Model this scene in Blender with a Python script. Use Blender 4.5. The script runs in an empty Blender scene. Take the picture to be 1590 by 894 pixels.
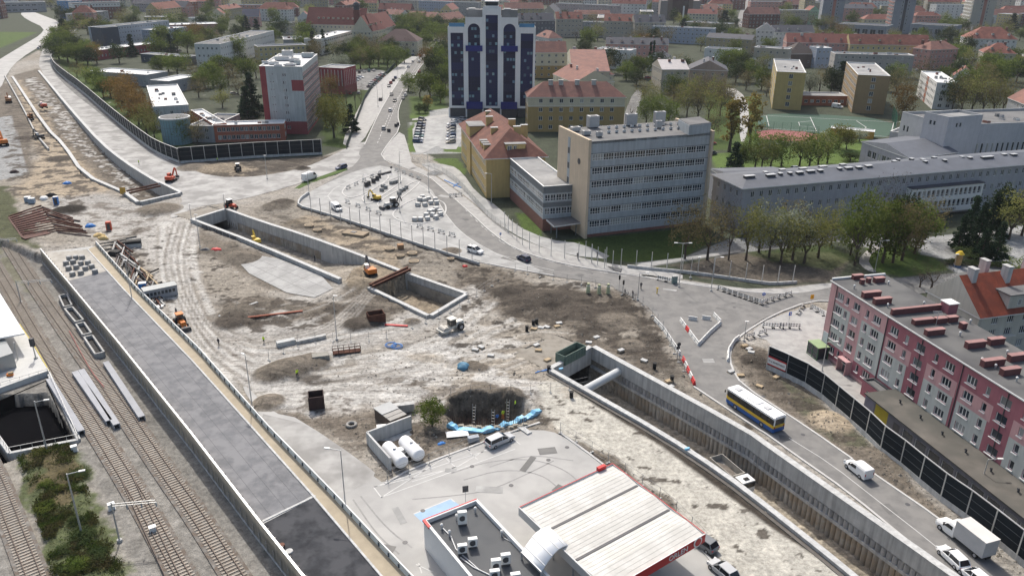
import bpy,bmesh,math,random
import numpy as np
from mathutils import Vector,Matrix
from mathutils.geometry import tessellate_polygon
random.seed(7)
RNG=np.random.default_rng(11)
SC=bpy.context.scene
COL=SC.collection
# ------------------------------------------------------------------ camera
FL,CX,CY,NX,NY,CH=1220.0,795.0,447.0,765.0,3350.0,68.0
_n=np.array([NX-CX,NY-CY,FL]);_n/=np.linalg.norm(_n)
_f=np.array([0,0,1.0]) -_n*_n[2];_f/=np.linalg.norm(_f)
_r=np.cross(_n,_f)
if _r[0] <0:_r=-_r
def G(px,py,z=0.0):
 d=np.array([px-CX,py-CY,FL]);p=d*((CH-z)/(d@_n))
 return Vector((float(p@_r),float(p@_f),z))
def PX(P):
 p=P[0]*_r+P[1]*_f+ (CH-P[2])*_n
 return CX+FL*p[0]/p[2],CY+FL*p[1]/p[2]
def HZ(base,py):
 a=base[0]*_r+base[1]*_f+CH*_n
 k=py-CY
 return float((FL*a[1]-k*a[2])/(FL*_n[1]-k*_n[2]))
cd=bpy.data.cameras.new('camera');cam=bpy.data.objects.new('camera',cd);COL.objects.link(cam)
cd.sensor_width=36.0;cd.lens=FL/1590*36;cd.clip_start=1;cd.clip_end=20000
cam.matrix_world=Matrix(((_r[0],-_r[1],-_r[2],0),(_f[0],-_f[1],-_f[2],0),(-_n[0],_n[1],_n[2],CH),(0,0,0,1)))
SC.camera=cam
# ------------------------------------------------------------------ light
SUN_AZ,SUN_EL=math.radians(-16),math.radians(50)
w=bpy.data.worlds.new('World');SC.world=w;w.use_nodes=True
nt=w.node_tree;bg=nt.nodes['Background']
sky=nt.nodes.new('ShaderNodeTexSky');sky.sky_type='NISHITA';sky.sun_disc=False
sky.sun_elevation=SUN_EL;sky.sun_rotation=SUN_AZ;sky.air_density=1.2;sky.dust_density=5.0;sky.ozone_density=1.0
nt.links.new(sky.outputs[0],bg.inputs[0]);bg.inputs[1].default_value=0.15
sl=bpy.data.lights.new('sun','SUN');sl.energy=3.3;sl.angle=math.radians(0.6);sl.color=(1.0,0.955,0.89)
so=bpy.data.objects.new('sun',sl);COL.objects.link(so)
sdir=Vector((math.sin(SUN_AZ)*math.cos(SUN_EL),math.cos(SUN_AZ)*math.cos(SUN_EL),math.sin(SUN_EL)))
so.rotation_euler=sdir.to_track_quat('Z','Y').to_euler();so.location=(0,0,200)
SC.view_settings.view_transform='Standard';SC.view_settings.look='None';SC.view_settings.exposure=0.2;SC.view_settings.gamma=1.0
SC.cycles.max_bounces=5;SC.cycles.diffuse_bounces=2;SC.cycles.glossy_bounces=2;SC.cycles.transparent_max_bounces=4
# ------------------------------------------------------------------ materials
MATS={};OFF={}
def M(name,col=None,rough=0.8,var=0.18,scale=1.0,streak=0.0,metal=0.0,bump=0.0,rand=0.0,spec=0.3,var2=None,tint=None):
 if name in MATS:return MATS[name]
 m=bpy.data.materials.new(name);m.use_nodes=True;MATS[name]=m
 t=m.node_tree;N=t.nodes;L=t.links;b=N['Principled BSDF']
 b.inputs['Roughness'].default_value=rough;b.inputs['Metallic'].default_value=metal
 b.inputs['Specular IOR Level'].default_value=spec
 tc=N.new('ShaderNodeTexCoord');geo=N.new('ShaderNodeNewGeometry')
 def noise(sc,det=4,vec=None,rr=0.6):
  n=N.new('ShaderNodeTexNoise');n.inputs['Scale'].default_value=sc;n.inputs['Detail'].default_value=det;n.inputs['Roughness'].default_value=rr
  L.new(vec or geo.outputs['Position'],n.inputs['Vector']);return n.outputs['Fac']
 def rng(fac,a,bb,lo=0.25,hi=0.75):
  r=N.new('ShaderNodeMapRange');r.inputs[1].default_value=lo;r.inputs[2].default_value=hi;r.inputs[3].default_value=a;r.inputs[4].default_value=bb
  L.new(fac,r.inputs[0]);return r.outputs[0]
 def mul(a,b2):
  k=N.new('ShaderNodeMath');k.operation='MULTIPLY';L.new(a,k.inputs[0]);L.new(b2,k.inputs[1]);return k.outputs[0]
 f=rng(noise(scale),1-var,1+var)
 f2=rng(noise(scale*0.13,3),1-var*0.7,1+var*0.7);f=mul(f,f2)
 if streak>0:
  mp=N.new('ShaderNodeMapping');mp.inputs['Scale'].default_value=(1,1,0.07);L.new(geo.outputs['Position'],mp.inputs[0])
  f=mul(f,rng(noise(1.6,5,mp.outputs[0]),1-streak,1.0,0.35,0.62))
 if rand>0:
  oi=N.new('ShaderNodeObjectInfo');f=mul(f,rng(oi.outputs['Random'],1-rand,1+rand,0,1))
 vm=N.new('ShaderNodeVectorMath');vm.operation='SCALE';vm.inputs[0].default_value=col;L.new(f,vm.inputs['Scale'])
 out=vm.outputs[0]
 if tint:
  mx=N.new('ShaderNodeMix');mx.data_type='RGBA';L.new(rng(noise(scale*0.4,3),0,1,0.42,0.6),mx.inputs[0]);L.new(out,mx.inputs[6]);mx.inputs[7].default_value=(*tint,1);out=mx.outputs[2]
 L.new(out,b.inputs['Base Color'])
 if bump>0:
  bn=N.new('ShaderNodeBump');bn.inputs['Strength'].default_value=0.6;bn.inputs['Distance'].default_value=bump
  L.new(noise(scale*4,5),bn.inputs['Height']);L.new(bn.outputs[0],b.inputs['Normal'])
 return m
def GLASS(name='glass',dark=(0.02,0.026,0.034),light=(0.30,0.31,0.30),p=0.72,rough=0.12,spec=0.5):
 if name in MATS:return MATS[name]
 m=bpy.data.materials.new(name);m.use_nodes=True;MATS[name]=m
 t=m.node_tree;N=t.nodes;L=t.links;b=N['Principled BSDF']
 oi=N.new('ShaderNodeObjectInfo');cr=N.new('ShaderNodeValToRGB');cr.color_ramp.interpolation='CONSTANT'
 e=cr.color_ramp.elements;e[0].color=(*dark,1);e[1].position=p;e[1].color=(*[dark[i]*.5+light[i]*.5 for i in range(3)],1)
 e2=e.new(min(.98,p+(1-p)*.6));e2.color=(*light,1);e3=e.new(p*.5);e3.color=(*[c*1.8 for c in dark],1)
 L.new(oi.outputs['Random'],cr.inputs[0]);L.new(cr.outputs[0],b.inputs['Base Color'])
 b.inputs['Roughness'].default_value=rough;b.inputs['Specular IOR Level'].default_value=spec
 return m
 # ------------------------------------------------------------------ mesh builder
class MB:
 def __init__(s):s.v=[];s.f=[];s.mi=[];s.ms=[];s.sm=[];s.cur=0;s.smooth=False
 def m(s,mat):
  if mat not in s.ms:s.ms.append(mat)
  s.cur=s.ms.index(mat);return s
 def face(s,pts):
  i=len(s.v);s.v+= [tuple(p) for p in pts];s.f.append(tuple(range(i,i+len(pts))));s.mi.append(s.cur);s.sm.append(s.smooth)
 def add(s,vs,fs,smooth=None):
  i=len(s.v);s.v+= [tuple(p) for p in vs]
  for f in fs:s.f.append(tuple(i+k for k in f));s.mi.append(s.cur);s.sm.append(s.smooth if smooth is None else smooth)
 def box(s,c,d,rz=0.0,taper=1.0):
  x,y,z=d[0]/2,d[1]/2,d[2]/2;cr,sr=math.cos(rz),math.sin(rz);vs=[]
  for zz,k in((-z,1.0),(z,taper)):
   for a,b in((-x,-y),(x,-y),(x,y),(-x,y)):
    a*=k;b*=k;vs.append((c[0]+a*cr-b*sr,c[1]+a*sr+b*cr,c[2]+zz))
  s.add(vs,[(3,2,1,0),(4,5,6,7),(0,1,5,4),(1,2,6,5),(2,3,7,6),(3,0,4,7)],False)
 def prism(s,poly,z0,z1,top=True,bottom=True):
  P=[(p[0],p[1]) for p in poly];n=len(P)
  if sum(P[i][0]*P[(i+1) %n][1]-P[(i+1) %n][0]*P[i][1] for i in range(n)) <0:P.reverse()
  a0=z0 if callable(z0) else(lambda x,y:z0);a1=z1 if callable(z1) else(lambda x,y:z1)
  vs=[(x,y,a0(x,y)) for x,y in P]+[(x,y,a1(x,y)) for x,y in P]
  fs=[(i,(i+1) %n,n+(i+1) %n,n+i) for i in range(n)]
  if n<=4:
   if top:fs.append(tuple(range(n,2*n)))
   if bottom:fs.append(tuple(range(n-1,-1,-1)))
  else:
   tr=tessellate_polygon([[Vector((x,y,0)) for x,y in P]])
   for t in tr:
    a,b,c=t
    ar=(P[b][0]-P[a][0])*(P[c][1]-P[a][1])-(P[c][0]-P[a][0])*(P[b][1]-P[a][1])
    if ar<0:a,c=c,a
    if top:fs.append((a+n,b+n,c+n))
    if bottom:fs.append((c,b,a))
  s.add(vs,fs,False)
 def beam(s,p0,p1,w,h,up=(0,0,1)):
  p0,p1=Vector(p0),Vector(p1);d=(p1-p0).normalized();u=Vector(up)
  if abs(d.dot(u)) >.98:u=Vector((0,1,0))
  r=d.cross(u).normalized();u=r.cross(d);vs=[]
  for p in(p0,p1):
   for a,b in((-1,-1),(1,-1),(1,1),(-1,1)):vs.append(p+r*a*w/2+u*b*h/2)
  s.add(vs,[(3,2,1,0),(4,5,6,7),(0,1,5,4),(1,2,6,5),(2,3,7,6),(3,0,4,7)],False)
 def tube(s,p0,p1,r0,r1=None,n=8,cap=True,smooth=True):
  r1=r0 if r1 is None else r1
  p0,p1=Vector(p0),Vector(p1);d=(p1-p0).normalized();u=Vector((0,0,1)) if abs(d.z) <.95 else Vector((1,0,0))
  a=d.cross(u).normalized();b=a.cross(d);vs=[]
  for p,r in((p0,r0),(p1,r1)):
   for i in range(n):
    t=2*math.pi*i/n;vs.append(p+a*math.cos(t)*r+b*math.sin(t)*r)
  s.add(vs,[(i,n+i,n+(i+1) %n,(i+1) %n) for i in range(n)],smooth)
  if cap:s.add(vs,[tuple(range(n)),tuple(range(2*n-1,n-1,-1))],False)
 def path(s,pts,r,n=6):
  for a,b in zip(pts[:-1],pts[1:]):s.tube(a,b,r,r,n)
 def ball(s,c,r,n=8,m=5,sz=1.0,top=False):
  vs=[];
  for j in range(m+1):
   th=math.pi*j/m*(0.5 if top else 1)
   for i in range(n):vs.append((c[0]+r*math.sin(th)*math.cos(2*math.pi*i/n),c[1]+r*math.sin(th)*math.sin(2*math.pi*i/n),c[2]+r*sz*math.cos(th)))
  s.add(vs,[(j*n+i,(j+1)*n+i,(j+1)*n+(i+1) %n,j*n+(i+1) %n) for j in range(m) for i in range(n)],True)
 def lump(s,c,rx,ry,rz,seed=0,n=12,m=6,rough=.35):
  rg=random.Random(seed);vs=[];ph=[rg.random()*6 for _ in range(6)]
  for j in range(m+1):
   th=math.pi/2*j/m
   for i in range(n):
    a=2*math.pi*i/n;k=1+rough*(.5*math.sin(2*a+ph[0])+.3*math.sin(3*a+ph[1])+.3*math.sin(5*a+ph[2]+th*3)+rg.uniform(-.3,.3))
    vs.append((c[0]+rx*k*math.sin(th)*math.cos(a),c[1]+ry*k*math.sin(th)*math.sin(a),c[2]+rz*math.cos(th)*(1+rg.uniform(-.15,.15)*(j>0))-(.1 if j==m else 0)))
  s.add(vs,[(j*n+i,(j+1)*n+i,(j+1)*n+(i+1) %n,j*n+(i+1) %n) for j in range(m) for i in range(n)],True)
 def mesh(s,name,off=(0,0,0)):
  me=bpy.data.meshes.new(name)
  v=np.array(s.v,dtype=np.float64).reshape(-1,3)-np.array(off)
  me.from_pydata(v.tolist(),[],s.f)
  for m in s.ms:me.materials.append(m)
  if s.f:
   me.polygons.foreach_set('material_index',s.mi);me.polygons.foreach_set('use_smooth',s.sm)
  me.update();return me
 def part(s,name,root):
  if not s.f:return None
  off=OFF.get(root.name);o=bpy.data.objects.new(name,s.mesh(name,off if off is not None else(0,0,0)));COL.objects.link(o);o.parent=root
  if off is not None:OFF[o.name]=off
  return o
 def obj(s,name,loc=(0,0,0),label=None,cat=None,group=None,kind=None,rz=0.0,local=False):
  o=bpy.data.objects.new(name,s.mesh(name,(0,0,0) if local else loc));COL.objects.link(o);o.location=loc;o.rotation_euler.z=rz
  tag(o,label,cat,group,kind);return o
def tag(o,label=None,cat=None,group=None,kind=None):
 if label:o['label']=label
 if cat:o['category']=cat
 if group:o['group']=group
 if kind:o['kind']=kind
 return o
def root(name,loc,label=None,cat=None,group=None,rz=0.0,world=False):
 o=bpy.data.objects.new(name,None);COL.objects.link(o);o.location=loc;o.rotation_euler.z=rz;o.empty_display_size=.5
 if world:OFF[o.name]=Vector(loc)
 return tag(o,label,cat,group)
KIDS={}
def kids(o):
 if o.name not in KIDS:KIDS[o.name]=[c for c in o.children]
 return KIDS[o.name]
def dup(o,loc=None,rz=None,parent=None,label=None,group=None,scale=None):
 c=o.copy();COL.objects.link(c)
 if loc is not None:c.location=loc
 if rz is not None:c.rotation_euler.z=rz
 if parent is not None:c.parent=parent
 if label:c['label']=label
 if group:c['group']=group
 if scale is not None:c.scale=(scale,)*3 if not hasattr(scale,'__len__') else scale
 for ch in kids(o):dup(ch,parent=c)
 return c
WORDS=['first','second','third','fourth','fifth','sixth','seventh','eighth','ninth','tenth','eleventh','twelfth','thirteenth','fourteenth','fifteenth','sixteenth','seventeenth','eighteenth','nineteenth','twentieth']
def ordw(i):
 if i<20:return WORDS[i]
 t=['twenty','thirty','forty','fifty','sixty','seventy','eighty','ninety'][(i+1)//10-2] if i+1<100 else None
 if t is None:return(['','hundred-and-','two-hundred-and-','three-hundred-and-'][(i+1)//100]+ordw((i+1) %100-1)) if(i+1) %100 else 'hundredth'
 r=(i+1) %10
 return{'twenty':'twentieth','thirty':'thirtieth','forty':'fortieth','fifty':'fiftieth','sixty':'sixtieth','seventy':'seventieth','eighty':'eightieth','ninety':'ninetieth'}[t] if r==0 else t+'-'+WORDS[r-1]
ORD={}
def ordinal(o,look,anchor,group=None):
 "o gets the label: <look>, nth from the left <anchor>"
 ORD.setdefault(anchor,[]).append((o,look))
 if group:o['group']=group
def finish_ordinals():
 for anchor,L in ORD.items():
  L.sort(key=lambda t:PX(t[0].location)[0])
  for i,(o,look) in enumerate(L):
   o['label']=f'{look}, {ordw(i)} from the left {anchor}' if len(L) >1 else f'{look} {anchor}'
def sheet(name,pts,z,mat,kind='structure',thick=0.0,label=None,cat=None):
 mb=MB().m(mat);P=[G(*p) if len(p) ==2 else Vector(p) for p in pts]
 mb.prism(P,z-thick if thick else z-.002,z,True,False)
 o=mb.obj(name,(0,0,0),kind=kind);return o
def smooth_poly(pts,it=2,closed=True):
 P=[Vector((p[0],p[1])) for p in pts]
 for _ in range(it):
  Q=[];n=len(P)
  rngi=range(n) if closed else range(n-1)
  if not closed:Q.append(P[0])
  for i in rngi:
   a,b=P[i],P[(i+1) %n];Q+= [a*.75+b*.25,a*.25+b*.75]
  if not closed:Q.append(P[-1])
  P=Q
 return P
 # ------------------------------------------------------------------ ground
def vnoise(x,y,seed=0):
 xi=np.floor(x).astype(np.int64);yi=np.floor(y).astype(np.int64);fx=x-xi;fy=y-yi
 fx=fx*fx*(3-2*fx);fy=fy*fy*(3-2*fy)
 def h(a,b):
  k=(a*374761393+b*668265263+seed*1442695041) &0xffffffff
  k=((k^ (k>>13))*1274126177) &0xffffffff
  return((k^ (k>>16)) &0xffff)/65535.0
 return(h(xi,yi)*(1-fx)+h(xi+1,yi)*fx)*(1-fy)+(h(xi,yi+1)*(1-fx)+h(xi+1,yi+1)*fx)*fy
def fbm(x,y,o=4,seed=0,g=.5):
 s=0;a=1;t=0
 for i in range(o):
  s=s+a*vnoise(x*2**i,y*2**i,seed+i*17);t+=a;a*=g
 return s/t
U0,U1,Y0,Y1=-1.12,1.12,48.0,760.0
NU,NV=800,860
uu=np.linspace(U0,U1,NU);yy=Y0*(Y1/Y0)**(np.linspace(0,1,NV))
YG,UG=np.meshgrid(yy,uu,indexing='ij');XG=UG*YG
X=XG.ravel();Y=YG.ravel();NVX=X.size
HGT=np.zeros(NVX)
n1=fbm(X*.05,Y*.05,4,1);n2=fbm(X*.25,Y*.25,4,2);n3=fbm(X*1.1,Y*1.1,3,3)
def W(pts,z=0.0):return[(p[0],p[1]) for p in(G(a,b,z) for a,b in pts)]
def sd(poly):
 "signed distance, positive inside; only evaluated near the bounding box"
 P=np.array(poly);pad=12
 idx=np.where((X>P[:,0].min()-pad) & (X<P[:,0].max()+pad) & (Y>P[:,1].min()-pad) & (Y<P[:,1].max()+pad))[0]
 x=X[idx];y=Y[idx];d=np.full(idx.size,1e9);ins=np.zeros(idx.size,bool)
 for i in range(len(P)):
  a=P[i];b=P[(i+1) %len(P)];e=b-a;L2=e@e+1e-9
  t=np.clip(((x-a[0])*e[0]+(y-a[1])*e[1])/L2,0,1)
  d=np.minimum(d,np.hypot(x-a[0]-t*e[0],y-a[1]-t*e[1]))
  c=((a[1] >y) != (b[1] >y));xs=e[0]*(y-a[1])/(e[1] if abs(e[1]) >1e-9 else 1e-9)+a[0];ins^= (c& (x<xs))
 return idx,np.where(ins,d,-d)
def sdl(line):
 P=np.array(line);pad=9
 idx=np.where((X>P[:,0].min()-pad) & (X<P[:,0].max()+pad) & (Y>P[:,1].min()-pad) & (Y<P[:,1].max()+pad))[0]
 x=X[idx];y=Y[idx];d=np.full(idx.size,1e9)
 for i in range(len(P)-1):
  a=P[i];b=P[i+1];e=b-a;L2=e@e+1e-9
  t=np.clip(((x-a[0])*e[0]+(y-a[1])*e[1])/L2,0,1);d=np.minimum(d,np.hypot(x-a[0]-t*e[0],y-a[1]-t*e[1]))
 return idx,d
C=np.zeros((NVX,3));ROUGH=np.zeros(NVX)
far=np.array((.05,.058,.038));C[:]=far
C*= (0.75+.5*n2)[:,None]
SOIL,DIRT,DARK,DUST,PALE,CONC,GRAV,GRASS,OCHRE=[np.array(c) for c in((.235,.212,.178),(.135,.117,.095),(.052,.044,.036),(.335,.322,.298),(.43,.42,.395),(.31,.315,.31),(.40,.385,.34),(.055,.085,.02),(.30,.25,.185))]
def paint(pts,col,soft=1.0,rough=None,amt=1.0,nz=0.0,z=0.0):
 idx,d=sd(W(pts,z));wob=(n2[idx]-.5)*nz*6+(n3[idx]-.5)*nz*2
 k=np.clip((d+wob)/soft+.5,0,1);k=(k*k*(3-2*k)*amt)
 C[idx]=C[idx]*(1-k[:,None])+np.array(col)*k[:,None]
 if rough is not None:ROUGH[idx]=ROUGH[idx]*(1-k)+rough*k
def streak(pts,col,w=.8,amt=.7,off=(0,),nz=.5,z=0.0):
 L=[Vector(p) for p in W([tuple(p) for p in smooth_poly(pts,2,False)],z)]
 for o in off:
  Q=[]
  for i,p in enumerate(L):
   a=L[max(0,i-1)];b=L[min(len(L)-1,i+1)];t=(b-a).normalized();Q.append((p.x-t.y*o,p.y+t.x*o))
  idx,d=sdl(Q);k=np.clip(1-d/w,0,1);k=k*amt*np.clip(.35+nz*(n2[idx]*1.3)+(1-nz),0,1)
  C[idx]=C[idx]*(1-k[:,None])+np.array(col)*k[:,None]
  # whole building site
SITE=[(-60,160),(0,140),(20,100),(60,78),(80,90),(130,143),(215,216),(282,255),(500,243),(560,222),(605,215),(640,225),(700,262),(745,320),(800,372),(860,393),(980,420),(1100,440),(1160,450),(1300,438),(1300,520),(1290,560),(1400,640),(1650,820),(1700,1000),(-100,1000),(-100,300)]
paint(SITE,SOIL,1.5,.5)
base_mix=np.clip((n1-.5)*3.2+.5,0,1)
idx,d=sd(W(SITE));k=(d>0);ii=idx[k]
C[ii]=C[ii]*(1-.55*base_mix[ii])[:,None]+DUST*(.55*base_mix[ii])[:,None]
# green and paved surroundings
paint([(80,85),(130,139),(215,212),(285,248),(300,225),(240,190),(160,110),(100,70)],GRASS*.9,2,nz=.5)
paint([(-200,95),(0,75),(60,50),(30,38),(-200,45)],GRASS*1.1,4)
paint([(499,212),(540,205),(600,120),(640,85),(600,70),(500,130),(500,170)],GRASS*.7,3,nz=.5)
paint([(534,112),(600,113),(571,140),(528,137)],CONC*.8,2)
paint([(545,232),(500,226),(505,210),(550,205),(600,150),(586,172)],GRASS*.75,2)
paint([(635,150),(690,150),(700,190),(640,190)],GRASS*.9,2)
paint([(668,172),(715,165),(719,238),(640,240),(635,190),(662,190)],CONC*.85,1)
paint([(638,176),(665,176),(664,184),(636,184)],GRASS*1.3,.8)
paint([(634,200),(642,190),(648,236),(632,236)],GRASS*1.3,.6);paint([(688,227),(718,228),(718,237),(690,236)],GRASS*1.4,.6)
paint([(672,247),(710,246),(727,268),(716,275),(695,262)],GRASS*1.2,1,nz=.3)
paint([(800,330),(840,335),(842,372),(815,366)],GRASS*1.1,.8)
paint([(860,375),(1095,352),(1110,372),(1060,400),(990,408),(905,398)],GRASS*.8,1,nz=.2)
paint([(1040,412),(1150,392),(1290,390),(1320,405),(1290,440),(1200,440),(1090,430)],DIRT*.8,1.5,.3,nz=.5)
paint([(1150,392),(1290,380),(1330,400),(1290,420),(1200,405)],GRASS*.9,2,amt=.6,nz=.6)
paint([(1345,385),(1420,380),(1478,418),(1400,430),(1350,418)],GRASS*1.1,1,nz=.2)
paint([(1100,240),(1350,215),(1345,255),(1120,275)],GRASS*1.5,2)
paint([(1395,180),(1440,175),(1460,195),(1400,198)],GRASS*1.3,2)
paint([(1100,150),(1180,150),(1180,230),(1090,235)],GRASS*.9,4,nz=.5)
paint([(1410,372),(1590,350),(1700,350),(1700,420),(1500,432),(1470,415),(1480,405),(1430,395)],CONC*.9,.8)
paint([(1290,440),(1480,424),(1700,400),(1700,470),(1420,450),(1300,470)],np.array((.16,.16,.155)),.8)
paint([(985,408),(1060,400),(1130,372),(1400,345),(1400,380),(1350,385),(1300,375),(1130,395),(1010,414)],CONC*.7,.6)
# soils of the site
paint([(22,122),(60,112),(108,172),(156,226),(230,280),(280,303),(217,320),(190,297),(133,272),(75,200)],DIRT,1.0,.6,nz=.4,z=-2)
paint([(30,125),(100,215),(180,290),(80,330),(20,300),(60,240),(20,160)],OCHRE,5,.6,nz=.9)
paint([(-20,130),(20,130),(50,200),(50,270),(0,280)],DIRT,3,.5,nz=.6)
paint([(-60,190),(18,180),(45,272),(-60,290)],CONC*.8,.5,0)
paint([(-60,290),(10,290),(60,385),(30,380),(-60,340)],(.07,.075,.04),2,.4,nz=.7)
paint([(290,252),(500,243),(560,236),(470,262),(330,285)],DIRT*.85,1.2,.9,nz=.5)
paint([(300,262),(420,258),(380,272),(330,276)],OCHRE*.8,3,1,nz=.8)
paint([(60,310),(150,300),(260,330),(240,365),(100,350)],DUST*.9,5,nz=.8)
paint([(300,352),(400,392),(520,437),(475,465),(400,440),(340,400),(300,375)],DIRT,3,.9,nz=.6)
paint([(410,320),(470,322),(560,348),(700,396),(760,415),(790,430),(740,470),(640,425),(560,398),(470,365),(400,342),(390,325)],SOIL*.9,2,.9,nz=.6)
paint([(475,335),(560,360),(640,395),(600,402),(520,375),(440,345)],OCHRE*.9,3,.6,nz=.9)
paint([(420,330),(480,345),(540,372),(460,358)],DARK,3,.8,.7,nz=.9)
paint([(700,405),(790,420),(830,445),(760,470),(720,470)],DIRT,3,1,nz=.8)
paint([(330,470),(400,455),(470,470),(540,470),(500,515),(400,520),(345,505)],DIRT,3,1,nz=.8)
paint([(340,478),(400,470),(430,500),(360,505)],DARK,3,1,nz=.9,amt=.8)
paint([(530,440),(590,430),(650,470),(600,500),(540,505)],DIRT,3,1,nz=.7)
paint([(530,405),(600,395),(640,425),(575,452),(530,440)],OCHRE*.75,2.5,.7,nz=.5)
paint([(770,440),(860,440),(985,455),(1030,510),(1050,570),(900,560),(830,520),(760,480)],DIRT,4,1,nz=1)
paint([(790,450),(900,465),(980,490),(960,520),(880,500),(800,475)],DARK*1.1,3,1,.8,nz=1)
paint([(740,490),(900,510),(850,560),(760,580),(700,540)],SOIL*1.05,4,.5,nz=.8)
paint([(930,545),(1060,560),(1110,620),(1400,850),(1330,850),(1100,680)],SOIL*.8,2,.5,nz=.6)
paint([(940,520),(1030,520),(1070,590),(1000,590)],DARK*1.3,3,.8,.7,nz=1)
paint([(560,590),(850,580),(840,650),(790,640),(690,625),(560,640)],DUST,5,.5,nz=.9)
paint([(680,560),(850,540),(860,590),(700,600)],SOIL*1.2,5,.6,nz=.8)
paint([(440,600),(700,560),(690,590),(560,640),(440,640)],DUST*.95,5,.4,nz=.9)
paint([(480,600),(560,590),(600,640),(560,680),(450,655)],DIRT*1.3,4,.5,nz=.9)
paint([(400,575),(440,545),(500,548),(500,575),(420,590)],DIRT*.9,2,.6,nz=.5)
paint([(560,640),(700,615),(800,620),(850,645),(830,668),(700,690),(600,745),(570,700)],DIRT*1.1,2,.7,nz=.7)
paint([(1140,530),(1200,545),(1260,610),(1340,680),(1480,810),(1440,800),(1260,668),(1160,600),(1135,560)],DIRT*1.1,1.2,.8,nz=.3)
paint([(1150,545),(1200,575),(1240,630),(1200,610)],DARK,2,1,.7,nz=.8)
paint([(1215,590),(1300,645),(1400,730),(1360,725),(1250,650)],np.array((.075,.08,.05)),1.5,.6,.75,nz=.6)
# dusty haul roads
for L,wd,a in(([(60,110),(150,220),(240,290),(300,320)],0,0),):
 pass
paint([(250,330),(290,340),(300,400),(290,470),(320,530),(440,545),(400,600),(330,590),(280,520),(235,440),(230,380)],DUST,5,.15,nz=.5)
paint([(640,480),(740,440),(760,455),(680,500),(560,545),(440,580),(395,600),(420,560),(500,530),(600,510)],DUST,3,.1,nz=.4)
paint([(420,500),(470,495),(560,505),(640,490),(560,530),(440,535),(340,520)],DUST*.85,3,.2,nz=.6)
paint([(120,320),(200,350),(260,380),(250,400),(180,380),(100,350)],DUST,4,.2,nz=.7)
paint([(395,590),(560,600),(640,600),(560,640),(440,640),(400,620)],DUST*1.05,5,.2,nz=.8)
for pts in([(395,600),(500,585),(640,560),(800,530)],[(420,610),(560,600),(700,590),(850,600)],[(430,625),(540,615),(640,620)],[(640,580),(690,560),(740,520),(800,500)],[(560,560),(640,545),(700,520),(760,470)]):
 streak(pts,PALE,1.3,.8,(-1.1,1.1),.9)
 streak(pts,DARK*1.5,.5,.5,(-2.3,2.3),.9)
for pts in([(285,345),(270,400),(290,470),(330,540),(380,600)],[(300,350),(290,410),(320,490),(350,530),(430,545),(520,520),(620,500)],[(262,350),(262,420),(290,500)]):
 streak(pts,PALE,1.4,.7,(-1.4,1.0),.8);streak(pts,DIRT*1.2,.5,.55,(-2.6,-.3,2.1),.9)
for q in range(7):
 streak([(345+q*3,520-q*9),(380,530-q*8),(450,528-q*9),(520,500-q*8),(560,470-q*7)],DARK if q%2 else PALE,.55,.45,(0,),.9)
for q in range(9):
 streak([(820+q*12,560-q*5),(760+q*9,585-q*9),(700+q*6,600-q*8)],DIRT if q%2 else PALE,.5,.5,(0,),.9)
for q in range(12):
 y0=560+q*9;streak([(480+q*8,y0),(600,y0-8+q),(720,y0-20),(820,y0-26)],DIRT if q%2 else DUST*1.1,.45,.45,(0,),1)
for q in range(8):
 streak([(70+q*11,150+q*3),(110+q*12,200+q*4),(160+q*12,250+q*3)],DARK*1.6 if q%2 else DUST,.8,.5,(0,),.9,z=-2)
paint([(1200,575),(1250,575),(1340,630),(1400,680),(1460,725),(1400,715),(1320,645),(1255,600)],(.33,.29,.22),1,.1)
for q in range(26):
 cx,cy=[(820,470),(760,520),(900,500),(640,560),(500,600),(430,480),(360,490),(980,520),(560,490),(620,640),(450,640),(700,600)][q%12];cx+= ((q*37) %70)-35;cy+= ((q*23) %30)-15
 paint([(cx-22,cy-3),(cx,cy-8),(cx+24,cy-2),(cx+10,cy+6),(cx-14,cy+5)],[DARK*1.2,DUST*1.1,DIRT,SOIL*1.25][q%4],1.2,.6,.75,nz=.6)
 # gravel lane beside the long cutting
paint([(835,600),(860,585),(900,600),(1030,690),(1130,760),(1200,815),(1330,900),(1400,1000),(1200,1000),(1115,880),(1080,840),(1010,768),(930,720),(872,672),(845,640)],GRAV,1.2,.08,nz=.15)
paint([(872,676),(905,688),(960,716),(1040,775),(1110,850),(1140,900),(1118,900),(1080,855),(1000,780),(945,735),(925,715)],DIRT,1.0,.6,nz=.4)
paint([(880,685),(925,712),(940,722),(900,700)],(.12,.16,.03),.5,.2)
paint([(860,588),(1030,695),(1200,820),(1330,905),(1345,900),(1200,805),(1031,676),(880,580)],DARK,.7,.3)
def splotch(pts,col,thr,sc=.35,seed=0,amt=.9,soft=.03,z=0.0,edge=3.0):
 idx,d=sd(W(pts,z));f=fbm(X[idx]*sc,Y[idx]*sc*1.3,6,200+seed,.6)+np.clip(d/edge-1,-1,0)*.25;k=np.clip((f-thr)/soft,0,1)*amt;C[idx]=C[idx]*(1-k[:,None])+np.array(col)*k[:,None]
splotch([(760,435),(860,438),(985,458),(1040,520),(1050,580),(960,560),(880,520),(770,490)],DARK*1.15,.43,.3,1)
splotch([(790,448),(880,452),(950,478),(930,500),(850,490),(790,470)],DARK*.9,.36,.3,2)
splotch([(330,455),(470,460),(560,470),(500,520),(380,525),(330,500)],DARK*1.2,.5,.4,3)
splotch([(300,255),(500,243),(560,236),(470,262),(330,285)],DARK*1.2,.44,.3,4)
splotch([(400,318),(560,345),(700,400),(640,425),(480,370),(400,340)],DARK*1.4,.53,.3,5)
splotch([(700,400),(800,425),(800,450),(730,470)],DARK*1.3,.5,.4,6)
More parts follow.
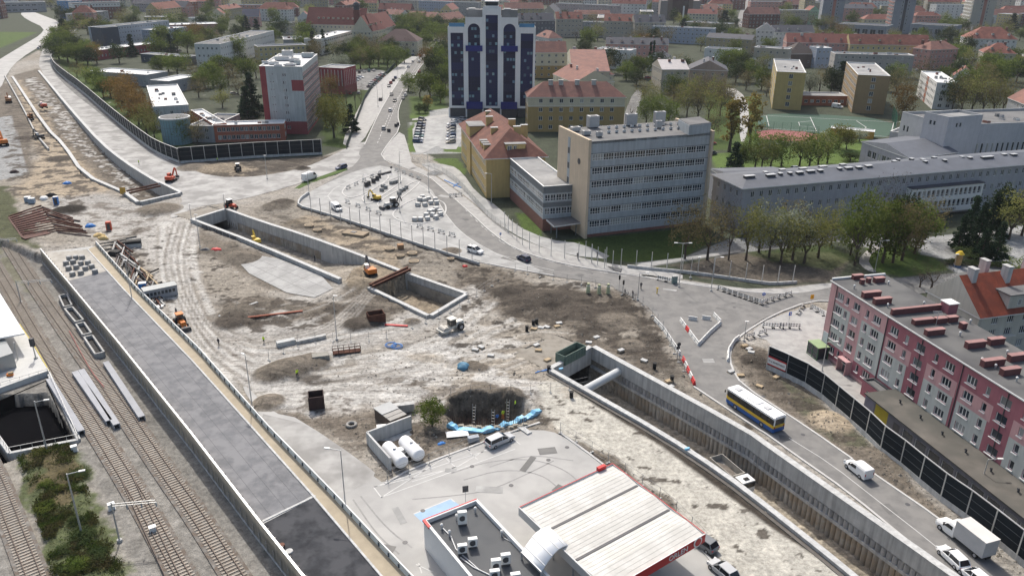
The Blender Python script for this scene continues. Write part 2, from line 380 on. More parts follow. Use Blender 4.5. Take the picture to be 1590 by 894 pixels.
splotch([(0,140),(60,150),(170,290),(120,330),(0,300)],DARK*1.5,.53,.3,7)
splotch([(60,120),(160,230),(250,300),(190,300),(90,210),(30,130)],DARK*1.4,.50,.4,8,z=-2)
splotch([(60,120),(160,230),(250,300),(190,300),(90,210),(30,130)],PALE*.9,.54,.45,9,z=-2)
splotch([(530,430),(650,470),(640,510),(540,510)],DARK*1.3,.52,.4,10)
splotch([(440,600),(700,570),(850,590),(840,660),(690,640),(560,720),(430,650)],DARK*2.0,.56,.3,11,.7)
splotch([(440,560),(700,520),(850,560),(840,620),(440,660)],PALE,.55,.22,12,.7,.06)
splotch([(240,330),(320,340),(330,540),(400,600),(330,600),(230,440)],PALE,.56,.25,13,.7,.06)
splotch([(560,640),(700,615),(840,640),(830,670),(640,740),(570,700)],DARK*1.5,.5,.35,14,.8)
splotch([(1140,530),(1200,545),(1260,610),(1480,810),(1440,800),(1260,668),(1160,600)],DARK*1.4,.5,.35,15,.85)
splotch([(930,545),(1060,560),(1110,620),(1400,850),(1100,680)],DARK*1.8,.55,.35,16,.8)
splotch([(872,676),(960,716),(1040,775),(1140,900),(1080,855),(925,715)],DARK*1.2,.42,.4,17)
splotch([(160,372),(215,375),(262,440),(268,470),(225,470),(185,415)],DARK*.9,.40,.4,20)
splotch([(60,300),(260,320),(240,400),(80,370)],DARK*2.2,.55,.25,18,.7)
splotch([(820,560),(1000,640),(900,640),(840,620)],SOIL*1.3,.5,.3,19,.6,.1)
for q in range(16):
 streak([(300-q*2.2,345),(285-q*2.6,400+q),(300-q*1.6,470),(338-q*1.5,520+q*2.2),(395-q*.5,548+q*3.4)],[PALE,DARK*2.2,DIRT,PALE][q%4],.42,.55,(0,),.9)
 streak([(338+q*.6,512+q*1.2),(400,540-q*.8),(480,536-q*1.6),(545-q,505-q*1.2),(590-q,450-q)],[DARK*2,PALE,DIRT*1.1][q%3],.38,.5,(0,),.9)
 # railway corridor
LEFT=[(63,392),(111,450),(185,540),(297,681),(400,816),(465,898),(560,1010)]
RAIL=[(-300,320),(0,372),(50,394)]+[PX((G(a,b,.9).x,G(a,b,.9).y,0)) for a,b in LEFT]+[(-500,1010),(-500,400)]
paint(RAIL,(.19,.182,.165),.8,.12);rix,rd=sd(W(RAIL))
k=rd>0;C[rix[k]] *= (.82+.35*n2[rix[k]]+.1*n3[rix[k]])[:,None]
paint([(0,690),(60,700),(100,690),(150,760),(215,894),(250,1000),(60,1000),(40,894),(-20,740)],(.25,.235,.205),2,nz=.3,z=-2)
GRASSY=[(25,705),(70,690),(110,690),(135,740),(150,800),(200,880),(180,1000),(90,1000),(70,850),(45,780)]
paint(GRASSY,(.055,.075,.02),1.5,.8,.85,nz=1.0,z=-2)
paint([(45,700),(100,690),(120,740),(100,800),(60,740)],(.10,.065,.04),1.5,.8,.6,nz=1.2,z=-2)
paint([(-40,345),(12,392),(45,435),(66,470),(50,470),(0,410)],(.10,.10,.05),1,.4,.6,nz=.8,z=-2)
# yards of concrete / asphalt are painted as pale ground under their sheets
PITS={}
def road_mask(pts):
 idx,d=sd(W(pts));ROUGH[idx]=np.where(d> -1.0,0,ROUGH[idx]);ROADM[idx]=np.maximum(ROADM[idx],(d> -.2)*1.0)
ROADM=np.zeros(NVX)
# ---- road and pavement sheets (photo pixels on the ground)
ASPH=M('asphalt',(.175,.172,.166),.9,.1,.9,bump=.01,tint=(.215,.21,.2),spec=.15);ASPHD=M('asphalt_dark',(.11,.11,.108),.85,.12,.6,tint=(.18,.178,.17))
ASPHL=M('asphalt_light',(.33,.327,.315),.85,.06,.35,bump=.01,tint=(.39,.385,.37));CONCP=M('concrete_paving',(.35,.35,.34),.85,.12,.6,tint=(.27,.27,.262))
DUSTR=M('dusty_concrete',(.36,.355,.34),.9,.16,.4,tint=(.24,.235,.225));PAINT=M('road_paint',(.50,.50,.485),.6,.1,2);KERB=M('kerb_stone',(.46,.455,.44),.8,.12,1.5)
PAVE=M('paving_slabs',(.30,.295,.285),.85,.12,1.2,tint=(.36,.355,.34));TURF=M('turf',(.06,.10,.02),.95,.3,2)
ROADS=[
('carriageway',[(110,40),(125,42),(100,60),(78,80),(86,110),(126,141),(174,184),(214,217),(255,244),(279,257),(330,275),(400,275),(470,262),(520,240),(560,218),(601,225),(590,240),(560,252),(540,262),(480,280),(415,300),(350,315),(300,322),(270,340),(262,335),(290,305),(247,287),(230,276),(191,252),(156,224),(108,170),(60,108),(62,85),(75,62)],DUSTR,.03),
('carriageway',[(-60,130),(0,92),(45,65),(62,55),(70,44),(40,30),(30,20),(45,15),(60,22),(110,40),(90,55),(72,66),(30,92),(12,112),(0,140),(-60,190)],ASPHL,.034),
('shoulder',[(80,96),(100,125),(130,146),(180,190),(240,240),(279,258),(262,252),(212,222),(160,180),(108,140),(82,112)],ASPHD,.037),
('avenue',[(770,-6),(790,-6),(687,67),(654,101),(637,130),(621,156),(616,176),(622,200),(601,225),(592,244),(561,244),(556,238),(566,225),(589,174),(609,141),(639,96),(677,65)],ASPH,.038),
('roundabout_road',[(566,225),(601,225),(592,240),(600,254),(627,262),(667,277),(685,292),(707,311),(737,338),(765,364),(800,388),(850,405),(900,416),(960,425),(1010,433),(1060,440),(1000,462),(940,440),(860,430),(800,418),(745,407),(647,377),(551,344),(493,327),(465,320),(468,305),(500,288),(545,262),(561,244)],ASPH,.042),
('main_road',[(985,425),(1010,433),(1100,447),(1190,457),(1240,456),(1310,444),(1310,470),(1258,468),(1230,480),(1200,489),(1180,497),(1158,515),(1142,530),(1134,548),(1135,570),(1152,598),(1185,620),(1225,645),(1270,675),(1311,704),(1366,742),(1454,802),(1530,862),(1640,950),(1560,950),(1457,876),(1417,846),(1316,763),(1240,710),(1190,674),(1178,667),(1110,622),(1077,600),(1052,545),(1027,500),(1000,470),(940,442),(960,425)],ASPH,.046),
('side_street',[(1290,443),(1480,425),(1700,402),(1700,432),(1500,448),(1440,455),(1300,466)],ASPHD,.036),
('square',[(465,322),(468,305),(500,288),(560,262),(600,256),(640,276),(667,289),(685,320),(702,347),(725,367),(760,390),(800,402),(860,428),(745,407),(647,377),(551,344)],CONCP,.05),
('fuel_station_yard',[(385,600),(420,640),(470,650),(575,735),(598,752),(640,727),(790,672),(835,666),(870,673),(925,712),(945,728),(1000,770),(1075,835),(1115,885),(1160,960),(700,960),(650,925),(560,860),(400,640),(375,600)],ASPHL,.03),
('loading_yard',[(398,640),(440,650),(480,660),(560,715),(590,740),(540,765),(520,765),(430,690)],DUSTR,.036),
('car_park',[(534,112),(572,106),(606,112),(571,141),(535,137)],ASPHD,.03),
('car_park',[(640,188),(700,178),(718,178),(716,232),(686,232),(680,225),(660,238),(642,238)],CONCP,.032),
('pavement',[(589,174),(609,141),(639,96),(650,88),(636,88),(606,112),(571,142),(553,175),(530,222),(540,228),(560,226)],PAVE,.034),
('pavement',[(640,256),(667,268),(700,290),(735,316),(765,345),(820,378),(900,400),(960,412),(1060,424),(1060,436),(1010,430),(900,414),(850,404),(800,386),(765,362),(737,336),(707,308),(685,290),(667,274),(627,259),(600,250),(592,240),(604,222),(625,200),(637,240)],PAVE,.038),
('pavement',[(700,256),(718,268),(740,300),(775,322),(800,350),(850,372),(905,378),(960,404),(880,396),(820,376),(765,343),(735,314),(700,288),(668,266),(650,252)],CONCP,.03),
('pavement',[(1060,436),(1190,452),(1300,437),(1305,444),(1240,456),(1190,457),(1100,447),(1010,433),(990,424)],PAVE,.038),
('pavement',[(1290,470),(1300,540),(1280,560),(1340,600),(1400,650),(1460,720),(1600,830),(1600,870),(1530,830),(1440,755),(1376,690),(1321,640),(1277,605),(1228,575),(1195,560),(1200,530),(1160,520),(1200,490)],PAVE,.03),
('footpath',[(985,410),(1035,404),(1150,388),(1150,392),(1040,408),(1000,416)],PAVE,.05),
('footpath',[(1345,420),(1330,405),(1350,385),(1375,380),(1345,400),(1360,424)],PAVE,.05),
('concrete_slab',[(358,410),(400,389),(532,441),(474,469)],CONCP,.05),
('sports_pitch',[(1175,178),(1250,176),(1390,186),(1386,214),(1340,212),(1178,200)],M('green_pitch',(.045,.085,.06),.9,.1,.3),.03),
('tennis_court',[(1175,200),(1272,206),(1268,221),(1175,217)],M('red_court',(.25,.09,.085),.9,.1,.3),.036),
('footpath',[(1120,135),(1150,140),(1165,170),(1158,220),(1148,220),(1150,172),(1138,150),(1112,142)],PAVE,.03),
('footpath',[(640,184),(700,177),(700,180),(640,188)],PAVE,.034),
('street',[(968,180),(985,140),(1000,140),(985,185),(975,215),(960,215)],ASPHD,.03),
('street',[(1140,42),(1152,10),(1158,-8),(1175,-8),(1172,42)],ASPH,.03),
]
for nm,pts,mt,z in ROADS:road_mask(pts)
TRENCH=[(21,120),(75,201),(101,225),(133,273),(191,298),(217,317),(279,303),(247,287),(230,278),(191,253),(156,225),(108,171),(59,111)]
PIT2=[(300,343),(351,329),(400,347),(470,368),(565,403),(531,438),(400,383)]
PIT3=[(575,449),(634,427),(722,461),(667,492)]
PIT4=[(919,543),(1158,675),(1190,699),(1412,855),(1470,897),(1560,960),(1400,960),(1321,891),(1200,795),(1127,739),(1031,676),(901,602),(857,577)]
HOLE=[(697,640),(712,622),(745,618),(790,616),(812,628),(815,645),(795,660),(745,668),(710,662)]
UNDER=[(-60,602),(67,596),(112,668),(30,690),(-60,720)]
EMB=[(63,390),(100,384),(150,384),(200,440),(480,760),(640,930),(520,960),(463,894),(400,815),(297,680),(111,450)]
rough_h=((fbm(X*.35,Y*.35,5,9)-.5)*1.5+(fbm(X*.09,Y*.09,3,5)-.45)*1.0+(vnoise(X*1.3,Y*1.3,8)-.5)*.25)
HGT+=ROUGH*rough_h*.75
HGT=np.where(ROADM>0,-.07,HGT)
def mound(px,py,r,h,seed=0,col=None,asp=1.0):
 c=G(px,py);dx=X-c.x;dy=(Y-c.y)/asp;d=np.hypot(dx,dy)/r
 k=np.clip(1-d,0,1)**.8*(0.7+.6*fbm(X*.6,Y*.6,3,seed+30))
 HGT[:]=np.where((k>0),np.maximum(HGT,HGT*(1-k)+h*k),HGT)
 if col is not None:
  kk=np.clip((1-d)*4,0,1)[:,None];C[:]=C*(1-kk)+np.array(col)*kk
MOUNDS=[(107,327,5.5,1.6,DARK*.5),(247,325,7,1.2,DIRT),(95,247,6,1.0,DARK*1.3),(450,572,4.5,1.6,DIRT),(425,580,4,1.3,DIRT*.9),(485,563,4,1.5,DIRT),(556,505,3.5,1.5,DARK*1.2),(575,503,3,1.0,DARK*1.4),
(370,485,4,1.1,DIRT*.8),(360,500,4,1.0,DARK*1.3),(430,320,5,1.2,DIRT*.8),(470,262,3,1.0,DARK),(440,315,4,1.2,DARK*1.3),(418,625,3,1.2,DIRT*1.2),(725,622,4,1.4,DIRT*.8),(745,612,4,1.2,DIRT),(720,635,2.5,1,DARK*1.3),(560,440,3.5,1.3,OCHRE*.7),(600,440,4,1.1,OCHRE*.75),(545,425,4,1.5,OCHRE*.8),
(815,470,5,1.2,DARK*1.2),(850,462,5,1.2,DARK*1.2),(900,485,5,1.1,DARK*1.3),(785,455,4,1.3,DARK),(960,500,5,.9,DIRT),(735,568,2,.8,DARK*1.5),(745,572,2,.7,DIRT),(375,400,5,1.3,DIRT),(330,388,4,.9,DIRT),(300,260,6,1,DIRT),(345,262,8,1.3,OCHRE*.7),(240,330,4,1.4,DIRT*1.1),(675,270,3.0,1.1,CONC*.7),
(1170,560,3,.7,DARK),(1290,655,4,.8,OCHRE),(1360,715,4,.7,DIRT),(60,165,7,1.2,OCHRE*.8),(40,215,5,1.2,DARK*1.4),(980,535,3,.6,DIRT),(430,375,3,.8,DIRT),(700,390,3,.9,DIRT),(790,615,3,1.2,DIRT),(640,500,2,.8,DIRT)]
for i,(a,b,r,h,c) in enumerate(MOUNDS):mound(a,b,r,h,i,c)
# railway bed
k=np.clip(rd/.9+1.0,0,1);HGT[rix]=HGT[rix]*(1-k)+(-2.0+(n2[rix]-.5)*.12*(1))*k
gi,gd=sd(W(GRASSY,-2));HGT[gi] +=np.clip(gd,0,1)*fbm(X[gi]*.8,Y[gi]*.8,3,4)*.5
# excavations
def sink(poly,depth,grow=.5,noise=.3,col=None):
 idx,d=sd(W(poly));g=grow if not callable(grow) else grow(Y[idx]);k=d> -g;ii=idx[k]
 dep=depth(X[ii],Y[ii]) if callable(depth) else np.full(ii.size,depth)
 HGT[ii]=np.minimum(0,-dep+(n3[ii]-.3)*noise*np.minimum(1,dep))
 if col is not None:C[ii]=np.array(col)*(.6+.8*n2[ii])[:,None]
yA=G(30,122).y;yB=G(190,298).y
sink(TRENCH,lambda x,y:np.clip((yA-y)/(yA-yB),0.02,1)**1.2*4.2,lambda y:np.where(y>300,1.0,.7),.9)
px2=lambda x,y:None
p2a,p2b=G(470,400),G(560,425)
def dep2(x,y):
 e=np.array((p2b.x-p2a.x,p2b.y-p2a.y));t=((x-p2a.x)*e[0]+(y-p2a.y)*e[1])/(e@e);return 4.6*np.clip(1-t,0.0,1)
sink(PIT2,dep2,.6,.5,SOIL*1.05);sink(PIT3,3.6,.4,.7,OCHRE*.8)
def tunnel_ext(a,b,inward,dist):
 A_,B_,I_=G(*a),G(*b),G(*inward);e=(B_-A_).normalized();n_=Vector((-e.y,e.x,0));n_=-n_ if n_.dot(I_-A_) >0 else n_
 return[A_,B_,B_+n_*dist,A_+n_*dist]
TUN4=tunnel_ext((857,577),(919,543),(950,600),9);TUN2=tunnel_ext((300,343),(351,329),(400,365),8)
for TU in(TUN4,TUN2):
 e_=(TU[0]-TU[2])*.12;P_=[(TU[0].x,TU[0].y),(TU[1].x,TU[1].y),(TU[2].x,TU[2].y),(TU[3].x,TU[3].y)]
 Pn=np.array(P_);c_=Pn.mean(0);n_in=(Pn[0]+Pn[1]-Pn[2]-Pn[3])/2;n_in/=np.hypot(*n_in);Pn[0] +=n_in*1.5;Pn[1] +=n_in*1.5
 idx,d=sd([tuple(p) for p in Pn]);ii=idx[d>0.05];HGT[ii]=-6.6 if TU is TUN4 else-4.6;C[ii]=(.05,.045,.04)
sink(PIT4,6.6,.4,.8,(.30,.265,.21))
ti,td=sd(W([(925,575),(1000,628),(1100,690),(1100,700),(1000,650),(905,590),(880,575)]))
sink(UNDER,5.0,.2,.1,(.03,.03,.03))  # ground in the underpass coloured near black to stand for its shade
hi,hd=sd(W(HOLE));kh=np.clip((hd+1.0)/2.2+(n3[hi]-.5)*1.1+(n2[hi]-.5)*.8,0,1);HGT[hi]=HGT[hi]*(1-kh)-3.6*kh
C[hi]=C[hi]*(1-kh[:,None])+(DARK*.7+(OCHRE*.7-DARK*.5)*np.clip(n3[hi]*1.6-.4,0,1)[:,None])*kh[:,None]
# fine grain
C*= (0.80+.4*n3)[:,None]
V=np.empty((NVX,3));V[:,0]=X;V[:,1]=Y;V[:,2]=HGT
ring=[(-9000,760),(-9000,48),(9000,48),(9000,760),(-9000,12000),(9000,12000),(-9000,-600),(9000,-600)]
V=np.vstack([V,[(a,b,0) for a,b in ring]])
I=np.arange(NVX).reshape(NV,NU);Fq=np.stack([I[:-1,:-1],I[:-1,1:],I[1:,1:],I[1:,:-1]],-1).reshape(-1,4)
B=NVX;ex=[[int(I[0,0]),int(I[-1,0]),B,B+1],[int(I[-1,-1]),int(I[0,-1]),B+2,B+3],[B,int(I[-1,0]),int(I[-1,-1]),B+3,B+5,B+4],[B+1,B+6,B+7,B+2,int(I[0,-1]),int(I[0,0])]]
me=bpy.data.meshes.new('ground');nf=len(Fq)
me.vertices.add(len(V));me.vertices.foreach_set('co',V.ravel())
lt=np.concatenate([Fq.ravel(),np.concatenate([np.array(e) for e in ex])]);tot=np.concatenate([np.full(nf,4),[len(e) for e in ex]])
me.loops.add(len(lt));me.loops.foreach_set('vertex_index',lt.astype(np.int32));me.polygons.add(len(tot))
me.polygons.foreach_set('loop_start',np.concatenate([[0],np.cumsum(tot)[:-1]]).astype(np.int32));me.polygons.foreach_set('loop_total',tot.astype(np.int32))
sm=np.ones(len(tot),dtype=bool);sm[-4:]=False;me.polygons.foreach_set('use_smooth',sm);me.update(calc_edges=True)
ca=me.color_attributes.new('Col','FLOAT_COLOR','POINT');cc=np.ones((len(V),4));cc[:NVX,:3]=np.clip(C,0,1);cc[NVX:,:3]=far;ca.data.foreach_set('color',cc.ravel())
ra=me.attributes.new('Rgh','FLOAT','POINT');si,sdist=sd(W(SITE));rr_=np.zeros(len(V));rr_[si]=np.clip(sdist,0,1);gi2,gd2=sd(W([(835,600),(860,585),(900,600),(1030,690),(1130,760),(1200,815),(1330,900),(1400,1000),(1200,1000),(1115,880),(1010,768),(930,720),(872,672)]));rr_[gi2[gd2>0]]=.0;rr_[rix[rd>0]]=.3;ra.data.foreach_set('value',rr_)
gm=bpy.data.materials.new('site_ground');gm.use_nodes=True;t=gm.node_tree;N=t.nodes;L=t.links;b=N['Principled BSDF'];b.inputs['Roughness'].default_value=.95;b.inputs['Specular IOR Level'].default_value=.15
at=N.new('ShaderNodeAttribute');at.attribute_name='Col';geo=N.new('ShaderNodeNewGeometry')
def gn(sc,lo,hi,a,bb,det=5,vec=None):
 n=N.new('ShaderNodeTexNoise');n.inputs['Scale'].default_value=sc;n.inputs['Detail'].default_value=det;n.inputs['Roughness'].default_value=.65;L.new(vec or geo.outputs['Position'],n.inputs['Vector'])
 r=N.new('ShaderNodeMapRange');r.inputs[1].default_value=lo;r.inputs[2].default_value=hi;r.inputs[3].default_value=a;r.inputs[4].default_value=bb;L.new(n.outputs['Fac'],r.inputs[0]);return r.outputs[0],n.outputs['Fac']
a1,_=gn(1.7,.33,.66,.70,1.28,8);a2,f2=gn(9,.3,.7,.74,1.26,4);a3,_=gn(.35,.3,.7,.85,1.15,4)
def mm(a,b2):
 k=N.new('ShaderNodeMath');k.operation='MULTIPLY';L.new(a,k.inputs[0]);L.new(b2,k.inputs[1]);return k.outputs[0]
vm=N.new('ShaderNodeVectorMath');vm.operation='SCALE';L.new(at.outputs['Color'],vm.inputs[0]);mp1=N.new('ShaderNodeMapping');mp1.inputs['Rotation'].default_value=(0,0,.12);mp1.inputs['Scale'].default_value=(.10,1.5,1);L.new(geo.outputs['Position'],mp1.inputs[0]);a4,_=gn(1.0,.36,.62,.80,1.14,6,mp1.outputs[0])
a5,_=gn(.9,.56,.63,1.04,.66,9);a6,_=gn(.5,.60,.66,1.0,1.28,8);at2=N.new('ShaderNodeAttribute');at2.attribute_name='Rgh';br=N.new('ShaderNodeMix');br.inputs[2].default_value=1.0;L.new(at2.outputs['Fac'],br.inputs[0]);L.new(mm(mm(a4,a5),a6),br.inputs[3])
L.new(mm(mm(mm(a1,a2),a3),br.outputs[0]),vm.inputs['Scale']);L.new(vm.outputs[0],b.inputs['Base Color'])
bn=N.new('ShaderNodeBump');bn.inputs['Strength'].default_value=.7;bn.inputs['Distance'].default_value=.22;nb=N.new('ShaderNodeTexNoise');nb.inputs['Scale'].default_value=1.6;nb.inputs['Detail'].default_value=7;nb.inputs['Roughness'].default_value=.7;L.new(geo.outputs['Position'],nb.inputs['Vector']);L.new(nb.outputs['Fac'],bn.inputs['Height']);L.new(bn.outputs[0],b.inputs['Normal'])
me.materials.append(gm);go=bpy.data.objects.new('ground',me);COL.objects.link(go);tag(go,kind='structure')
for nm,pts,mt,z in ROADS:
 q=smooth_poly(pts,1);sheet(nm,[tuple(p) for p in q],z,mt)
 # kerbs
def ribbon(mb,pts,w,z0,z1,z=0,smooth=1,closed=False,flat=True):
 P=[G(p[0],p[1],z) for p in(smooth_poly(pts,smooth,closed) if smooth else[Vector(q) for q in pts])]
 if closed:P.append(P[0])
 L1=[];R1=[]
 for i,p in enumerate(P):
  a=P[max(0,i-1)];b2=P[min(len(P)-1,i+1)]
  if closed and i in(0,len(P)-1):a,b2=P[-2],P[1]
  t_=(b2-a).normalized();nn=Vector((-t_.y,t_.x,0));L1.append(p+nn*w/2);R1.append(p-nn*w/2)
 for i in range(len(P)-1):
  vs=[]
  for zz in(z0,z1):vs+= [(R1[i].x,R1[i].y,zz),(R1[i+1].x,R1[i+1].y,zz),(L1[i+1].x,L1[i+1].y,zz),(L1[i].x,L1[i].y,zz)]
  mb.add(vs,[(4,5,6,7),(0,1,5,4),(2,3,7,6)]+([(3,0,4,7)] if i==0 and not closed else[])+([(1,2,6,5)] if i==len(P)-2 and not closed else[]),False)
kb=MB().m(KERB)
for ln in([(592,240),(600,252),(627,260),(667,275),(685,291),(707,310),(737,337),(765,363),(800,387),(850,404),(900,415),(960,424),(1010,432)],
[(687,67),(654,101),(637,130),(622,158),(617,178),(622,200),(601,225),(592,240)],[(677,65),(639,96),(609,141),(589,174),(566,225)],
[(1310,468),(1258,467),(1200,489),(1158,515),(1140,530),(1133,548),(1135,570),(1152,598),(1225,645),(1270,675),(1311,704),(1366,742),(1454,802),(1530,862)],
[(1077,600),(1110,622),(1178,667),(1190,674),(1240,710),(1316,763),(1417,846),(1457,876),(1500,908)],
[(860,428),(800,418),(745,407)],[(1010,432),(1100,446),(1190,456),(1240,455)],[(598,751),(640,727),(790,672),(838,656),(800,690)][:4],[(870,672),(925,712),(945,728),(1000,769),(1075,834),(1115,884)]):
 ribbon(kb,ln,.35,-.05,.14)
kb.obj('kerb',kind='structure')
kb=MB().m(KERB)
for ln in([(607,335),(618,322),(650,306),(690,312),(694,330),(680,342),(650,349),(622,345)],[(535,305),(530,298),(540,288),(585,268),(605,272),(600,282),(565,302),(545,308)],[(565,314),(560,306),(618,272),(628,280),(585,310),(572,318)],[(588,322),(585,314),(645,280),(655,284),(600,325)]):
 ribbon(kb,ln,.4,0,.17,0,2,True)
kb.obj('island_kerb',kind='structure')
sheet('green_strip',[(456,294),(470,284),(535,261),(540,264),(480,286),(462,295)],.09,TURF,kind='structure')
# painted markings
pm=MB().m(PAINT)
def line(pts,w=.15,dash=None,z=.058,sm=1):
 if not dash:ribbon(pm,pts,w,z-.003,z,0,sm);return
 P=[G(*p) for p in smooth_poly(pts,sm,False)];acc=0
 for a,b2 in zip(P[:-1],P[1:]):
  L_=(b2-a).length;s=0
  while s<L_:
   e=min(L_,s+dash[0]);p,q=a.lerp(b2,s/L_),a.lerp(b2,e/L_);mid=(p+q)/2;pm.box((mid.x,mid.y,z-.0015),((q-p).length,w,.003),math.atan2(q.y-p.y,q.x-p.x));s+=dash[0]+dash[1]
line([(1225,680),(1290,720),(1360,775),(1450,845),(1520,905)],.12)
line([(680,70),(640,115),(610,165),(585,225)],.2,(3,3));line([(668,72),(648,98),(622,145),(600,200)],.15,(3,3))
line([(592,262),(640,280),(672,300),(700,345),(730,372),(790,404),(860,420)],.14);line([(560,272),(505,300),(520,318),(600,345),(700,380),(760,400)],.14)
line([(700,300),(740,345),(790,385),(870,412),(990,432)],.15,(2,3))
for seg in([(580,756),(592,772)],[(580,756),(800,685)],[(592,772),(800,697)],[(592,772),(690,711)],[(580,756),(700,728),(706,725)],[(692,711),(708,726)],[(725,698),(742,714)],[(708,726),(758,696)],[(790,676),(808,690)],[(640,748),(710,724)]):
 line(seg,.16,None,.048,0)
line([(650,874),(655,890)],.15,None,.048,0);line([(646,876),(672,888)],.15,None,.048,0)
for seg in([(1178,179),(1388,190)],[(1388,190),(1382,213)],[(1258,182),(1268,204)],[(1190,180),(1194,196)],[(1178,199),(1270,204),(1382,213)],[(1330,188),(1345,198),(1335,208)],[(1262,188),(1240,190),(1242,196),(1266,198)]):
 line(seg,.3,None,.042,0)
pm.obj('road_marking',kind='structure')
pm=MB().m(M('tyre_mark',(.26,.257,.25),.9,.15,2))
for a in([(700,735),(760,715),(830,712),(880,730),(905,755)],[(720,745),(780,728),(840,735),(870,760)],[(760,725),(820,705),(890,715)],[(640,775),(700,770),(760,762),(820,735),(860,715)],[(560,770),(600,820),(640,850)],[(548,775),(585,830),(620,860)]):line(a,.22,None,.036,2)
pm.obj('tyre_mark',kind='structure');pm=MB().m(M('slab_joint',(.17,.17,.165),.9))
for k in range(1,6):f=k/6;line([(358+42*0+116*f,410+59*f),(400+132*f,389+52*f)],.1,None,.056,0)
for f in(.33,.66):line([(358+42*f,410-21*f),(474+58*f,469-28*f)],.1,None,.057,0)
pm.obj('slab_joint',kind='structure')
bl=sheet('blue_parking_bay',[(642,798),(700,774),(722,790),(700,800),(665,815),(660,815)],.04,M('blue_bay',(.30,.42,.55),.8,.1,.5))
pm=MB().m(PAINT);line([(642,798),(700,774)],.2,None,.05,0);line([(700,774),(706,779)],.2,None,.05,0);pm.obj('bay_marking',kind='structure')
# bodies and lettering are grown first, while the scene is still small
PM={}
for stride in(.18,.1):
 me=bpy.data.meshes.new('body');bm=bmesh.new()
 J={'pel':(0,0,.95,.14),'ch':(0,0,1.38,.16),'nk':(0,0,1.5,.06),'hd':(.02,0,1.66,.105),'hl':(0,.1,.9,.1),'kl':(stride*.7,.11,.5,.07),'fl':(stride*.6,.11,.08,.05),'tl':(stride*.6+.17,.12,.04,.04),'hr':(0,-.1,.9,.1),'kr':(-stride*.2,-.11,.5,.07),'fr':(-stride,-.11,.1,.05),'tr':(-stride+.17,-.12,.04,.04),'sl':(0,.2,1.42,.07),'el':(-.05,.27,1.14,.05),'wl':(.12,.26,.93,.035),'sr':(0,-.2,1.42,.07),'er':(.02,-.27,1.14,.05),'wr':(.2,-.25,.96,.035)}
 V_={k:bm.verts.new(q[:3]) for k,q in J.items()}
 for a,b in[x.split() for x in('pel ch','ch nk','nk hd','pel hl','hl kl','kl fl','fl tl','pel hr','hr kr','kr fr','fr tr','ch sl','sl el','el wl','ch sr','sr er','er wr')]:bm.edges.new((V_[a],V_[b]))
 bm.to_mesh(me);bm.free();o=bpy.data.objects.new('tmp',me);COL.objects.link(o);o.modifiers.new('s','SKIN');o.modifiers.new('ss','SUBSURF').levels=1
 for i,q in enumerate(J.values()):me.skin_vertices[0].data[i].radius=(q[3],q[3])
 me.skin_vertices[0].data[0].use_root=True;bpy.context.view_layer.update();PM[stride]=bpy.data.meshes.new_from_object(o.evaluated_get(bpy.context.evaluated_depsgraph_get()));bpy.data.objects.remove(o);PM[stride].materials.clear()
TXM={}
for body,size,ext in(('UNIWERSYTET OPOLSKI',1.15,.02),('M. J. INVESTMENT',.42,.02),('ORLEN',1.0,.03)):
 cu=bpy.data.curves.new('lettering','FONT');cu.body=body;cu.size=size;cu.extrude=ext;cu.align_x='CENTER';cu.align_y='CENTER'
 o=bpy.data.objects.new('tmp',cu);COL.objects.link(o);bpy.context.view_layer.update();TXM[body]=bpy.data.meshes.new_from_object(o.evaluated_get(bpy.context.evaluated_depsgraph_get()));bpy.data.objects.remove(o)
def text(body,size,loc,rx,rz,parent,mat,ext=.02,name='lettering'):
 me=TXM[body];me.materials.clear();me.materials.append(mat);o=bpy.data.objects.new(name,me);COL.objects.link(o);o.parent=parent;o.location=loc;o.rotation_euler=(rx,0,rz);return o
 # ------------------------------------------------------------------ buildings
GL=GLASS();GLB=GLASS('blue_glass',(.004,.008,.043),(.02,.03,.08),.93,.4,.35)
def WM(name,c=None,streak=.16,var=.07):return M(name,c,.85,var,.5,streak=streak)
WHITE=M('white_frame',(.72,.72,.70),.5,.05,1);METAL=M('grey_metal',(.42,.43,.44),.45,.1,1,metal=.3);DMET=M('dark_metal',(.07,.07,.075),.5,.15,1)
RTILE=M('red_tiles',(.215,.085,.062),.85,.2,.8,bump=.05,tint=(.16,.06,.045));ROSE=M('rose_tiles',(.215,.105,.082),.85,.18,.8,bump=.04,tint=(.17,.085,.07));MAROON=M('maroon_tiles',(.19,.07,.055),.8,.16,.8,bump=.05);BROWNT=M('brown_tiles',(.165,.07,.05),.85,.2,.9,bump=.06,tint=(.12,.052,.04))
FELT=M('roof_felt',(.12,.12,.122),.9,.2,.3,bump=.02,tint=(.16,.16,.158));FELTL=M('light_felt',(.27,.27,.265),.9,.18,.3,tint=(.2,.2,.2));MEMB=M('white_membrane',(.55,.555,.55),.7,.1,.3);SLATE=M('slate_roof',(.07,.072,.085),.8,.15,.6);ZINC=M('zinc_roof',(.42,.39,.38),.6,.1,.5)
BRICK=M('brick_chimney',(.20,.10,.08),.9,.2,2);CONCR=M('concrete',(.45,.45,.435),.85,.12,.7,streak=.3,bump=.01);CONCL=M('light_concrete',(.50,.505,.495),.8,.1,.6,streak=.25)
_wm={}
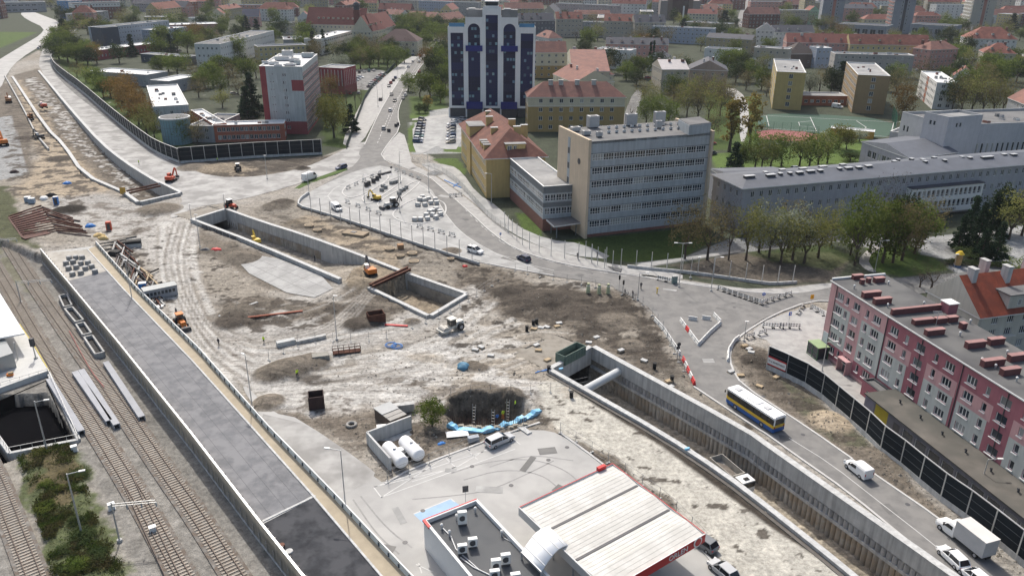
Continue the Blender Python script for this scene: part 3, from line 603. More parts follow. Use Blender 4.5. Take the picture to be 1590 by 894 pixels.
def window_mesh(w,h,nx=2,tr=0.0,fm=None,gm_=None,ft=.1):
 k=(round(w,2),round(h,2),nx,tr,fm.name if fm else '',gm_.name if gm_ else '')
 if k in _wm:return _wm[k]
 mb=MB();mb.m(gm_ or GL);mb.add([(-w/2,0,0),(w/2,0,0),(w/2,0,h),(-w/2,0,h)],[(0,1,2,3)])
 mb.m(fm or WHITE);t=ft;y=-.03
 def bar(x0,z0,x1,z1):mb.add([(x0,y,z0),(x1,y,z0),(x1,y,z1),(x0,y,z1),(x0,0,z0),(x1,0,z0),(x1,0,z1),(x0,0,z1)],[(0,1,2,3),(0,4,5,1),(1,5,6,2),(2,6,7,3),(3,7,4,0)])
 bar(-w/2,0,w/2,t);bar(-w/2,h-t,w/2,h);bar(-w/2,t,-w/2+t,h-t);bar(w/2-t,t,w/2,h-t)
 for i in range(1,nx):x=-w/2+w*i/nx;bar(x-t/2,t,x+t/2,h-t)
 if tr:bar(-w/2+t,h*tr-t/2,w/2-t,h*tr+t/2)
 _wm[k]=mb.mesh('window');return _wm[k]
_sm={}
def sill_mesh(w,m=None,name='sill',d=.22,th=.1):
 k=(round(w,2),name)
 if k not in _sm:
  mb=MB().m(m or WHITE);mb.box((0,-d/2-.02,-th/2-.003),(w+.16,d,th));_sm[k]=mb.mesh(name)
 return _sm[k]
def inst(name,me,parent,loc,rz):
 o=bpy.data.objects.new(name,me);COL.objects.link(o);o.parent=parent;o.location=loc;o.rotation_euler.z=rz;return o
def wallface(mb,A,B,z0,z1,wins,mat,zones=(),reveal=.16):
 A=Vector(A);B=Vector(B);d=(B-A);L_=d.length;d.normalize();nin=Vector((-d.y,d.x))
 us={0.0,L_};vs={z0,z1}
 for q in wins:us|= {q[0],q[2]};vs|= {q[1],q[3]}
 for q in zones:us|= {max(0,q[0]),min(L_,q[2])};vs|= {max(z0,q[1]),min(z1,q[3])}
 us=sorted(us);vs=sorted(vs)
 def pt(u,v,r=0):p=A+d*u+nin*r;return(p.x,p.y,v)
 for i in range(len(us)-1):
  if us[i+1]-us[i] <1e-5:continue
  run=None
  for j in range(len(vs)-1):
   uc=(us[i]+us[i+1])/2;vc=(vs[j]+vs[j+1])/2
   if any(q[0] <uc<q[2] and q[1] <vc<q[3] for q in wins):continue
   mm_=mat
   for q in zones:
    if q[0] <uc<q[2] and q[1] <vc<q[3]:mm_=q[4]
   mb.m(mm_);mb.face([pt(us[i],vs[j]),pt(us[i+1],vs[j]),pt(us[i+1],vs[j+1]),pt(us[i],vs[j+1])])
 mb.m(mat)
 for q in wins:
  a,b,c,e=q[:4]
  for(u,v),(u2,v2) in(((a,b),(c,b)),((c,b),(c,e)),((c,e),(a,e)),((a,e),(a,b))):
   mb.face([pt(u,v),pt(u,v,reveal),pt(u2,v2,reveal),pt(u2,v2)])
def put_windows(rt,A,B,wins,name='window',reveal=.16,sill=False,fm=None,gm_=None,nx=2,tr=0.0):
 A=Vector(A);B=Vector(B);d=(B-A).normalized();nin=Vector((-d.y,d.x));rz=math.atan2(d.y,d.x);off=rt.location
 for q in wins:
  w_,h_=q[2]-q[0],q[3]-q[1];p=A+d*(q[0]+q[2])/2+nin*(reveal-.02)
  n_=q[4] if len(q) >4 else nx
  o=inst(name,window_mesh(w_,h_,n_,tr,fm,gm_),rt,(p.x-off.x,p.y-off.y,q[1]-off.z),rz)
  if sill:s_=inst('sill',sill_mesh(w_),o,(0,-reveal+.02,0),0)
def ccw(P):
 P=[Vector((p[0],p[1])) for p in P];n=len(P)
 if sum(P[i].x*P[(i+1) %n].y-P[(i+1) %n].x*P[i].y for i in range(n)) <0:P.reverse()
 return P
def facing(A,B):
 m=(A+B)/2;d=B-A;nout=Vector((d.y,-d.x));return nout.dot(-m) >0
def auto_wins(L_,z0,z1,floors,w=1.3,h=1.5,gap=2.8,m0=1.2,sill=1.0,nx=2):
 n=max(1,int((L_-2*m0+gap-w)/gap));tot=(n-1)*gap;u0=(L_-tot)/2;fh=(z1-z0)/floors;out=[]
 for f in range(floors):
  for i in range(n):
   u=u0+i*gap;v=z0+f*fh+sill*fh/3.0
   out.append((u-w/2,v,u+w/2,v+min(h,fh*.62),nx))
 return out
def roof_geo(mb,foot,z1,rh,kind,rm,wm,ov=.45,axis=None,inset=None):
 a,b,c,d=[Vector(p) for p in foot];L_=(b-a).length;Wd=(d-a).length
 if axis is None:axis=0 if L_>=Wd else 1
 if axis==1:a,b,c,d=b,c,d,a;L_,Wd=Wd,L_
 ex=(b-a).normalized();ey=(d-a).normalized()
 og=.2 if kind=='gable' else ov
 def P(u,v,z):q=a+ex*u+ey*v;return(q.x,q.y,z)
 ins=(Wd/2 if inset is None else inset) if kind=='hip' else-og
 ins=min(ins,L_/2-.01)
 E_=[P(-og,-ov,z1),P(L_+og,-ov,z1),P(L_+og,Wd+ov,z1),P(-og,Wd+ov,z1)];R1,R2=P(ins,Wd/2,z1+rh),P(L_-ins,Wd/2,z1+rh)
 lo=[(p[0],p[1],z1-.22) for p in E_]
 mb.m(rm);mb.add(E_+[R1,R2],[(0,1,5,4),(2,3,4,5)]);mb.m(rm if kind=='hip' else wm);mb.add(E_+[R1,R2],[(1,2,5),(3,0,4)])
 mb.m(WHITE if kind!='x' else rm);mb.add(E_+lo,[(4,5,1,0),(5,6,2,1),(6,7,3,2),(7,4,0,3),(7,6,5,4)])
 return lambda u,v:P(u,v,z1+rh*max(0,1-abs(v-Wd/2)/(Wd/2+ov))),L_,Wd,math.atan2(ex.y,ex.x)
def building(name,label,foot,H,wm,floors=3,roof='flat',rm=None,rh=4,cat='building',group=None,z0=0.0,w=1.3,h=1.5,gap=2.8,par=.5,chim=0,rt=None,zones=None,axis=None,winspec=None,sides=None,m0=1.2,inset=None,capm=None,fm=None,gm_=None,nx=2,tr=0.,ov=.45,sill=1.0,stuff=0,boxes=0,seed=0,dorm=0,band=None):
 F=ccw(foot);cen=sum(F,Vector((0,0)))/len(F);rg=random.Random(seed or int(cen.x*7+cen.y*13))
 if rt is None:rt=root(name,(cen.x,cen.y,0),label,cat,group,world=True)
 mb=MB();n=len(F);top=H+(par if roof=='flat' else 0);allw=[]
 for i in range(n):
  A,B=F[i],F[(i+1) %n];L_=(B-A).length
  if facing(A,B) and L_>2.5:
   ws=winspec(i,L_) if winspec else(auto_wins(L_,z0,H,floors,w,h,gap,m0,sill,nx) if(sides is None or i in sides) else[])
   if ws is None:ws=auto_wins(L_,z0,H,floors,w,h,gap,m0,sill,nx)
   zz=zones(i,L_) if zones else[]
   if band:zz=zz+[(0,band[0],L_,band[1],band[2])]
   md=(A+B)/2;ob=abs(Vector(((B-A).y,-(B-A).x)).normalized().dot(md.normalized()));rv=.16 if ob>.45 else .05
   wallface(mb,A,B,z0,top,ws,wm,zz,rv);allw.append((A,B,ws,rv))
  else:mb.m(wm);mb.face([(A.x,A.y,z0),(B.x,B.y,z0),(B.x,B.y,top),(A.x,A.y,top)])
 mb.part('wall',rt)
 tot=sum(len(x[2]) for x in allw)
 for A,B,ws,rv in allw:put_windows(rt,A,B,ws,reveal=rv,fm=fm,gm_=gm_,nx=nx,tr=tr)
 rb=MB()
 if roof=='flat':
  rb.m(rm or FELT);ins=[]
  for i in range(n):
   p,a,b=F[i],F[i-1],F[(i+1) %n];d1=(p-a).normalized();d2=(b-p).normalized();n1_=Vector((-d1.y,d1.x));n2_=Vector((-d2.y,d2.x));k=1+n1_.dot(n2_)
   ins.append(p+(n1_+n2_)/max(.3,k)*.28)
  rb.prism(ins,H-.25,H+.02,True,False);ro=rb.part('roof',rt)
  cb=MB().m(capm or WHITE)
  for i in range(n):
   a,b,c,d=F[i],F[(i+1) %n],ins[(i+1) %n],ins[i];k=.0;nn=Vector(((b-a).y,-(b-a).x)).normalized()*.06
   a2,b2=a+nn,b+nn
   vs=[(a2.x,a2.y,top),(b2.x,b2.y,top),(c.x,c.y,top),(d.x,d.y,top),(a2.x,a2.y,top+.1),(b2.x,b2.y,top+.1),(c.x,c.y,top+.1),(d.x,d.y,top+.1),(c.x,c.y,H),(d.x,d.y,H)]
   cb.add(vs,[(0,1,5,4),(4,5,6,7),(6,2,8,9,3,7)] if False else[(0,1,5,4),(4,5,6,7),(7,6,8,9)])
  cb.part('parapet_cap',rt)
  if boxes:
   bb=Vector((0,0));
   for k in range(boxes):
    t1,t2=rg.uniform(.15,.85),rg.uniform(.25,.75);q=F[0].lerp(F[1],t1).lerp(F[3%n].lerp(F[2],t1),t2);sx,sy,sz=rg.uniform(.8,2.4),rg.uniform(.7,1.6),rg.uniform(.5,1.3)
    e=F[1]-F[0];u=MB().m(rg.choice([METAL,WHITE,BRICK,FELTL]));u.box((q.x,q.y,H+.02+sz/2),(sx,sy,sz),math.atan2(e.y,e.x));u.m(DMET);u.box((q.x,q.y,H+.06+sz),(sx*.8,sy*.8,.08),math.atan2(e.y,e.x));u.part('roof_unit',ro)
 else:
  pf,L_,Wd,rz=roof_geo(rb,F,H,rh,roof,rm or RTILE,wm,ov,axis,inset);ro=rb.part('roof',rt)
  for k in range(chim):
   u_=L_*(k+.5+rg.uniform(-.2,.2))/chim;v_=Wd*(.5+rg.choice([-.12,.1,.14]));p=pf(u_,v_)
   u=MB().m(BRICK if rg.random() <.6 else CONCL);ch=rg.uniform(1.2,2.0);u.box((p[0],p[1],p[2]+ch/2-.5),(rg.uniform(.9,2.2),.7,ch+1),rz);u.m(CONCL);u.box((p[0],p[1],p[2]+ch+.06),(1.2,.9,.14),rz);u.part('chimney',ro)
  for k in range(dorm):
   u_=L_*(k+.5)/dorm
   for v_ in(Wd*.16,Wd*.84):
    p=pf(u_,v_);q=Vector((p[0],p[1]));
    if(q-cen).dot(-cen) <0:continue
    u=MB().m(wm);u.box((p[0],p[1],p[2]+.5),(1.5,1.4,1.4),rz);u.m(rm or RTILE);u.box((p[0],p[1],p[2]+1.25),(1.8,1.8,.14),rz);u.part('dormer',ro)
    oo=Vector((math.sin(rz),-math.cos(rz)));
    if oo.dot(-cen) <0:oo=-oo
    c0=q+oo*.74;off=rt.location
    inst('window',window_mesh(1.0,.9,2,0,fm,None),rt,(c0.x-off.x,c0.y-off.y,p[2]+.15),math.atan2(oo.x,-oo.y))
 return rt,F,ro
def RP(pts,z):return[Vector((G(a,b,z).x,G(a,b,z).y)) for a,b in pts]
def rect3(a,b,c,z,square=True):
 A,B,C_=RP([a,b,c],z)
 if square:
  d=(C_-B).normalized() if(C_-B).length> (A-B).length else None
  if d is not None:nn=Vector((-d.y,d.x));l=(A-B).dot(nn);A=B+nn*l
  else:
   d=(A-B).normalized();nn=Vector((-d.y,d.x));l=(C_-B).dot(nn);C_=B+nn*l
 return[A,B,C_,A+C_-B]
def front(p0,p1,z,depth):
 A,B=RP([p0,p1],z);d=(B-A).normalized();nn=Vector((-d.y,d.x))
 if nn.dot((A+B)/2) <0:nn=-nn
 return[A,B,B+nn*depth,A+nn*depth]
 # --- pink apartment block
PK=WM('pink_render',(.55,.33,.33),.1);DPK=WM('dark_pink_render',(.34,.13,.155),.1);PGR=WM('pale_green_render',(.50,.52,.49),.12);
HP=14.4
q0=RP([(1292,437)],HP)[0];q1=RP([(1590,622)],HP)[0];qm=RP([(1386,491)],HP)[0];dd=(q1-q0).normalized();nn=Vector((-dd.y,dd.x));
if nn.dot(q0) <0:nn=-nn
Ltot=(q1-q0).length+26;Dp=11.0;L1_=(qm-q0).dot(dd)
prt=root('apartment_block',(q0.x,q0.y,0),'long five storey apartment block in pink and pale green beside the black noise barrier','apartment block',world=True)
F=[q0,q0+dd*Ltot,q0+dd*Ltot+nn*Dp,q0+nn*Dp]
mb=MB();pats=[];fh=2.62;base=1.15
secs=[(0,L1_,PK,[(2.0+1.4,2,1.7),(2.0+4.4,1,.8),(8.6,2,1.7),(11.6,1,.8),(14.2,2,1.9)])]
cols_all=[];zones=[];u=L1_
def addsec(u0,L_,basem,cols,zz):
 zones.append((u0,0,u0+L_,99,basem))
 for(a,r0,b,r1,m_) in zz:zones.append((u0+a,base-.55+fh*r0,u0+b,base-.55+fh*r1,m_))
 for(cx,nx_,w_) in cols:
  for r in range(5):cols_all.append((u0+cx-w_/2,base+.35+fh*r,u0+cx+w_/2,base+.35+fh*r+1.35,nx_))
s1=L1_/17.0
addsec(0,L1_,PK,[(3.3*s1,3,1.9),(5.6*s1,1,.8),(8.4*s1,2,1.7),(11.6*s1,1,.8),(14.3*s1,3,1.9)],[(2.1*s1,1,6.9*s1,4,PGR),(10.4*s1,1,16.9*s1,4,PGR),(2.0*s1,0,17*s1,1,DPK),(7.1*s1,0,10.2*s1,1,PK)])
uu0=L1_
while uu0<Ltot-3:
 LS=16.6
 addsec(uu0,min(LS,Ltot-uu0),DPK,[c for c in[(1.9,3,1.9),(4.9,1,.8),(8.0,2,1.9),(11.4,1,.8),(14.2,3,1.9)] if uu0+c[0]+1.5<Ltot],[(0.25,3,6.4,4,PK),(.25,1,6.0,3,PGR),(9.9,3,16.2,4,PK),(9.9,0,16.0,3,PGR),(0,-1,6.4,1,DPK)])
 uu0+=LS
A,B=F[0],F[1]
if not facing(A,B):A,B=B,A;cols_all=[(Ltot-c[2],c[1],Ltot-c[0],c[3],c[4]) for c in cols_all];zones=[(Ltot-z_[2],z_[1],Ltot-z_[0],z_[3],z_[4]) for z_ in zones]
wallface(mb,A,B,0,HP,cols_all,PK,zones,.2);mb.m(PK)
for A_,B_ in((F[1],F[2]),(F[2],F[3]),(F[3],F[0])):mb.face([(B_.x,B_.y,0),(A_.x,A_.y,0),(A_.x,A_.y,HP),(B_.x,B_.y,HP)])
mb.part('wall',prt);put_windows(prt,A,B,cols_all,reveal=.2,sill=True)
rb=MB().m(M('bitumen_roof',(.085,.085,.087),.9,.3,.25,bump=.02,tint=(.125,.125,.122)));rb.prism([F[0]-nn*.35,F[1]-nn*.35,F[2]+nn*.2,F[3]+nn*.2],HP,HP+.3);pro=rb.part('roof',prt)
cb=MB().m(WHITE);cb.beam((*(F[0]-nn*.38),HP+.22),(*(F[1]-nn*.38),HP+.22),.1,.2);cb.beam((*(F[0]-dd*.05),HP+.5),(*(F[3]-dd*.05),HP+.5),.3,.35);cb.part('roof_edge',prt)
def onroof(px,py):g_=G(px,py,HP+.3);return Vector((g_.x,g_.y))
rz_=math.atan2(nn.y,nn.x)
CHB=M('red_brick',(.15,.062,.062),.9,.2,2)
for(px,py,l,wd,hh) in[(1331,429,2,.8,.8),(1338,437,.7,.6,.9),(1348,435,.7,.6,.9),(1364,434,2,.8,.9),(1352,457,3.4,.8,1.0),(1369,467,3.2,.8,1.0),(1432,498,3.6,.8,.8),(1459,497,2,.8,.9),(1477,495,1.8,.8,.9),(1450,515,3.2,.8,.9),(1494,506,.9,.8,1.0),(1513,535,3.2,.8,1.0),(1545,530,2.6,.8,1.0),(1540,563,3.6,.8,1.0),(1580,555,3.4,.8,1.0),(1567,577,2.9,.8,1.0)]:
 q=onroof(px,py+4);u=MB().m(CHB);u.box((q.x,q.y,HP+.3+hh/2),(l,wd,hh),rz_);u.m(M('tile_cap',(.30,.17,.16),.8));u.box((q.x,q.y,HP+.34+hh),(l+.1,wd+.1,.08),rz_);u.part('chimney',pro)
u=MB().m(CHB);a_=qm-nn*.4;b_=qm+nn*(Dp+.2);u.beam((a_.x,a_.y,HP+.75),(b_.x,b_.y,HP+.75),.5,1.0);u.m(M('tile_cap',(.34,.2,.19),.8));u.beam((a_.x,a_.y,HP+1.3),(b_.x,b_.y,HP+1.3),.62,.1);u.part('fire_wall',pro)
q=qm+nn*(Dp-1.2)+dd*.9;u=MB().m(DPK);u.box((q.x,q.y,HP+1.0),(1.8,1.8,2.0),rz_);u.m(WHITE);u.box((q.x,q.y,HP+2.06),(2.1,2.1,.14),rz_);u.part('roof_hatch',pro)
for(px,py) in[(1326,446),(1378,475),(1379,440),(1434,472),(1420,499),(1472,470),(1524,560),(1490,519),(1563,548),(1578,590),(1545,570),(1506,500)]:
 q=onroof(px,py+2);u=MB().m(METAL);u.tube((q.x,q.y,HP+.3),(q.x,q.y,HP+.8),.12,.12,8);u.m(WHITE);u.ball((q.x,q.y,HP+.88),.2,8,4);u.part('roof_vent',pro)
u=MB().m(METAL);q=onroof(1453,505);u.tube((q.x,q.y,HP+.3),(q.x,q.y,HP+2.6),.04)
for k in range(5):u.beam((q.x-.7,q.y+.1*k,HP+2.2+.1*k),(q.x+.7,q.y+.1*k,HP+2.2+.1*k),.04,.04)
u.part('aerial',pro)
for uq in(2.0*s1,L1_,L1_+8.2,L1_+16.6,L1_+24.8):
 p=q0+dd*uq-nn*.09;u=MB().m(DMET);u.tube((p.x,p.y,.2),(p.x,p.y,HP),.07,.07,6);u.part('drainpipe',prt)
 # entrance canopies
for uq in(8.6*s1,):
 p=q0+dd*uq-nn*.6;u=MB().m(PK);u.box((p.x,p.y,2.6),(1.1,2.6,.16),rz_);
 for s_ in(-1.3,1.3):r_=p+dd*s_*.9;u.box((r_.x,r_.y,1.26),(1.0,.14,2.5),rz_)
 u.part('porch',prt);p=q0+dd*uq-nn*.05;u=MB().m(DMET);u.box((p.x,p.y,1.1),(.12,1.5,2.2),rz_);u.part('door',prt)
p=q0+dd*.95-nn*.04;u=MB().m(M('notice',(.5,.53,.56),.6,.1,3));u.box((p.x,p.y,3.6),(.06,1.5,2.2),rz_);u.part('mural',prt)
# green shelter at the block's corner
p=G(1268,553);t=root('glass_shelter',(p.x,p.y,0),'small green framed glass shelter with lime roof at the pink block corner','shelter',rz=math.atan2(dd.y,dd.x))
u=MB().m(M('lime_roof',(.24,.32,.17),.6,.1));u.box((0,0,2.6),(3.4,2.4,.12));u.part('roof',t)
u=MB().m(M('green_frame',(.03,.12,.05),.5,.1))
for a_ in(-1.6,0,1.6):
 for b_ in(-1.1,1.1):u.box((a_,b_,1.27),(.1,.1,2.54))
for b_ in(-1.1,1.1):u.box((0,b_,.1),(3.2,.08,.1));u.box((0,b_,1.2),(3.2,.06,.06))
u.part('frame',t);u=MB().m(GL)
for b_ in(-1.1,1.1):u.box((0,b_,1.35),(3.0,.02,2.2))
u.box((1.6,0,1.35),(.02,2.0,2.2));u.part('glazing',t)
# low shops in front of the pink block
SHW=WM('grey_shop_wall',(.17,.17,.19),.1);
s0=q0+dd*(L1_+5.0);dsh=5.6;Ls=Ltot-(L1_+5.0)
Fs=[s0-nn*dsh,s0+dd*Ls-nn*dsh,s0+dd*Ls-nn*.05,s0-nn*.05]
srt=root('shop_row',(s0.x,s0.y,0),'low flat roofed row of shops along the foot of the pink apartment block','shops',world=True)
mb=MB();L_=Ls;ws=[]
uq=9.0
while uq<L_-4:ws.append((uq,.9,uq+2.3,2.7,1));uq+=2.75
YEL=M('yellow_panel',(.42,.34,.03),.6,.1)
Aq,Bq=Fs[0],Fs[1]
wallface(mb,Aq,Bq,0,3.5,ws,SHW,[(0,0,2.3,3.5,M('lilac_panel',(.2,.2,.26),.7)),(2.6,.4,5.6,3.2,YEL),(7.0,0,8.4,2.6,DMET)])
mb.m(SHW);mb.face([(Fs[3].x,Fs[3].y,0),(Fs[0].x,Fs[0].y,0),(Fs[0].x,Fs[0].y,3.5),(Fs[3].x,Fs[3].y,3.5)])
mb.part('wall',srt);put_windows(srt,Aq,Bq,ws)
u=MB().m(M('mossy_roof',(.135,.125,.11),.9,.3,.3,tint=(.09,.088,.078)));u.prism([Fs[0]-nn*.35,Fs[1]-nn*.35,Fs[2],Fs[3]],3.5,3.72);sro=u.part('roof',srt)
for k in range(9):
 p=s0+dd*(4+k*4.6)-nn*2.4;u=MB().m(DMET);u.tube((p.x,p.y,3.7),(p.x,p.y,4.25),.16,.13,8);u.tube((p.x,p.y,4.2),(p.x-.3,p.y-.2,4.35),.13,.13,6);u.part('vent_pipe',sro)
txtm=M('black_letters',(.02,.02,.02),.6)
# annex to the left of the shops (low brick lean-to)
Fa=[q0+dd*(L1_*.98)-nn*2.2,q0+dd*(L1_+5.0)-nn*2.2,q0+dd*(L1_+5.0)-nn*.05,q0+dd*(L1_*.98)-nn*.05]
building('brick_annex','narrow dark pink annex with black roof between the pink block and the shops',Fa,2.6,DPK,1,'flat',FELT,w=.8,h=.6,gap=1.8,par=.2,capm=DMET)
# --- office block
OFG=WM('office_grey',(.40,.435,.455),.2);CREAM=WM('cream_end',(.56,.46,.34),.08);OFD=WM('office_dark',(.16,.175,.185),.1)
HO=25.0;A,B=RP([(916,223),(1103,209)],HO);d=(B-A).normalized();nn2=Vector((-d.y,d.x));bk=RP([(876,202)],HO)[0];dep=(bk-A).dot(nn2)
ort=root('office_block',((A.x+B.x)/2,(A.y+B.y)/2,0),'tall grey office block with six white window bands and cream end walls','office block',world=True)
LO=(B-A).length;ws=[];nb_=11;m_=.9;cw=(LO-2*m_)/nb_
for r in range(6):
 for i in range(nb_):ws.append((m_+i*cw+.05,2.7+r*3.55,m_+(i+1)*cw-.05,2.7+r*3.55+1.75,4))
mb=MB();zz=[(0,2.7+r*3.55+1.75,LO,2.7+r*3.55+1.95,OFD) for r in range(6)]
wallface(mb,A,B,0,HO+.4,ws,OFG,zz+[(0,0,LO,.8,BRICK)],.12)
C2,D2=B+nn2*dep,A+nn2*dep
for a_,b_ in((B,C2),(C2,D2),(D2,A)):mb.m(OFG);mb.face([(a_.x,a_.y,0),(b_.x,b_.y,0),(b_.x,b_.y,HO+.4),(a_.x,a_.y,HO+.4)])
mb.part('wall',ort);put_windows(ort,A,B,ws,reveal=.08,tr=.36)
for(E0,sg) in((A,-1),(B,1)):
 u=MB().m(CREAM);a_=E0-nn2*.9-d*.0;b_=E0+nn2*(dep+.6);o1=d*sg*.7
 u.prism([a_,b_,b_+o1,a_+o1],0,HO+1.1)
 if sg<0:
  for zq in(4,8,12,16,20):
   p=E0+nn2*dep*.62+o1*1.03;u.m(DMET);u.box((p.x,p.y,zq+1),(.12,1.1,1.6),math.atan2(d.y,d.x))
  p=E0+nn2*dep*.62+o1*1.02;u.m(OFG);u.box((p.x,p.y,13),(.08,1.5,23),math.atan2(d.y,d.x));p=E0+nn2*dep*.25+o1*1.02;u.m(DMET)
  u.tube((p.x,p.y,19.5),(p.x-d.x*.1,p.y-d.y*.1,19.5),.8,.8,14)
 u.part('end_wall',ort)
u=MB().m(FELT);u.prism([A,B,C2,D2],HO-.2,HO+.45);oro=u.part('roof',ort)
def unit(par,p,s,z,m_=METAL,rz=0,nm='roof_unit',leg=.3):
 u=MB().m(m_);u.box((p.x,p.y,z+leg+s[2]/2),s,rz);u.m(DMET);u.box((p.x,p.y,z+leg/2),(s[0]*.8,s[1]*.8,leg),rz);u.box((p.x,p.y,z+leg+s[2]+.03),(s[0]*.6,s[1]*.6,.06),rz);return u.part(nm,par)
rzo=math.atan2(d.y,d.x)
for(px,py,s) in[(920,201,(3,2,3)),(910,213,(2,1.5,1)),(979,198,(3.2,1.4,3)),(1023,194,(3.2,1.4,3)),(1022,202,(1.6,1.2,1.8)),(1063,195,(2,1,.5)),(930,216,(1.5,1,1.2)),(893,207,(2.4,1.6,1))]:
 g_=G(px,py,HO);unit(oro,g_,s,HO+.45,rz=rzo)
for k in range(22):
 g_=G(945+(k%11)*12,203+(k//11)*7-(k%11)*.7,HO);unit(oro,g_,(.8,.5,.6),HO+.45,MEMB,rzo,'air_conditioner',.2)
f2_=RP([(1053,190),(1070,200),(1104,196)],HO+2.2);u=MB().m(OFG);f3_=f2_[0]+f2_[2]-f2_[1];u.prism([f2_[0],f2_[1],f2_[2],f3_],HO+.45,HO+3);u.m(FELT);u.prism([f2_[0]*.98+f2_[2]*.02,f2_[1]*.98+f3_*.02,f2_[2]*.98+f2_[0]*.02,f3_*.98+f2_[1]*.02],HO+3,HO+3.15);u.part('lift_house',oro)
# low wing with entrance
HW=12.0;FW=rect3((792,248),(844,292),(893,289),HW,True);FWc=ccw(FW)
def wsp(i,L_):
 A_,B_=FWc[i],FWc[(i+1) %4];n_=int((L_-.8)/1.55);o_=[]
 for z_ in(4.6,8.3):
  for k in range(n_):o_.append((.4+(L_-.8)/n_*k+.06,z_,.4+(L_-.8)/n_*(k+1)-.06,z_+1.75,2))
 return o_
wr,_,wro=building('office_wing','low grey office wing with flat roof joined to the tall office block',FW,HW,OFG,2,winspec=wsp,rm=FELTL,par=.35,zones=lambda i,L_:[(0,10.4,L_,12.6,OFD),(0,6.6,L_,7.9,OFD),(0,0,L_,3.4,M('plinth_brick',(.22,.11,.09),.9,.15,2))],tr=.36)
g_=G(880,262,HW);unit(wro,g_,(1.2,.8,1),HW,FELTL,.2)
c0,c1,c2=G(848,342,3.4),G(860,353,3.4),G(903,347,3.4);c3=c0+c2-c1
cn=root('entrance_canopy',(c1.x,c1.y,0),'flat concrete canopy on posts over the office entrance','canopy',world=True)
u=MB().m(CONCL);u.prism([c0,c1,c2,c3],3.3,3.6);u.m(FELT);u.prism([c0*.97+c2*.03,c1*.97+c3*.03,c2*.97+c0*.03,c3*.97+c1*.03],3.6,3.66);u.part('slab',cn)
for p in(c0*.85+c2*.15,c1*.85+c3*.15,c2*.85+c0*.15):
 u=MB().m(OFD);u.tube((p.x,p.y,0),(p.x,p.y,3.3),.14,.14,8);u.part('post',cn)
 # --- yellow school with brown hip roof
YS=WM('yellow_render',(.50,.37,.16),.1);YC=WM('cream_render',(.54,.50,.38),.08);OCR=WM('ochre_render',(.36,.26,.11),.1)
FSch=rect3((716,193),(755,246),(844,240),12.4,True)
rs,Fsch,sro2=building('school','yellow three storey school with steep brown hipped roof next to the office wing',FSch,12.4,YS,3,'hip',BROWNT,7.0,gap=2.3,w=1.1,h=1.7,ov=.9,winspec=lambda i,L_:None if L_>20 else[],inset=9)
def yellow_box(px,py,z0_,sx,sy,sz,rz,par,nm,mt=None,cap=True):
 g_=G(px,py,z0_);u=MB().m(mt or YS);u.box((g_.x,g_.y,z0_+sz/2-1),(sx,sy,sz+2),rz)
 if cap:u.m(FELTL);u.box((g_.x,g_.y,z0_+sz+.1),(sx+.4,sy+.4,.18),rz)
 return u.part(nm,par),g_
ed=(Fsch[1]-Fsch[0]);a_,b_,c_=RP([(716,193),(755,246),(844,240)],12.4);e1=(a_-b_).normalized();rzs=math.atan2(e1.y,e1.x);e2=(c_-b_).normalized()
p=b_+e1*(a_-b_).length*.62+e2*2.2;u=MB().m(YS);u.box((p.x,p.y,8),(8,5.4,16.4),rzs);u.m(FELTL);u.box((p.x,p.y,16.3),(8.5,5.9,.25),rzs);u.part('stair_tower',rs)
for(t_,s_,zz_,hh) in[(.30,5.5,14.2,5),(.52,6.0,15.5,5.0),(.16,11.5,17.2,3.5),(.40,12.5,16,4.5),(.75,8,16,4),(.30,15.5,13.0,6.5)]:
 p=b_+e1*(a_-b_).length*t_+e2*s_;u=MB().m(YS);u.box((p.x,p.y,zz_+hh/2-1),(1.1,2.2,hh),rzs);u.m(CONCL);u.box((p.x,p.y,zz_+hh-1+.07),(1.3,2.4,.14),rzs);u.part('chimney',sro2)
for k in range(3):
 p=b_+e1*(7.5+k*3.2)+e2*1.7;u=MB().m(YS);u.box((p.x,p.y,13.9),(1.7,2.4,1.8),rzs);u.m(FELTL);u.box((p.x,p.y,14.9),(2.1,2.8,.14),rzs);u.part('dormer',sro2)
p=b_+e1*2.2+e2*9.5;u=MB().m(YS);u.box((p.x,p.y,14.6),(2.6,6.0,2.6),rzs);u.m(FELTL);u.box((p.x,p.y,16.0),(3.2,6.6,.16),rzs)
u.part('dormer',sro2)
for k in(-1.9,0,1.9):
 pp=p-e1*1.33+e2*k;inst('window',window_mesh(1.4,1.4,2),rs,(pp.x-rs.location.x,pp.y-rs.location.y,14.1),math.atan2(e2.y,e2.x))
for(px,py) in((787,213),(796,212)):
 g_=G(px,py,15.6);u=MB().m(METAL);u.box((g_.x,g_.y,15.8),(1.0,.9,.5),rzs);u.m(GL);u.box((g_.x,g_.y,16.08),(.85,.75,.06),rzs);u.part('skylight',sro2)
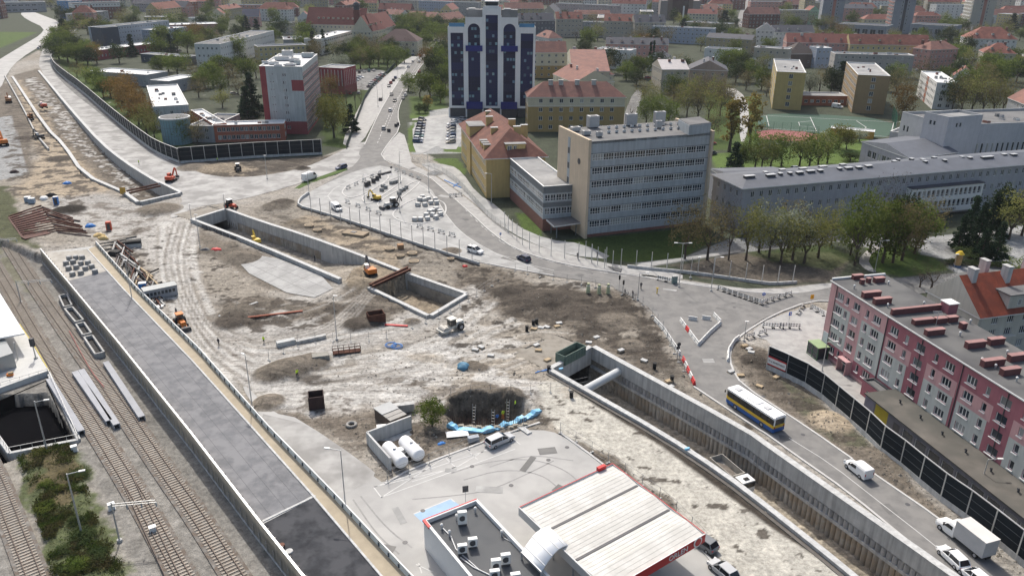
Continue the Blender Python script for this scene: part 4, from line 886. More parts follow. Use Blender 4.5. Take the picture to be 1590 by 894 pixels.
 # --- dormitory group with rose roofs
def band2(z_,m_):return lambda i,L_:[(0,0,L_,z_,m_),(0,z_,L_,z_+.2,WHITE)]
r1,_,ro1=building('dormitory','cream and ochre four storey dormitory with rose hipped roof behind the school',front((820,151),(971,151),14.5,13),14.5,YC,4,'hip',ROSE,5.5,gap=4.3,w=1.6,h=1.7,zones=band2(10.6,OCR),m0=3,inset=7,chim=0)
for px in(855,871,896,922):
 g_=G(px,131,19);u=MB().m(CONCR);u.box((g_.x,g_.y,19.2),(1.9,.9,3),0);u.m(CONCL);u.box((g_.x,g_.y,20.75),(2.1,1.1,.12),0);u.part('chimney',ro1)
for px in(878,901,925):
 g_=G(px,141,16.5);u=MB().m(METAL);u.box((g_.x,g_.y,16.8),(1.2,1.0,.8),0);u.part('skylight',ro1)
building('dormitory','cream gabled dormitory wing with rose roof running back from the hipped dormitory',rect3((881,83),(888,110),(945,108),15,True),15,YC,4,'gable',ROSE,6.5,gap=4,w=1.2,axis=1,ov=.5,m0=3,chim=2)
building('dormitory','cream dormitory link block with rose gabled roof between two dormitory wings',front((893,129),(953,127),13.5,32),13.5,YC,4,'gable',ROSE,5.5,gap=4,w=1.2,axis=1,chim=3)
building('dormitory','long cream and ochre dormitory block with rose roof beside the hotel tower',front((826,82),(880,82),15,13),15,YC,4,'gable',ROSE,6,gap=4.3,w=1.4,zones=band2(7.4,OCR),axis=0,chim=3)
building('dormitory','small cream wing with rose hipped roof at the far corner of the dormitories',front((938,118),(953,116),12,9),12,YC,3,'hip',ROSE,3,gap=3)
# --- hotel tower
HWm=WM('hotel_white',(.76,.76,.75),.06,.04);DB=M('blue_cladding',(.012,.02,.17),.45,.08,1)
A,B=RP([(695,40),(830,40)],39.8);A0=G(698,182);B0=G(829,182);B0.y=A0.y+.5;dH=Vector((B0.x-A0.x,B0.y-A0.y));LH=dH.length;dH.normalize();nH=Vector((-dH.y,dH.x));rzh=math.atan2(dH.y,dH.x)
hr=root('hotel_tower',((A0.x+B0.x)/2,(A0.y+B0.y)/2+8,0),'white and dark blue glass hotel tower with stepped top and two arched bays','hotel',world=True)
bays=[(0,.2,39.6),(.2,.395,43.6),(.395,.605,47.2),(.605,.80,43.6),(.80,1,39.6)]
A2=Vector((A0.x,A0.y))
for i,(t0_,t1_,z_) in enumerate(bays):
 a_,b_=A2+dH*LH*t0_,A2+dH*LH*t1_;L_=(b_-a_).length;dpt=15-abs(i-2)*1.0;mb=MB();g0,g1=.8+(.6 if i==2 else .3),L_-.8-(.6 if i==2 else .3);gt=z_-2.6
 if i in(0,4):g0,g1=1.2,L_-1.0
 wallface(mb,a_,b_,4.2,z_,[(g0,5.2,g1,gt)],HWm,(),.25);mb.m(HWm)
 if i in(1,3):
  xc=(g0+g1)/2;r_=(g1-g0)/2;N_=10
  for sgn in(-1,1):
   for k in range(N_):
    t_a,t_b=math.pi/2*k/N_,math.pi/2*(k+1)/N_
    P_=lambda u_,v_:(*(a_+dH*u_-nH*(-.02)),v_)
    xa,xb=xc+sgn*r_*math.cos(t_a),xc+sgn*r_*math.cos(t_b);za,zb=gt-r_+r_*math.sin(t_a),gt-r_+r_*math.sin(t_b)
    pts_=[P_(xa,za),P_(xb,zb),P_(xb,gt),P_(xa,gt)]
    mb.face(pts_ if sgn<0 else pts_[::-1])
 for q_a,q_b in((b_,b_+nH*dpt),(b_+nH*dpt,a_+nH*dpt),(a_+nH*dpt,a_)):mb.face([(q_a.x,q_a.y,0),(q_b.x,q_b.y,0),(q_b.x,q_b.y,z_),(q_a.x,q_a.y,z_)])
 mb.m(FELTL);mb.prism([a_+nH*.4,b_+nH*.4,b_+nH*dpt,a_+nH*dpt],z_-1.2,z_-1.0,True,False);mb.part('wall',hr)
 nfl=int((gt-5.2)/3.05);
 for f_ in range(nfl):
  v0=5.2+f_*(gt-5.2)/nfl;v1=5.2+(f_+1)*(gt-5.2)/nfl;p=a_+dH*(g0+g1)/2+nH*.24
  inst('glass_panel',window_mesh(g1-g0,v1-v0,4,.45,M('navy_mullion',(.012,.016,.07),.4),GLB,.07),hr,(p.x-hr.location.x,p.y-hr.location.y,v0),rzh)
  rgx=random.Random(i*31+f_)
  for k in range(4):
   if rgx.random() <.30:
    pp=a_+dH*(g0+(g1-g0)*(k+.5)/4)+nH*.17;inst('window',window_mesh(1.05,1.2,1,0,M('pale_blind',(.12,.17,.24),.4),GLASS('blind_glass',(.08,.14,.2),(.2,.36,.42),.5),.05),hr,(pp.x-hr.location.x,pp.y-hr.location.y,v0+.5),rzh)
 if i in(1,3):
  for zz_,hh in((29.3,2.4),(3.9,3.2)):
   p=(a_+b_)/2-nH*.35;u=MB().m(DB);u.box((p.x,p.y,zz_+hh/2),(L_-.1,1.1,hh),rzh);u.part('blue_balcony',hr)
 u=MB().m(DMET);u.box(((a_+b_)/2+nH*1.2).to_3d()[:2]+(2.0,),(L_-.3,1.2,4.0),rzh);u.part('ground_floor_glazing',hr)
 for e_ in(a_,b_):
  if i<4 or e_ is b_:
   u=MB().m(HWm);p=e_+nH*.5;u.box((p.x,p.y,2.1),(.7,.7,4.2),rzh);u.part('column',hr) if e_ is a_ or i==4 else None
 if i in(0,4):
  u=MB().m(M('blue_rail',(.06,.2,.36),.4));p=(a_+b_)/2+nH*2.2;u.box((p.x,p.y,z_+.6),(L_-1,.3,1.6),rzh);u.part('blue_roof_rail',hr)
 if i in(1,3):
  p=(a_+b_)/2+nH*7;u=MB().m(FELTL);u.box((p.x,p.y,z_+1.4),(L_-.5,5,3.2),rzh);u.m(METAL);u.box((p.x-1,p.y,z_+3.2),(3,3,.5),rzh);u.part('plant_room',hr)
 if i==2:
  p=(a_+b_)/2+nH*3;u=MB().m(HWm);u.box((p.x,p.y,z_+.6),(L_-2,3.6,1.2),rzh);u.m(GL);u.box((p.x,p.y,z_+2.0),(L_-2.6,3.2,1.6),rzh);u.m(WHITE);u.box((p.x,p.y,z_+3.0),(L_-2,4.2,.4),rzh);u.part('roof_lantern',hr)
  # --- red and white clinic tower
RED=WM('crimson_render',(.27,.065,.07),.1);PGREY=WM('pale_grey_render',(.46,.49,.49),.22)
FR=rect3((402.5,105),(469,106),(493,86),26.5,False);FRc=ccw(FR)
def rws(i,L_):
 A_,B_=FRc[i],FRc[(i+1) %4];d_=(B_-A_).normalized()
 o_=[]
 if abs(d_.x) >.8:
  for f in range(8):o_+= [(L_*.52,2.0+f*3.0,L_*.52+.55,3.4+f*3,1),(L_*.52+.85,2.0+f*3.0,L_*.52+1.4,3.4+f*3,1)]
  for f in range(1,8):o_+= [(L_*.22,2.6+f*3,L_*.22+.5,3.3+f*3,1),(L_*.28,2.6+f*3,L_*.28+.5,3.3+f*3,1)]
 else:
  n_=int(L_/2.6)
  for f in range(8):
   for k in range(n_):o_.append((k*L_/n_+.4,2.4+f*3,(k+1)*L_/n_-.4,3.9+f*3,2))
 return o_
def rz1(i,L_):
 A_,B_=FRc[i],FRc[(i+1) %4];d_=(B_-A_).normalized()
 if abs(d_.x) >.8:return[(0,0,L_*.14,27,RED),(L_*.14,5.2,L_,27.2,PGREY),(L_*.72,17.5,L_,21.8,RED),(L_*.14,0,L_,5.2,RED)]
 return[(0,1.2+f*3,L_,2.2+f*3,OFD) for f in range(8)]+[(0,24.6,L_,27.2,PGREY)]
rr,_,rro=building('clinic_tower','eight storey clinic tower with pale grey front and crimson sides by the left road',FR,26.5,RED,8,winspec=rws,zones=rz1,rm=MEMB,par=.5)
for(px,py,s) in[(447,87,(4.5,3,2.6)),(440,93,(7,2,1.6)),(457,95,(4,2.5,1.4)),(478,88,(5,3,1.8)),(425,99,(4,1.6,1)),(412,98,(2.5,1.6,1)),(462,99,(2.4,1.8,1.6)),(432,103,(3,1.5,.9)),(450,101,(5,1,.7))]:
 unit(rro,G(px,py,27),s,26.5,random.choice([MEMB,METAL,PGREY]),.1)
 # ------------------------------------------------------------------ more buildings
UG=WM('university_grey',(.36,.365,.39),.14);WREN=WM('white_render',(.60,.60,.58),.12);GREYR=WM('grey_render',(.30,.31,.32),.15);BEIGE=WM('beige_render',(.42,.38,.31),.12);YEL2=WM('pale_yellow_render',(.50,.42,.22),.12)
PINKR=WM('rose_render',(.44,.25,.22),.12);BRK=WM('dark_brick',(.16,.075,.06),.1);ORBR=WM('orange_brick',(.30,.12,.07),.1);BLUER=WM('pale_blue_render',(.33,.38,.46),.12);OLIVE=WM('olive_render',(.33,.30,.19),.12);GREENR=WM('mint_render',(.30,.46,.32),.1)
CONB=WM('concrete_panel',(.24,.26,.29),.15);SLAB=WM('slab_beige',(.40,.38,.33),.1);TEAL=WM('teal_panel',(.20,.33,.36),.1);ORED=WM('orange_red_render',(.36,.12,.075),.08);BROWNC=WM('brown_cladding',(.16,.12,.10),.1)
# university
HU=13.0
def uwin(i,L_):
 if L_<30:return auto_wins(L_,.5,HU-.6,3,1.1,1.7,3.0,2,1.3,2)
 return auto_wins(L_,.5,HU-.6,3,1.1,1.7,2.75,2.5,1.3,2)
a_,b_,c_=RP([(1110,271),(1154,292),(1412,270)],HU);d1=(c_-b_).normalized();n1_=Vector((-d1.y,d1.x));du=(a_-b_).dot(n1_);c2_=RP([(1590,253)],HU)[0];Lu=(c2_-b_).dot(d1)+30
FU=[b_,b_+d1*Lu,b_+d1*Lu+n1_*du,b_+n1_*du]
ur,_,uro=building('university','long grey three storey university building with dark roof and white window gallery',FU,HU,UG,3,'hip',M('blue_grey_roof',(.095,.105,.125),.7,.15,.4),1.6,winspec=uwin,ov=.7,inset=6)
rzu=math.atan2(d1.y,d1.x)
for(px,py,l) in[(1163,277,3),(1196,275,2.6),(1188,271,1),(1214,267,1.6),(1211,273,1),(1226,272,1),(1241,271,2),(1258,269,2.4),(1246,265,2.2),(1273,268,1.4),(1277,262,2.4),(1303,265,1.2),(1308,259,1.7),(1317,264,2.2),(1333,263,1.7),(1348,261,2),(1388,254,1.2),(1394,251,.7),(1415,250,1),(1432,251,1),(1450,248,1.2),(1436,254,1),(1466,252,1),(1493,247,1),(1505,248,1.3),(1532,247,4.2),(1558,243,1.5),(1573,243,2)]:
 g_=G(px,py,HU+.9);u=MB().m(DMET);u.box((g_.x,g_.y,HU+1.0),(l,1.1,1.3),rzu);u.m(METAL);u.box((g_.x,g_.y,HU+1.7),(l+.2,1.3,.1),rzu);u.part('roof_hatch',uro)
 # white gallery with lettering
ga,gb=RP([(1413,293),(1529,284)],9.0);fa=b_+d1*(ga-b_).dot(d1);fb=b_+d1*(gb-b_).dot(d1);pr_=-n1_*2.0;Lg=(fb-fa).length
mb=MB();wsg=[]
for z_ in(2.7,6.0):
 for k in range(15):wsg.append((.5+k*(Lg-1)/15+.22,z_,.5+(k+1)*(Lg-1)/15-.22,z_+2.1))
wallface(mb,fa+pr_,fb+pr_,1.3,9.0,wsg,WHITE,(),.35)
for P_,Q_ in((fb+pr_,fb),(fa,fa+pr_)):mb.m(WHITE);mb.face([(P_.x,P_.y,1.3),(Q_.x,Q_.y,1.3),(Q_.x,Q_.y,9),(P_.x,P_.y,9)])
mb.m(SLATE);mb.prism([fa+pr_*1.15,fb+pr_*1.15,fb-pr_*.01,fa-pr_*.01],9.0,9.25);mb.part('gallery',ur);put_windows(ur,fa+pr_,fb+pr_,wsg,reveal=.35,nx=1,tr=.3)
pt_=(fa+fb)/2+pr_*1.02;text('UNIWERSYTET OPOLSKI',1.15,(pt_.x-ur.location.x-d1.x*2,pt_.y-ur.location.y-d1.y*2,2.0),math.pi/2,rzu,ur,txtm)
# connector roof beside the office
building('link_building','low link building with dark pitched roof between the office block and university',front((1104,262),(1140,286),9,20),9,UG,2,'gable',M('blue_grey_roof'),1.5,axis=1,gap=3)
# library
HL=18.5
fl=rect3((1446,176),(1474,198),(1590,194),15.8,True);dL=(fl[2]-fl[1]).normalized();fl=[fl[0],fl[1],fl[2]+dL*25,fl[0]+(fl[2]-fl[1])+dL*25]
building('library','grey modern university library with a row of tall narrow windows',fl,15.8,WM('library_grey',(.43,.44,.465),.1),2,rm=FELT,par=.8,boxes=10,winspec=lambda i,L_:[(L_*0+6+k*2.1,5.2,6.9+k*2.1,9.8,1) for k in range(int((L_-8)/2.1))] if L_>35 else[(2,10,3,12.2,1),(4,10,5,12.2,1)],capm=METAL)
building('library_tower','raised grey cube at the near end of the library roof',rect3((1447,177),(1473,186),(1526,182),19.5,True),19.5,WM('library_grey'),1,rm=FELTL,par=.8,winspec=lambda i,L_:[(L_*.25,16.6,L_*.25+1,18.2,1),(L_*.25+1.6,16.6,L_*.25+2.6,18.2,1)],capm=METAL)
building('lecture_hall','grey lecture hall with broad dark sloping roof behind the university building',rect3((1339,220),(1413,246),(1487,236),9.5,False),9.5,UG,1,'gable',M('blue_grey_roof'),2.2,winspec=lambda i,L_:[(4+k*2.6,5,5.9+k*2.6,7.4,2) for k in range(5)] if L_>16 else[],axis=1)
building('side_wing','low grey wing with small windows at the left of the library',front((1382,206),(1432,213),7,16),7,UG,1,gap=2.2,w=.8,h=1.2)
# dorm slabs, white flats
YBR=WM('yellow_brick',(.42,.32,.13),.08);TBR=WM('tan_brick',(.28,.20,.11),.08)
def slabw(i,L_,f=5,H=17.5):
 fh_=(H-.8)/f
 if L_<19:return[(L_*.44,1.6+k*fh_,L_*.44+1.9,1.6+k*fh_+2.1,2) for k in range(f)]
 return auto_wins(L_,.5,H,f,2.0,1.6,3.0,1,1,3)
building('slab_block','yellow brick five storey slab block by the green sports pitch',rect3((1201,93),(1206,113),(1252,116),17.5),17.5,YBR,5,winspec=lambda i,L_:slabw(i,L_),boxes=4,rm=FELTL)
building('slab_block','tan brick five storey slab block at the right of the green pitch',rect3((1314,98),(1332,118),(1380,118),17.5),17.5,TBR,5,winspec=lambda i,L_:slabw(i,L_),boxes=4,rm=FELTL)
building('canteen','low orange brick canteen between the yellow and the tan slab blocks',front((1245,150),(1316,151),4.5,12),4.5,ORBR,1,rm=FELTL,gap=3,w=1.8)
building('apartment_house','white four storey apartment house with flat roof and an orange stair strip',rect3((1430,112),(1455,130),(1484,128),12.5,True),12.5,WREN,4,zones=lambda i,L_:[(L_*.42,0,L_*.55,13,ORBR)] if L_>18 else[],rm=MEMB,boxes=6,gap=3.6,w=1.8,h=1.7)
kr=building('changing_cabins','row of yellow changing cabins with white roof beside the sports pitch',front((1290,200),(1358,206),2.8,5),2.8,M('cabin_yellow',(.45,.27,.06),.7),1,rm=MEMB,gap=3.5,w=1.5,h=1.0,par=.2)
# table of further buildings: eave line in the photo, height, depth
Tb=[
('tenement','large house with pale zinc roof and pink gable behind the spring trees',(1028,108),(1070,108),13,22,BEIGE,3,'gable',ZINC,4,dict(gap=3.5,chim=4,axis=0)),
('tenement','pink gabled wing with dark mansard roof joined to the zinc roofed house',(1071,108),(1130,110),13,20,WM('mauve_render',(.34,.26,.22),.1),3,'gable',SLATE,5,dict(gap=5,axis=1,chim=3)),
('villa','white villa with grey flat roof left of the tall cypress pair',(926,77),(979,80),12,14,WREN,3,'flat',ZINC,0,dict(gap=3.4,boxes=3)),
('tenement','rose and red tenement row with small gables in front of grey blocks',(941,68),(1038,70),12.5,12,PINKR,3,'gable',SLATE,4,dict(gap=3.6,chim=6,dorm=6)),
('house','small white house with dark roof beside the pink tenement row',(1006,88),(1030,90),9,12,WREN,2,'gable',SLATE,3,dict(gap=3.2,chim=1)),
('housing_block','pale grey four storey housing block behind the hotel tower',(855,34),(943,36),13,12,GREYR,4,'flat',FELT,0,dict(gap=3.6,boxes=5)),
('housing_block','grey housing block partly hidden by brown trees above the pink row',(1013,42),(1108,46),13,12,BLUER,4,'flat',FELT,0,dict(gap=3.6,boxes=5)),
('tenement','dark roofed mansard tenement row right behind the hotel',(805,33),(862,32),17,14,WM('dark_stone',(.13,.13,.15)),4,'gable',SLATE,6,dict(gap=3.4,chim=3,dorm=4)),
('tenement','tenement row with bright red roof above the grey housing block',(864,30),(905,30),16,14,BEIGE,4,'gable',RTILE,6,dict(gap=3.4,chim=3,dorm=3)),
('tenement','second tenement row with bright red roof farther to the right',(938,33),(985,34),16,14,BEIGE,4,'gable',RTILE,6,dict(gap=3.4,chim=3,dorm=3)),
('tenement','dark slate roofed tenement beside the brown monumental church',(986,35),(1034,35),16,14,BEIGE,4,'gable',SLATE,6,dict(gap=3.4,chim=3,dorm=3)),
('housing_block','pastel pink and yellow housing row behind a line of spring trees',(862,6),(958,10),14,12,WM('pastel_pink',(.42,.34,.33),.1),4,'flat',FELTL,0,dict(gap=4,boxes=4)),
('school','white school with pink hipped roof right of the brown church',(1083,15),(1122,16),12,16,WREN,3,'hip',ROSE,6,dict(gap=3.6,dorm=3)),
('warehouse','long low yellow building with black roof below the brown church',(1062,35),(1128,39),9,20,OLIVE,1,'flat',FELT,0,dict(gap=14,boxes=7)),
('tenement','olive yellow tenement behind three bare brown trees',(1097,58),(1168,62),12,13,OLIVE,3,'gable',SLATE,3,dict(gap=3.6,chim=2)),
('house','white house with dark blue roof in front of the olive tenement',(1094,76),(1147,79),11,12,WREN,3,'flat',SLATE,0,dict(gap=5)),
('tenement','tall white tenement with dark roof left of the dark conical roof',(1174,47),(1202,48),17,16,WREN,5,'gable',SLATE,5,dict(gap=3.2,chim=2)),
('tenement','beige over white tenement with flat roof behind the yellow slab block',(1171,75),(1225,78),13,13,BEIGE,3,'flat',FELTL,0,dict(gap=4.2,boxes=4,band=(0,6.8,WREN))),
('round_hall','dark brown hall with conical roof behind the yellow slab block',(1224,84),(1270,84),9,18,BROWNC,1,'hip',M('dark_shingle',(.075,.06,.055),.9,.2),7,dict(gap=9,inset=12)),
('house','narrow pale blue house beside the dark conical roof',(1269,76),(1292,76),13,12,BLUER,3,'flat',MEMB,0,dict(gap=3,boxes=2)),
('tenement','long grey beige tenement with flat roof behind the tan slab block',(1297,85),(1420,88),13.5,13,WM('grey_beige',(.36,.34,.32),.12),4,'flat',FELT,0,dict(gap=4.2,boxes=7)),
('tenement','dark red roofed tenement row left of the yellow gabled row',(1222,66),(1318,68),14,13,PINKR,4,'gable',MAROON,6,dict(gap=3.6,chim=6,dorm=4)),
('tenement','long yellow tenement row with orange gables under a red roof',(1320,69),(1444,71),14,13,YEL2,3,'gable',RTILE,6.5,dict(gap=3.6,chim=7,dorm=4)),
('tenement','curved corner tenement with rose and maroon roof behind the dark tree',(1445,78),(1488,76),13,14,PINKR,4,'hip',ROSE,5,dict(gap=3.6,chim=5)),
('tenement','white fronted tenement group with large red roofs at the right edge',(1505,60),(1580,62),15,20,WREN,4,'hip',RTILE,8,dict(gap=3.6,chim=4,dorm=3)),
('tenement','cream tenement with steep red roof in front of the big red roofs',(1528,82),(1578,84),13,16,BEIGE,3,'hip',RTILE,6,dict(gap=3.4,chim=2,dorm=2)),
('gymnasium','low beige hall with grey shed roof at the right edge',(1562,85),(1640,98),8,16,BEIGE,1,'flat',ZINC,0,dict(gap=3,h=1.2)),
('house','small white house with blue flat dormer and maroon roof',(1481,118),(1512,120),8,12,WREN,2,'gable',MAROON,5,dict(gap=3,axis=1,chim=1)),
('tenement','grey tenement with rose roof and many chimneys at the far right',(1566,152),(1650,185),11,13,GREYR,3,'gable',ROSE,5,dict(gap=2.6,chim=5,dorm=4)),
('tenement','tan and mint tenement row below two concrete towers',(1198,17),(1256,17),15,13,BEIGE,4,'flat',FELTL,0,dict(gap=3.2,boxes=4)),
('tenement','mint green tenement left of the concrete tower',(1257,17),(1272,17),15,13,GREENR,4,'gable',RTILE,5,dict(gap=3)),
('tenement','white gabled tenement row with dark green roofs',(1202,50),(1265,50),14,13,WREN,4,'gable',SLATE,5,dict(gap=3.2,dorm=4)),
('station_hall','dark railway hall with wide openings between the concrete towers',(1302,38),(1376,42),12,26,CONB,1,'flat',M('dark_hall_roof',(.045,.047,.055),.8),0,dict(gap=7,w=5,h=5)),
('station_hall','dark railway hall right of the middle concrete tower',(1414,38),(1478,42),12,26,CONB,1,'flat',M('dark_hall_roof'),0,dict(gap=7,w=5,h=5)),
('tenement','yellow tenement right of the beige tower with white roof lights',(1549,22),(1582,24),13,14,YEL2,4,'flat',MEMB,0,dict(gap=3)),
('tenement','maroon brick building at the upper right corner',(1582,22),(1620,24),14,14,BRK,4,'flat',FELT,0,dict(gap=3)),

('school','cream three storey school with flat black roof left of the clinic tower',None,None,14,0,WREN,3,'flat',FELT,0,dict(foot=((303,69),(341,70),(425,49)),gap=3,boxes=3)),
('office_block','long pale grey modern office with dark end wall at upper left',(158,44),(262,33),14,13,WM('pale_blue_grey',(.38,.41,.45),.1),4,'flat',FELT,0,dict(gap=3.2,boxes=5)),
('office_block','dark slate stair block at the end of the long pale grey office',(140,43),(157,44.5),15,14,WM('slate_wall',(.06,.075,.10),.05),1,'flat',FELT,0,dict(gap=40,m0=30)),
('office_block','curved pale glass office in front of the long grey office',(236,48),(291,43),10,12,BLUER,3,'flat',MEMB,0,dict(gap=2.4,boxes=4)),
('warehouse','white roofed hall with rose front wall behind the curved glass office',(261,40),(338,38),9,22,PINKR,1,'flat',MEMB,0,dict(gap=12,boxes=6)),
('warehouse','low crimson hall with white roof in front of the dark stair block',(149,80),(245,68),6,14,RED,1,'flat',MEMB,0,dict(gap=3,boxes=3)),
('warehouse','low dark hall with grey roof beside the conifers',(218,85),(292,90),5,10,WM('slate_wall'),1,'flat',FELTL,0,dict(gap=5,boxes=2)),
('school','low school hall with white roof and crimson end by the big trees',(140,112),(228,118),6,16,GREYR,1,'flat',MEMB,0,dict(gap=5,boxes=2)),
('pavilion','long low pavilion with white roof beside the orange trees',None,None,9,0,PGREY,2,'flat',MEMB,0,dict(foot=((228,135),(238,168),(293,165)),gap=4.2,boxes=9)),
('pavilion','white roofed pavilion with crimson eave behind the lawn',(262,128),(308,119),6,12,GREYR,1,'flat',MEMB,0,dict(gap=40,m0=30)),
('clinic_wing','orange and crimson two storey clinic wing with white roof',(329,197),(441,194),6.2,8,ORED,2,'flat',MEMB,0,dict(gap=1.7,w=1.4,h=1.7,boxes=4)),
('clinic_wing','white roofed clinic wing running back from the orange front',(332,195),(352,193),6.5,36,ORED,2,'flat',MEMB,0,dict(gap=4,boxes=5)),
('clinic_wing','low dark roofed wing between the teal drum and the orange clinic',(293,197),(331,198),6.0,26,GREYR,2,'flat',FELT,0,dict(gap=4,boxes=6)),
('clinic_annex','crimson annex with striped curved front behind the clinic tower',(495,106),(533,108),13,14,RED,1,'flat',FELTL,0,dict(gap=2,w=.5,h=9,m0=.5)),
('school','low pale yellow building with black roof behind the clinic tower',(400,74),(475,71),10,12,YEL2,3,'flat',SLATE,0,dict(gap=3.2)),
('villa','white villa with dark roof left of the low yellow building',(378,58),(420,54),10,12,WREN,2,'hip',SLATE,2.5,dict(gap=3)),
('hall','blue grey flat roofed hall in front of the maroon roofed school',(440,63),(500,62),8,26,GREYR,1,'flat',M('blue_grey_roof'),0,dict(gap=6,boxes=4)),
('office_block','long white modern block with window strips left of the brown villa',(498,62),(548,49),11,13,WREN,3,'flat',MEMB,0,dict(gap=4,w=3,boxes=3)),
('historic_school','large historic school with maroon roof and dark turret',(475,38),(566,40),15,20,YC,4,'gable',MAROON,13,dict(gap=3.3,dorm=12,chim=3)),
('historic_school','hipped corner wing of the historic school with red roof',(548,48),(578,49),15,26,YC,4,'hip',MAROON,12,dict(gap=3.3,dorm=3)),
('historic_school','long side wing of the historic school with arched dormers',(577,49),(614,40),15,16,YC,4,'gable',MAROON,11,dict(gap=3.0,dorm=9)),
('historic_school','low white wing in front of the historic school',(508,44),(548,45),9,10,WREN,2,'flat',MEMB,0,dict(gap=4)),
('villa','cream villa with big brown hipped roof at the avenue',(587,64),(648,65),9.5,22,YC,2,'hip',M('brown_shingle',(.10,.065,.06),.9,.15),8,dict(gap=4.6,h=2)),
('housing_block','beige housing block at the top centre',(617,1),(648,2),16,13,BEIGE,5,'flat',FELT,0,dict(gap=3.4)),
('housing_block','blue and white housing block at the top centre',(650,2),(700,4),17,13,BLUER,5,'flat',FELT,0,dict(gap=3.4)),
('housing_block','pale housing block just left of the hotel top',(702,4),(742,5),17,13,GREYR,5,'flat',FELT,0,dict(gap=3.4)),
('tenement','row of houses with red roofs left of the hotel at the tree belt',(632,25),(674,28),9,12,YC,2,'gable',ROSE,5,dict(gap=4,chim=6)),
('tenement','row of houses with rose roofs between school turret and trees',(596,22),(622,24),10,12,WREN,3,'gable',ROSE,5,dict(gap=4,chim=4)),
('tenement','rose roofed house with dormers just left of the hotel',(690,32),(722,28),11,14,YEL2,3,'gable',ROSE,6,dict(gap=4,chim=5)),
('tenement','rose roofed house peeping out right of the hotel',(832,56),(852,60),10,12,WREN,2,'hip',ROSE,5,dict(gap=4,dorm=1)),
('school','dark brick school with white upper band at the top left',(112,6),(186,4),17,15,BRK,4,'flat',FELT,0,dict(gap=3.2,band=(12.5,17,WREN))),
('office_block','bright blue clad office at the top left',(88,2),(110,3),18,14,WM('sky_blue_panel',(.11,.22,.38),.1),5,'flat',FELT,0,dict(gap=5)),
('depot','long grey depot at the top left corner',(-40,6),(70,4),11,20,GREYR,2,'flat',FELT,0,dict(gap=7,w=5,h=1.5)),
('housing_block','orange brick apartment block at the upper left',(240,2),(272,2),15,15,ORBR,5,'flat',FELT,0,dict(gap=3.6)),
('housing_block','orange brown apartment block with gabled middle at upper left',(274,4),(306,3),14,15,WM('rust_render',(.30,.13,.08),.1),4,'gable',MAROON,3,dict(gap=3.6)),
('house','cream gabled house left of the navy roofed building',(328,22),(346,22),10,14,YC,2,'gable',RTILE,5,dict(gap=4,axis=1)),
('office_block','rose office with navy blue sloping roof at upper left',(376,26),(402,26),10,14,PINKR,3,'gable',M('navy_roof',(.02,.03,.07),.6),7,dict(gap=4)),
('villa','beige villa with many balconies below the red roofs',(420,36),(448,37),10,12,BEIGE,3,'flat',FELTL,0,dict(gap=3)),
('house','white house with red roof at the left end of the historic school',(462,28),(482,28),9,14,WREN,2,'gable',RTILE,6,dict(gap=4)),
('villa','white terraced villas left of the cream gabled house',(298,29),(326,28),7,12,WREN,2,'flat',FELTL,0,dict(gap=4)),
]
for(nm,lab,p0,p1,H_,dp,wm_,fl_,rf,rm_,rh_,kw) in Tb:
 kw=dict(kw);ft=kw.pop('foot',None)
 foot=rect3(*ft,H_,True) if ft else front(p0,p1,H_,dp)
 building(nm,lab,foot,H_,wm_,fl_,rf,rm_,rh_,**kw)
 # turret on the school, round drum, church, towers, red tile house
g_=G(554,22,27);t=root('roof_turret',(g_.x,g_.y,20),'dark onion shaped turret on the maroon school roof','turret')
u=MB().m(MAROON);u.box((0,0,5),(5,5,10),.1);u.part('base',t);u=MB().m(SLATE);u.tube((0,0,9.5),(0,0,13),2.4,2.2,10);u.ball((0,0,13),2.6,10,6,1.1);u.tube((0,0,15.5),(0,0,18),.3,.05,6);u.part('dome',t)
g_=G(272,224);t=root('round_drum',(g_.x,g_.y+3,0),'round teal glass drum with grey roof at the end of the clinic','round building');
u=MB().m(TEAL);u.tube((0,0,0),(0,0,9.6),5.4,5.4,28,True,True);u.m(MEMB);u.tube((0,0,9.6),(0,0,10.1),5.7,5.7,28,True,True);u.m(FELT);u.tube((0,0,10.1),(0,0,10.12),5.2,5.2,28);u.part('drum_wall',t)
u=MB().m(OFD)
for k in range(28):a=2*math.pi*k/28;u.box((5.42*math.cos(a),5.42*math.sin(a),4.8),(.08,.1,9.4),a)
for z_ in(3.2,6.4):u.tube((0,0,z_),(0,0,z_+.1),5.46,5.46,28,False)
u.part('mullion_grid',t)
g0=G(1028,32);fch=front((1024,31),(1085,32),0,30);H_=26
t=root('church',(sum(fch,Vector((0,0)))/4).to_3d(),'monumental brown church with tall recessed front and a white cross slab','church',world=True)
e1=(fch[1]-fch[0]).normalized();LC=(fch[1]-fch[0]).length;n1c=Vector((-e1.y,e1.x));n1c=n1c if n1c.dot(fch[0]) >0 else-n1c
for(s0_,s1_,dz) in((0.0,.18,22),(.18,.30,27),(.72,.82,27),(.82,1.0,22)):
 u=MB().m(BROWNC if dz>25 else WM('church_grey',(.22,.20,.19),.1));u.prism([fch[0]+e1*LC*s0_,fch[0]+e1*LC*s1_,fch[0]+e1*LC*s1_+n1c*30,fch[0]+e1*LC*s0_+n1c*30],0,lambda x,y:dz+6*0);u.part('wall',t)
u=MB().m(WM('church_brown',(.09,.055,.045),.05));u.prism([fch[0]+e1*LC*.30+n1c*5,fch[0]+e1*LC*.72+n1c*5,fch[0]+e1*LC*.72+n1c*30,fch[0]+e1*LC*.3+n1c*30],0,26);u.part('recess',t)
u=MB().m(WHITE);p=fch[0]+e1*LC*.6+n1c*2;u.box((p.x,p.y,8),(1.8,1,16),0);u.part('slab',t)
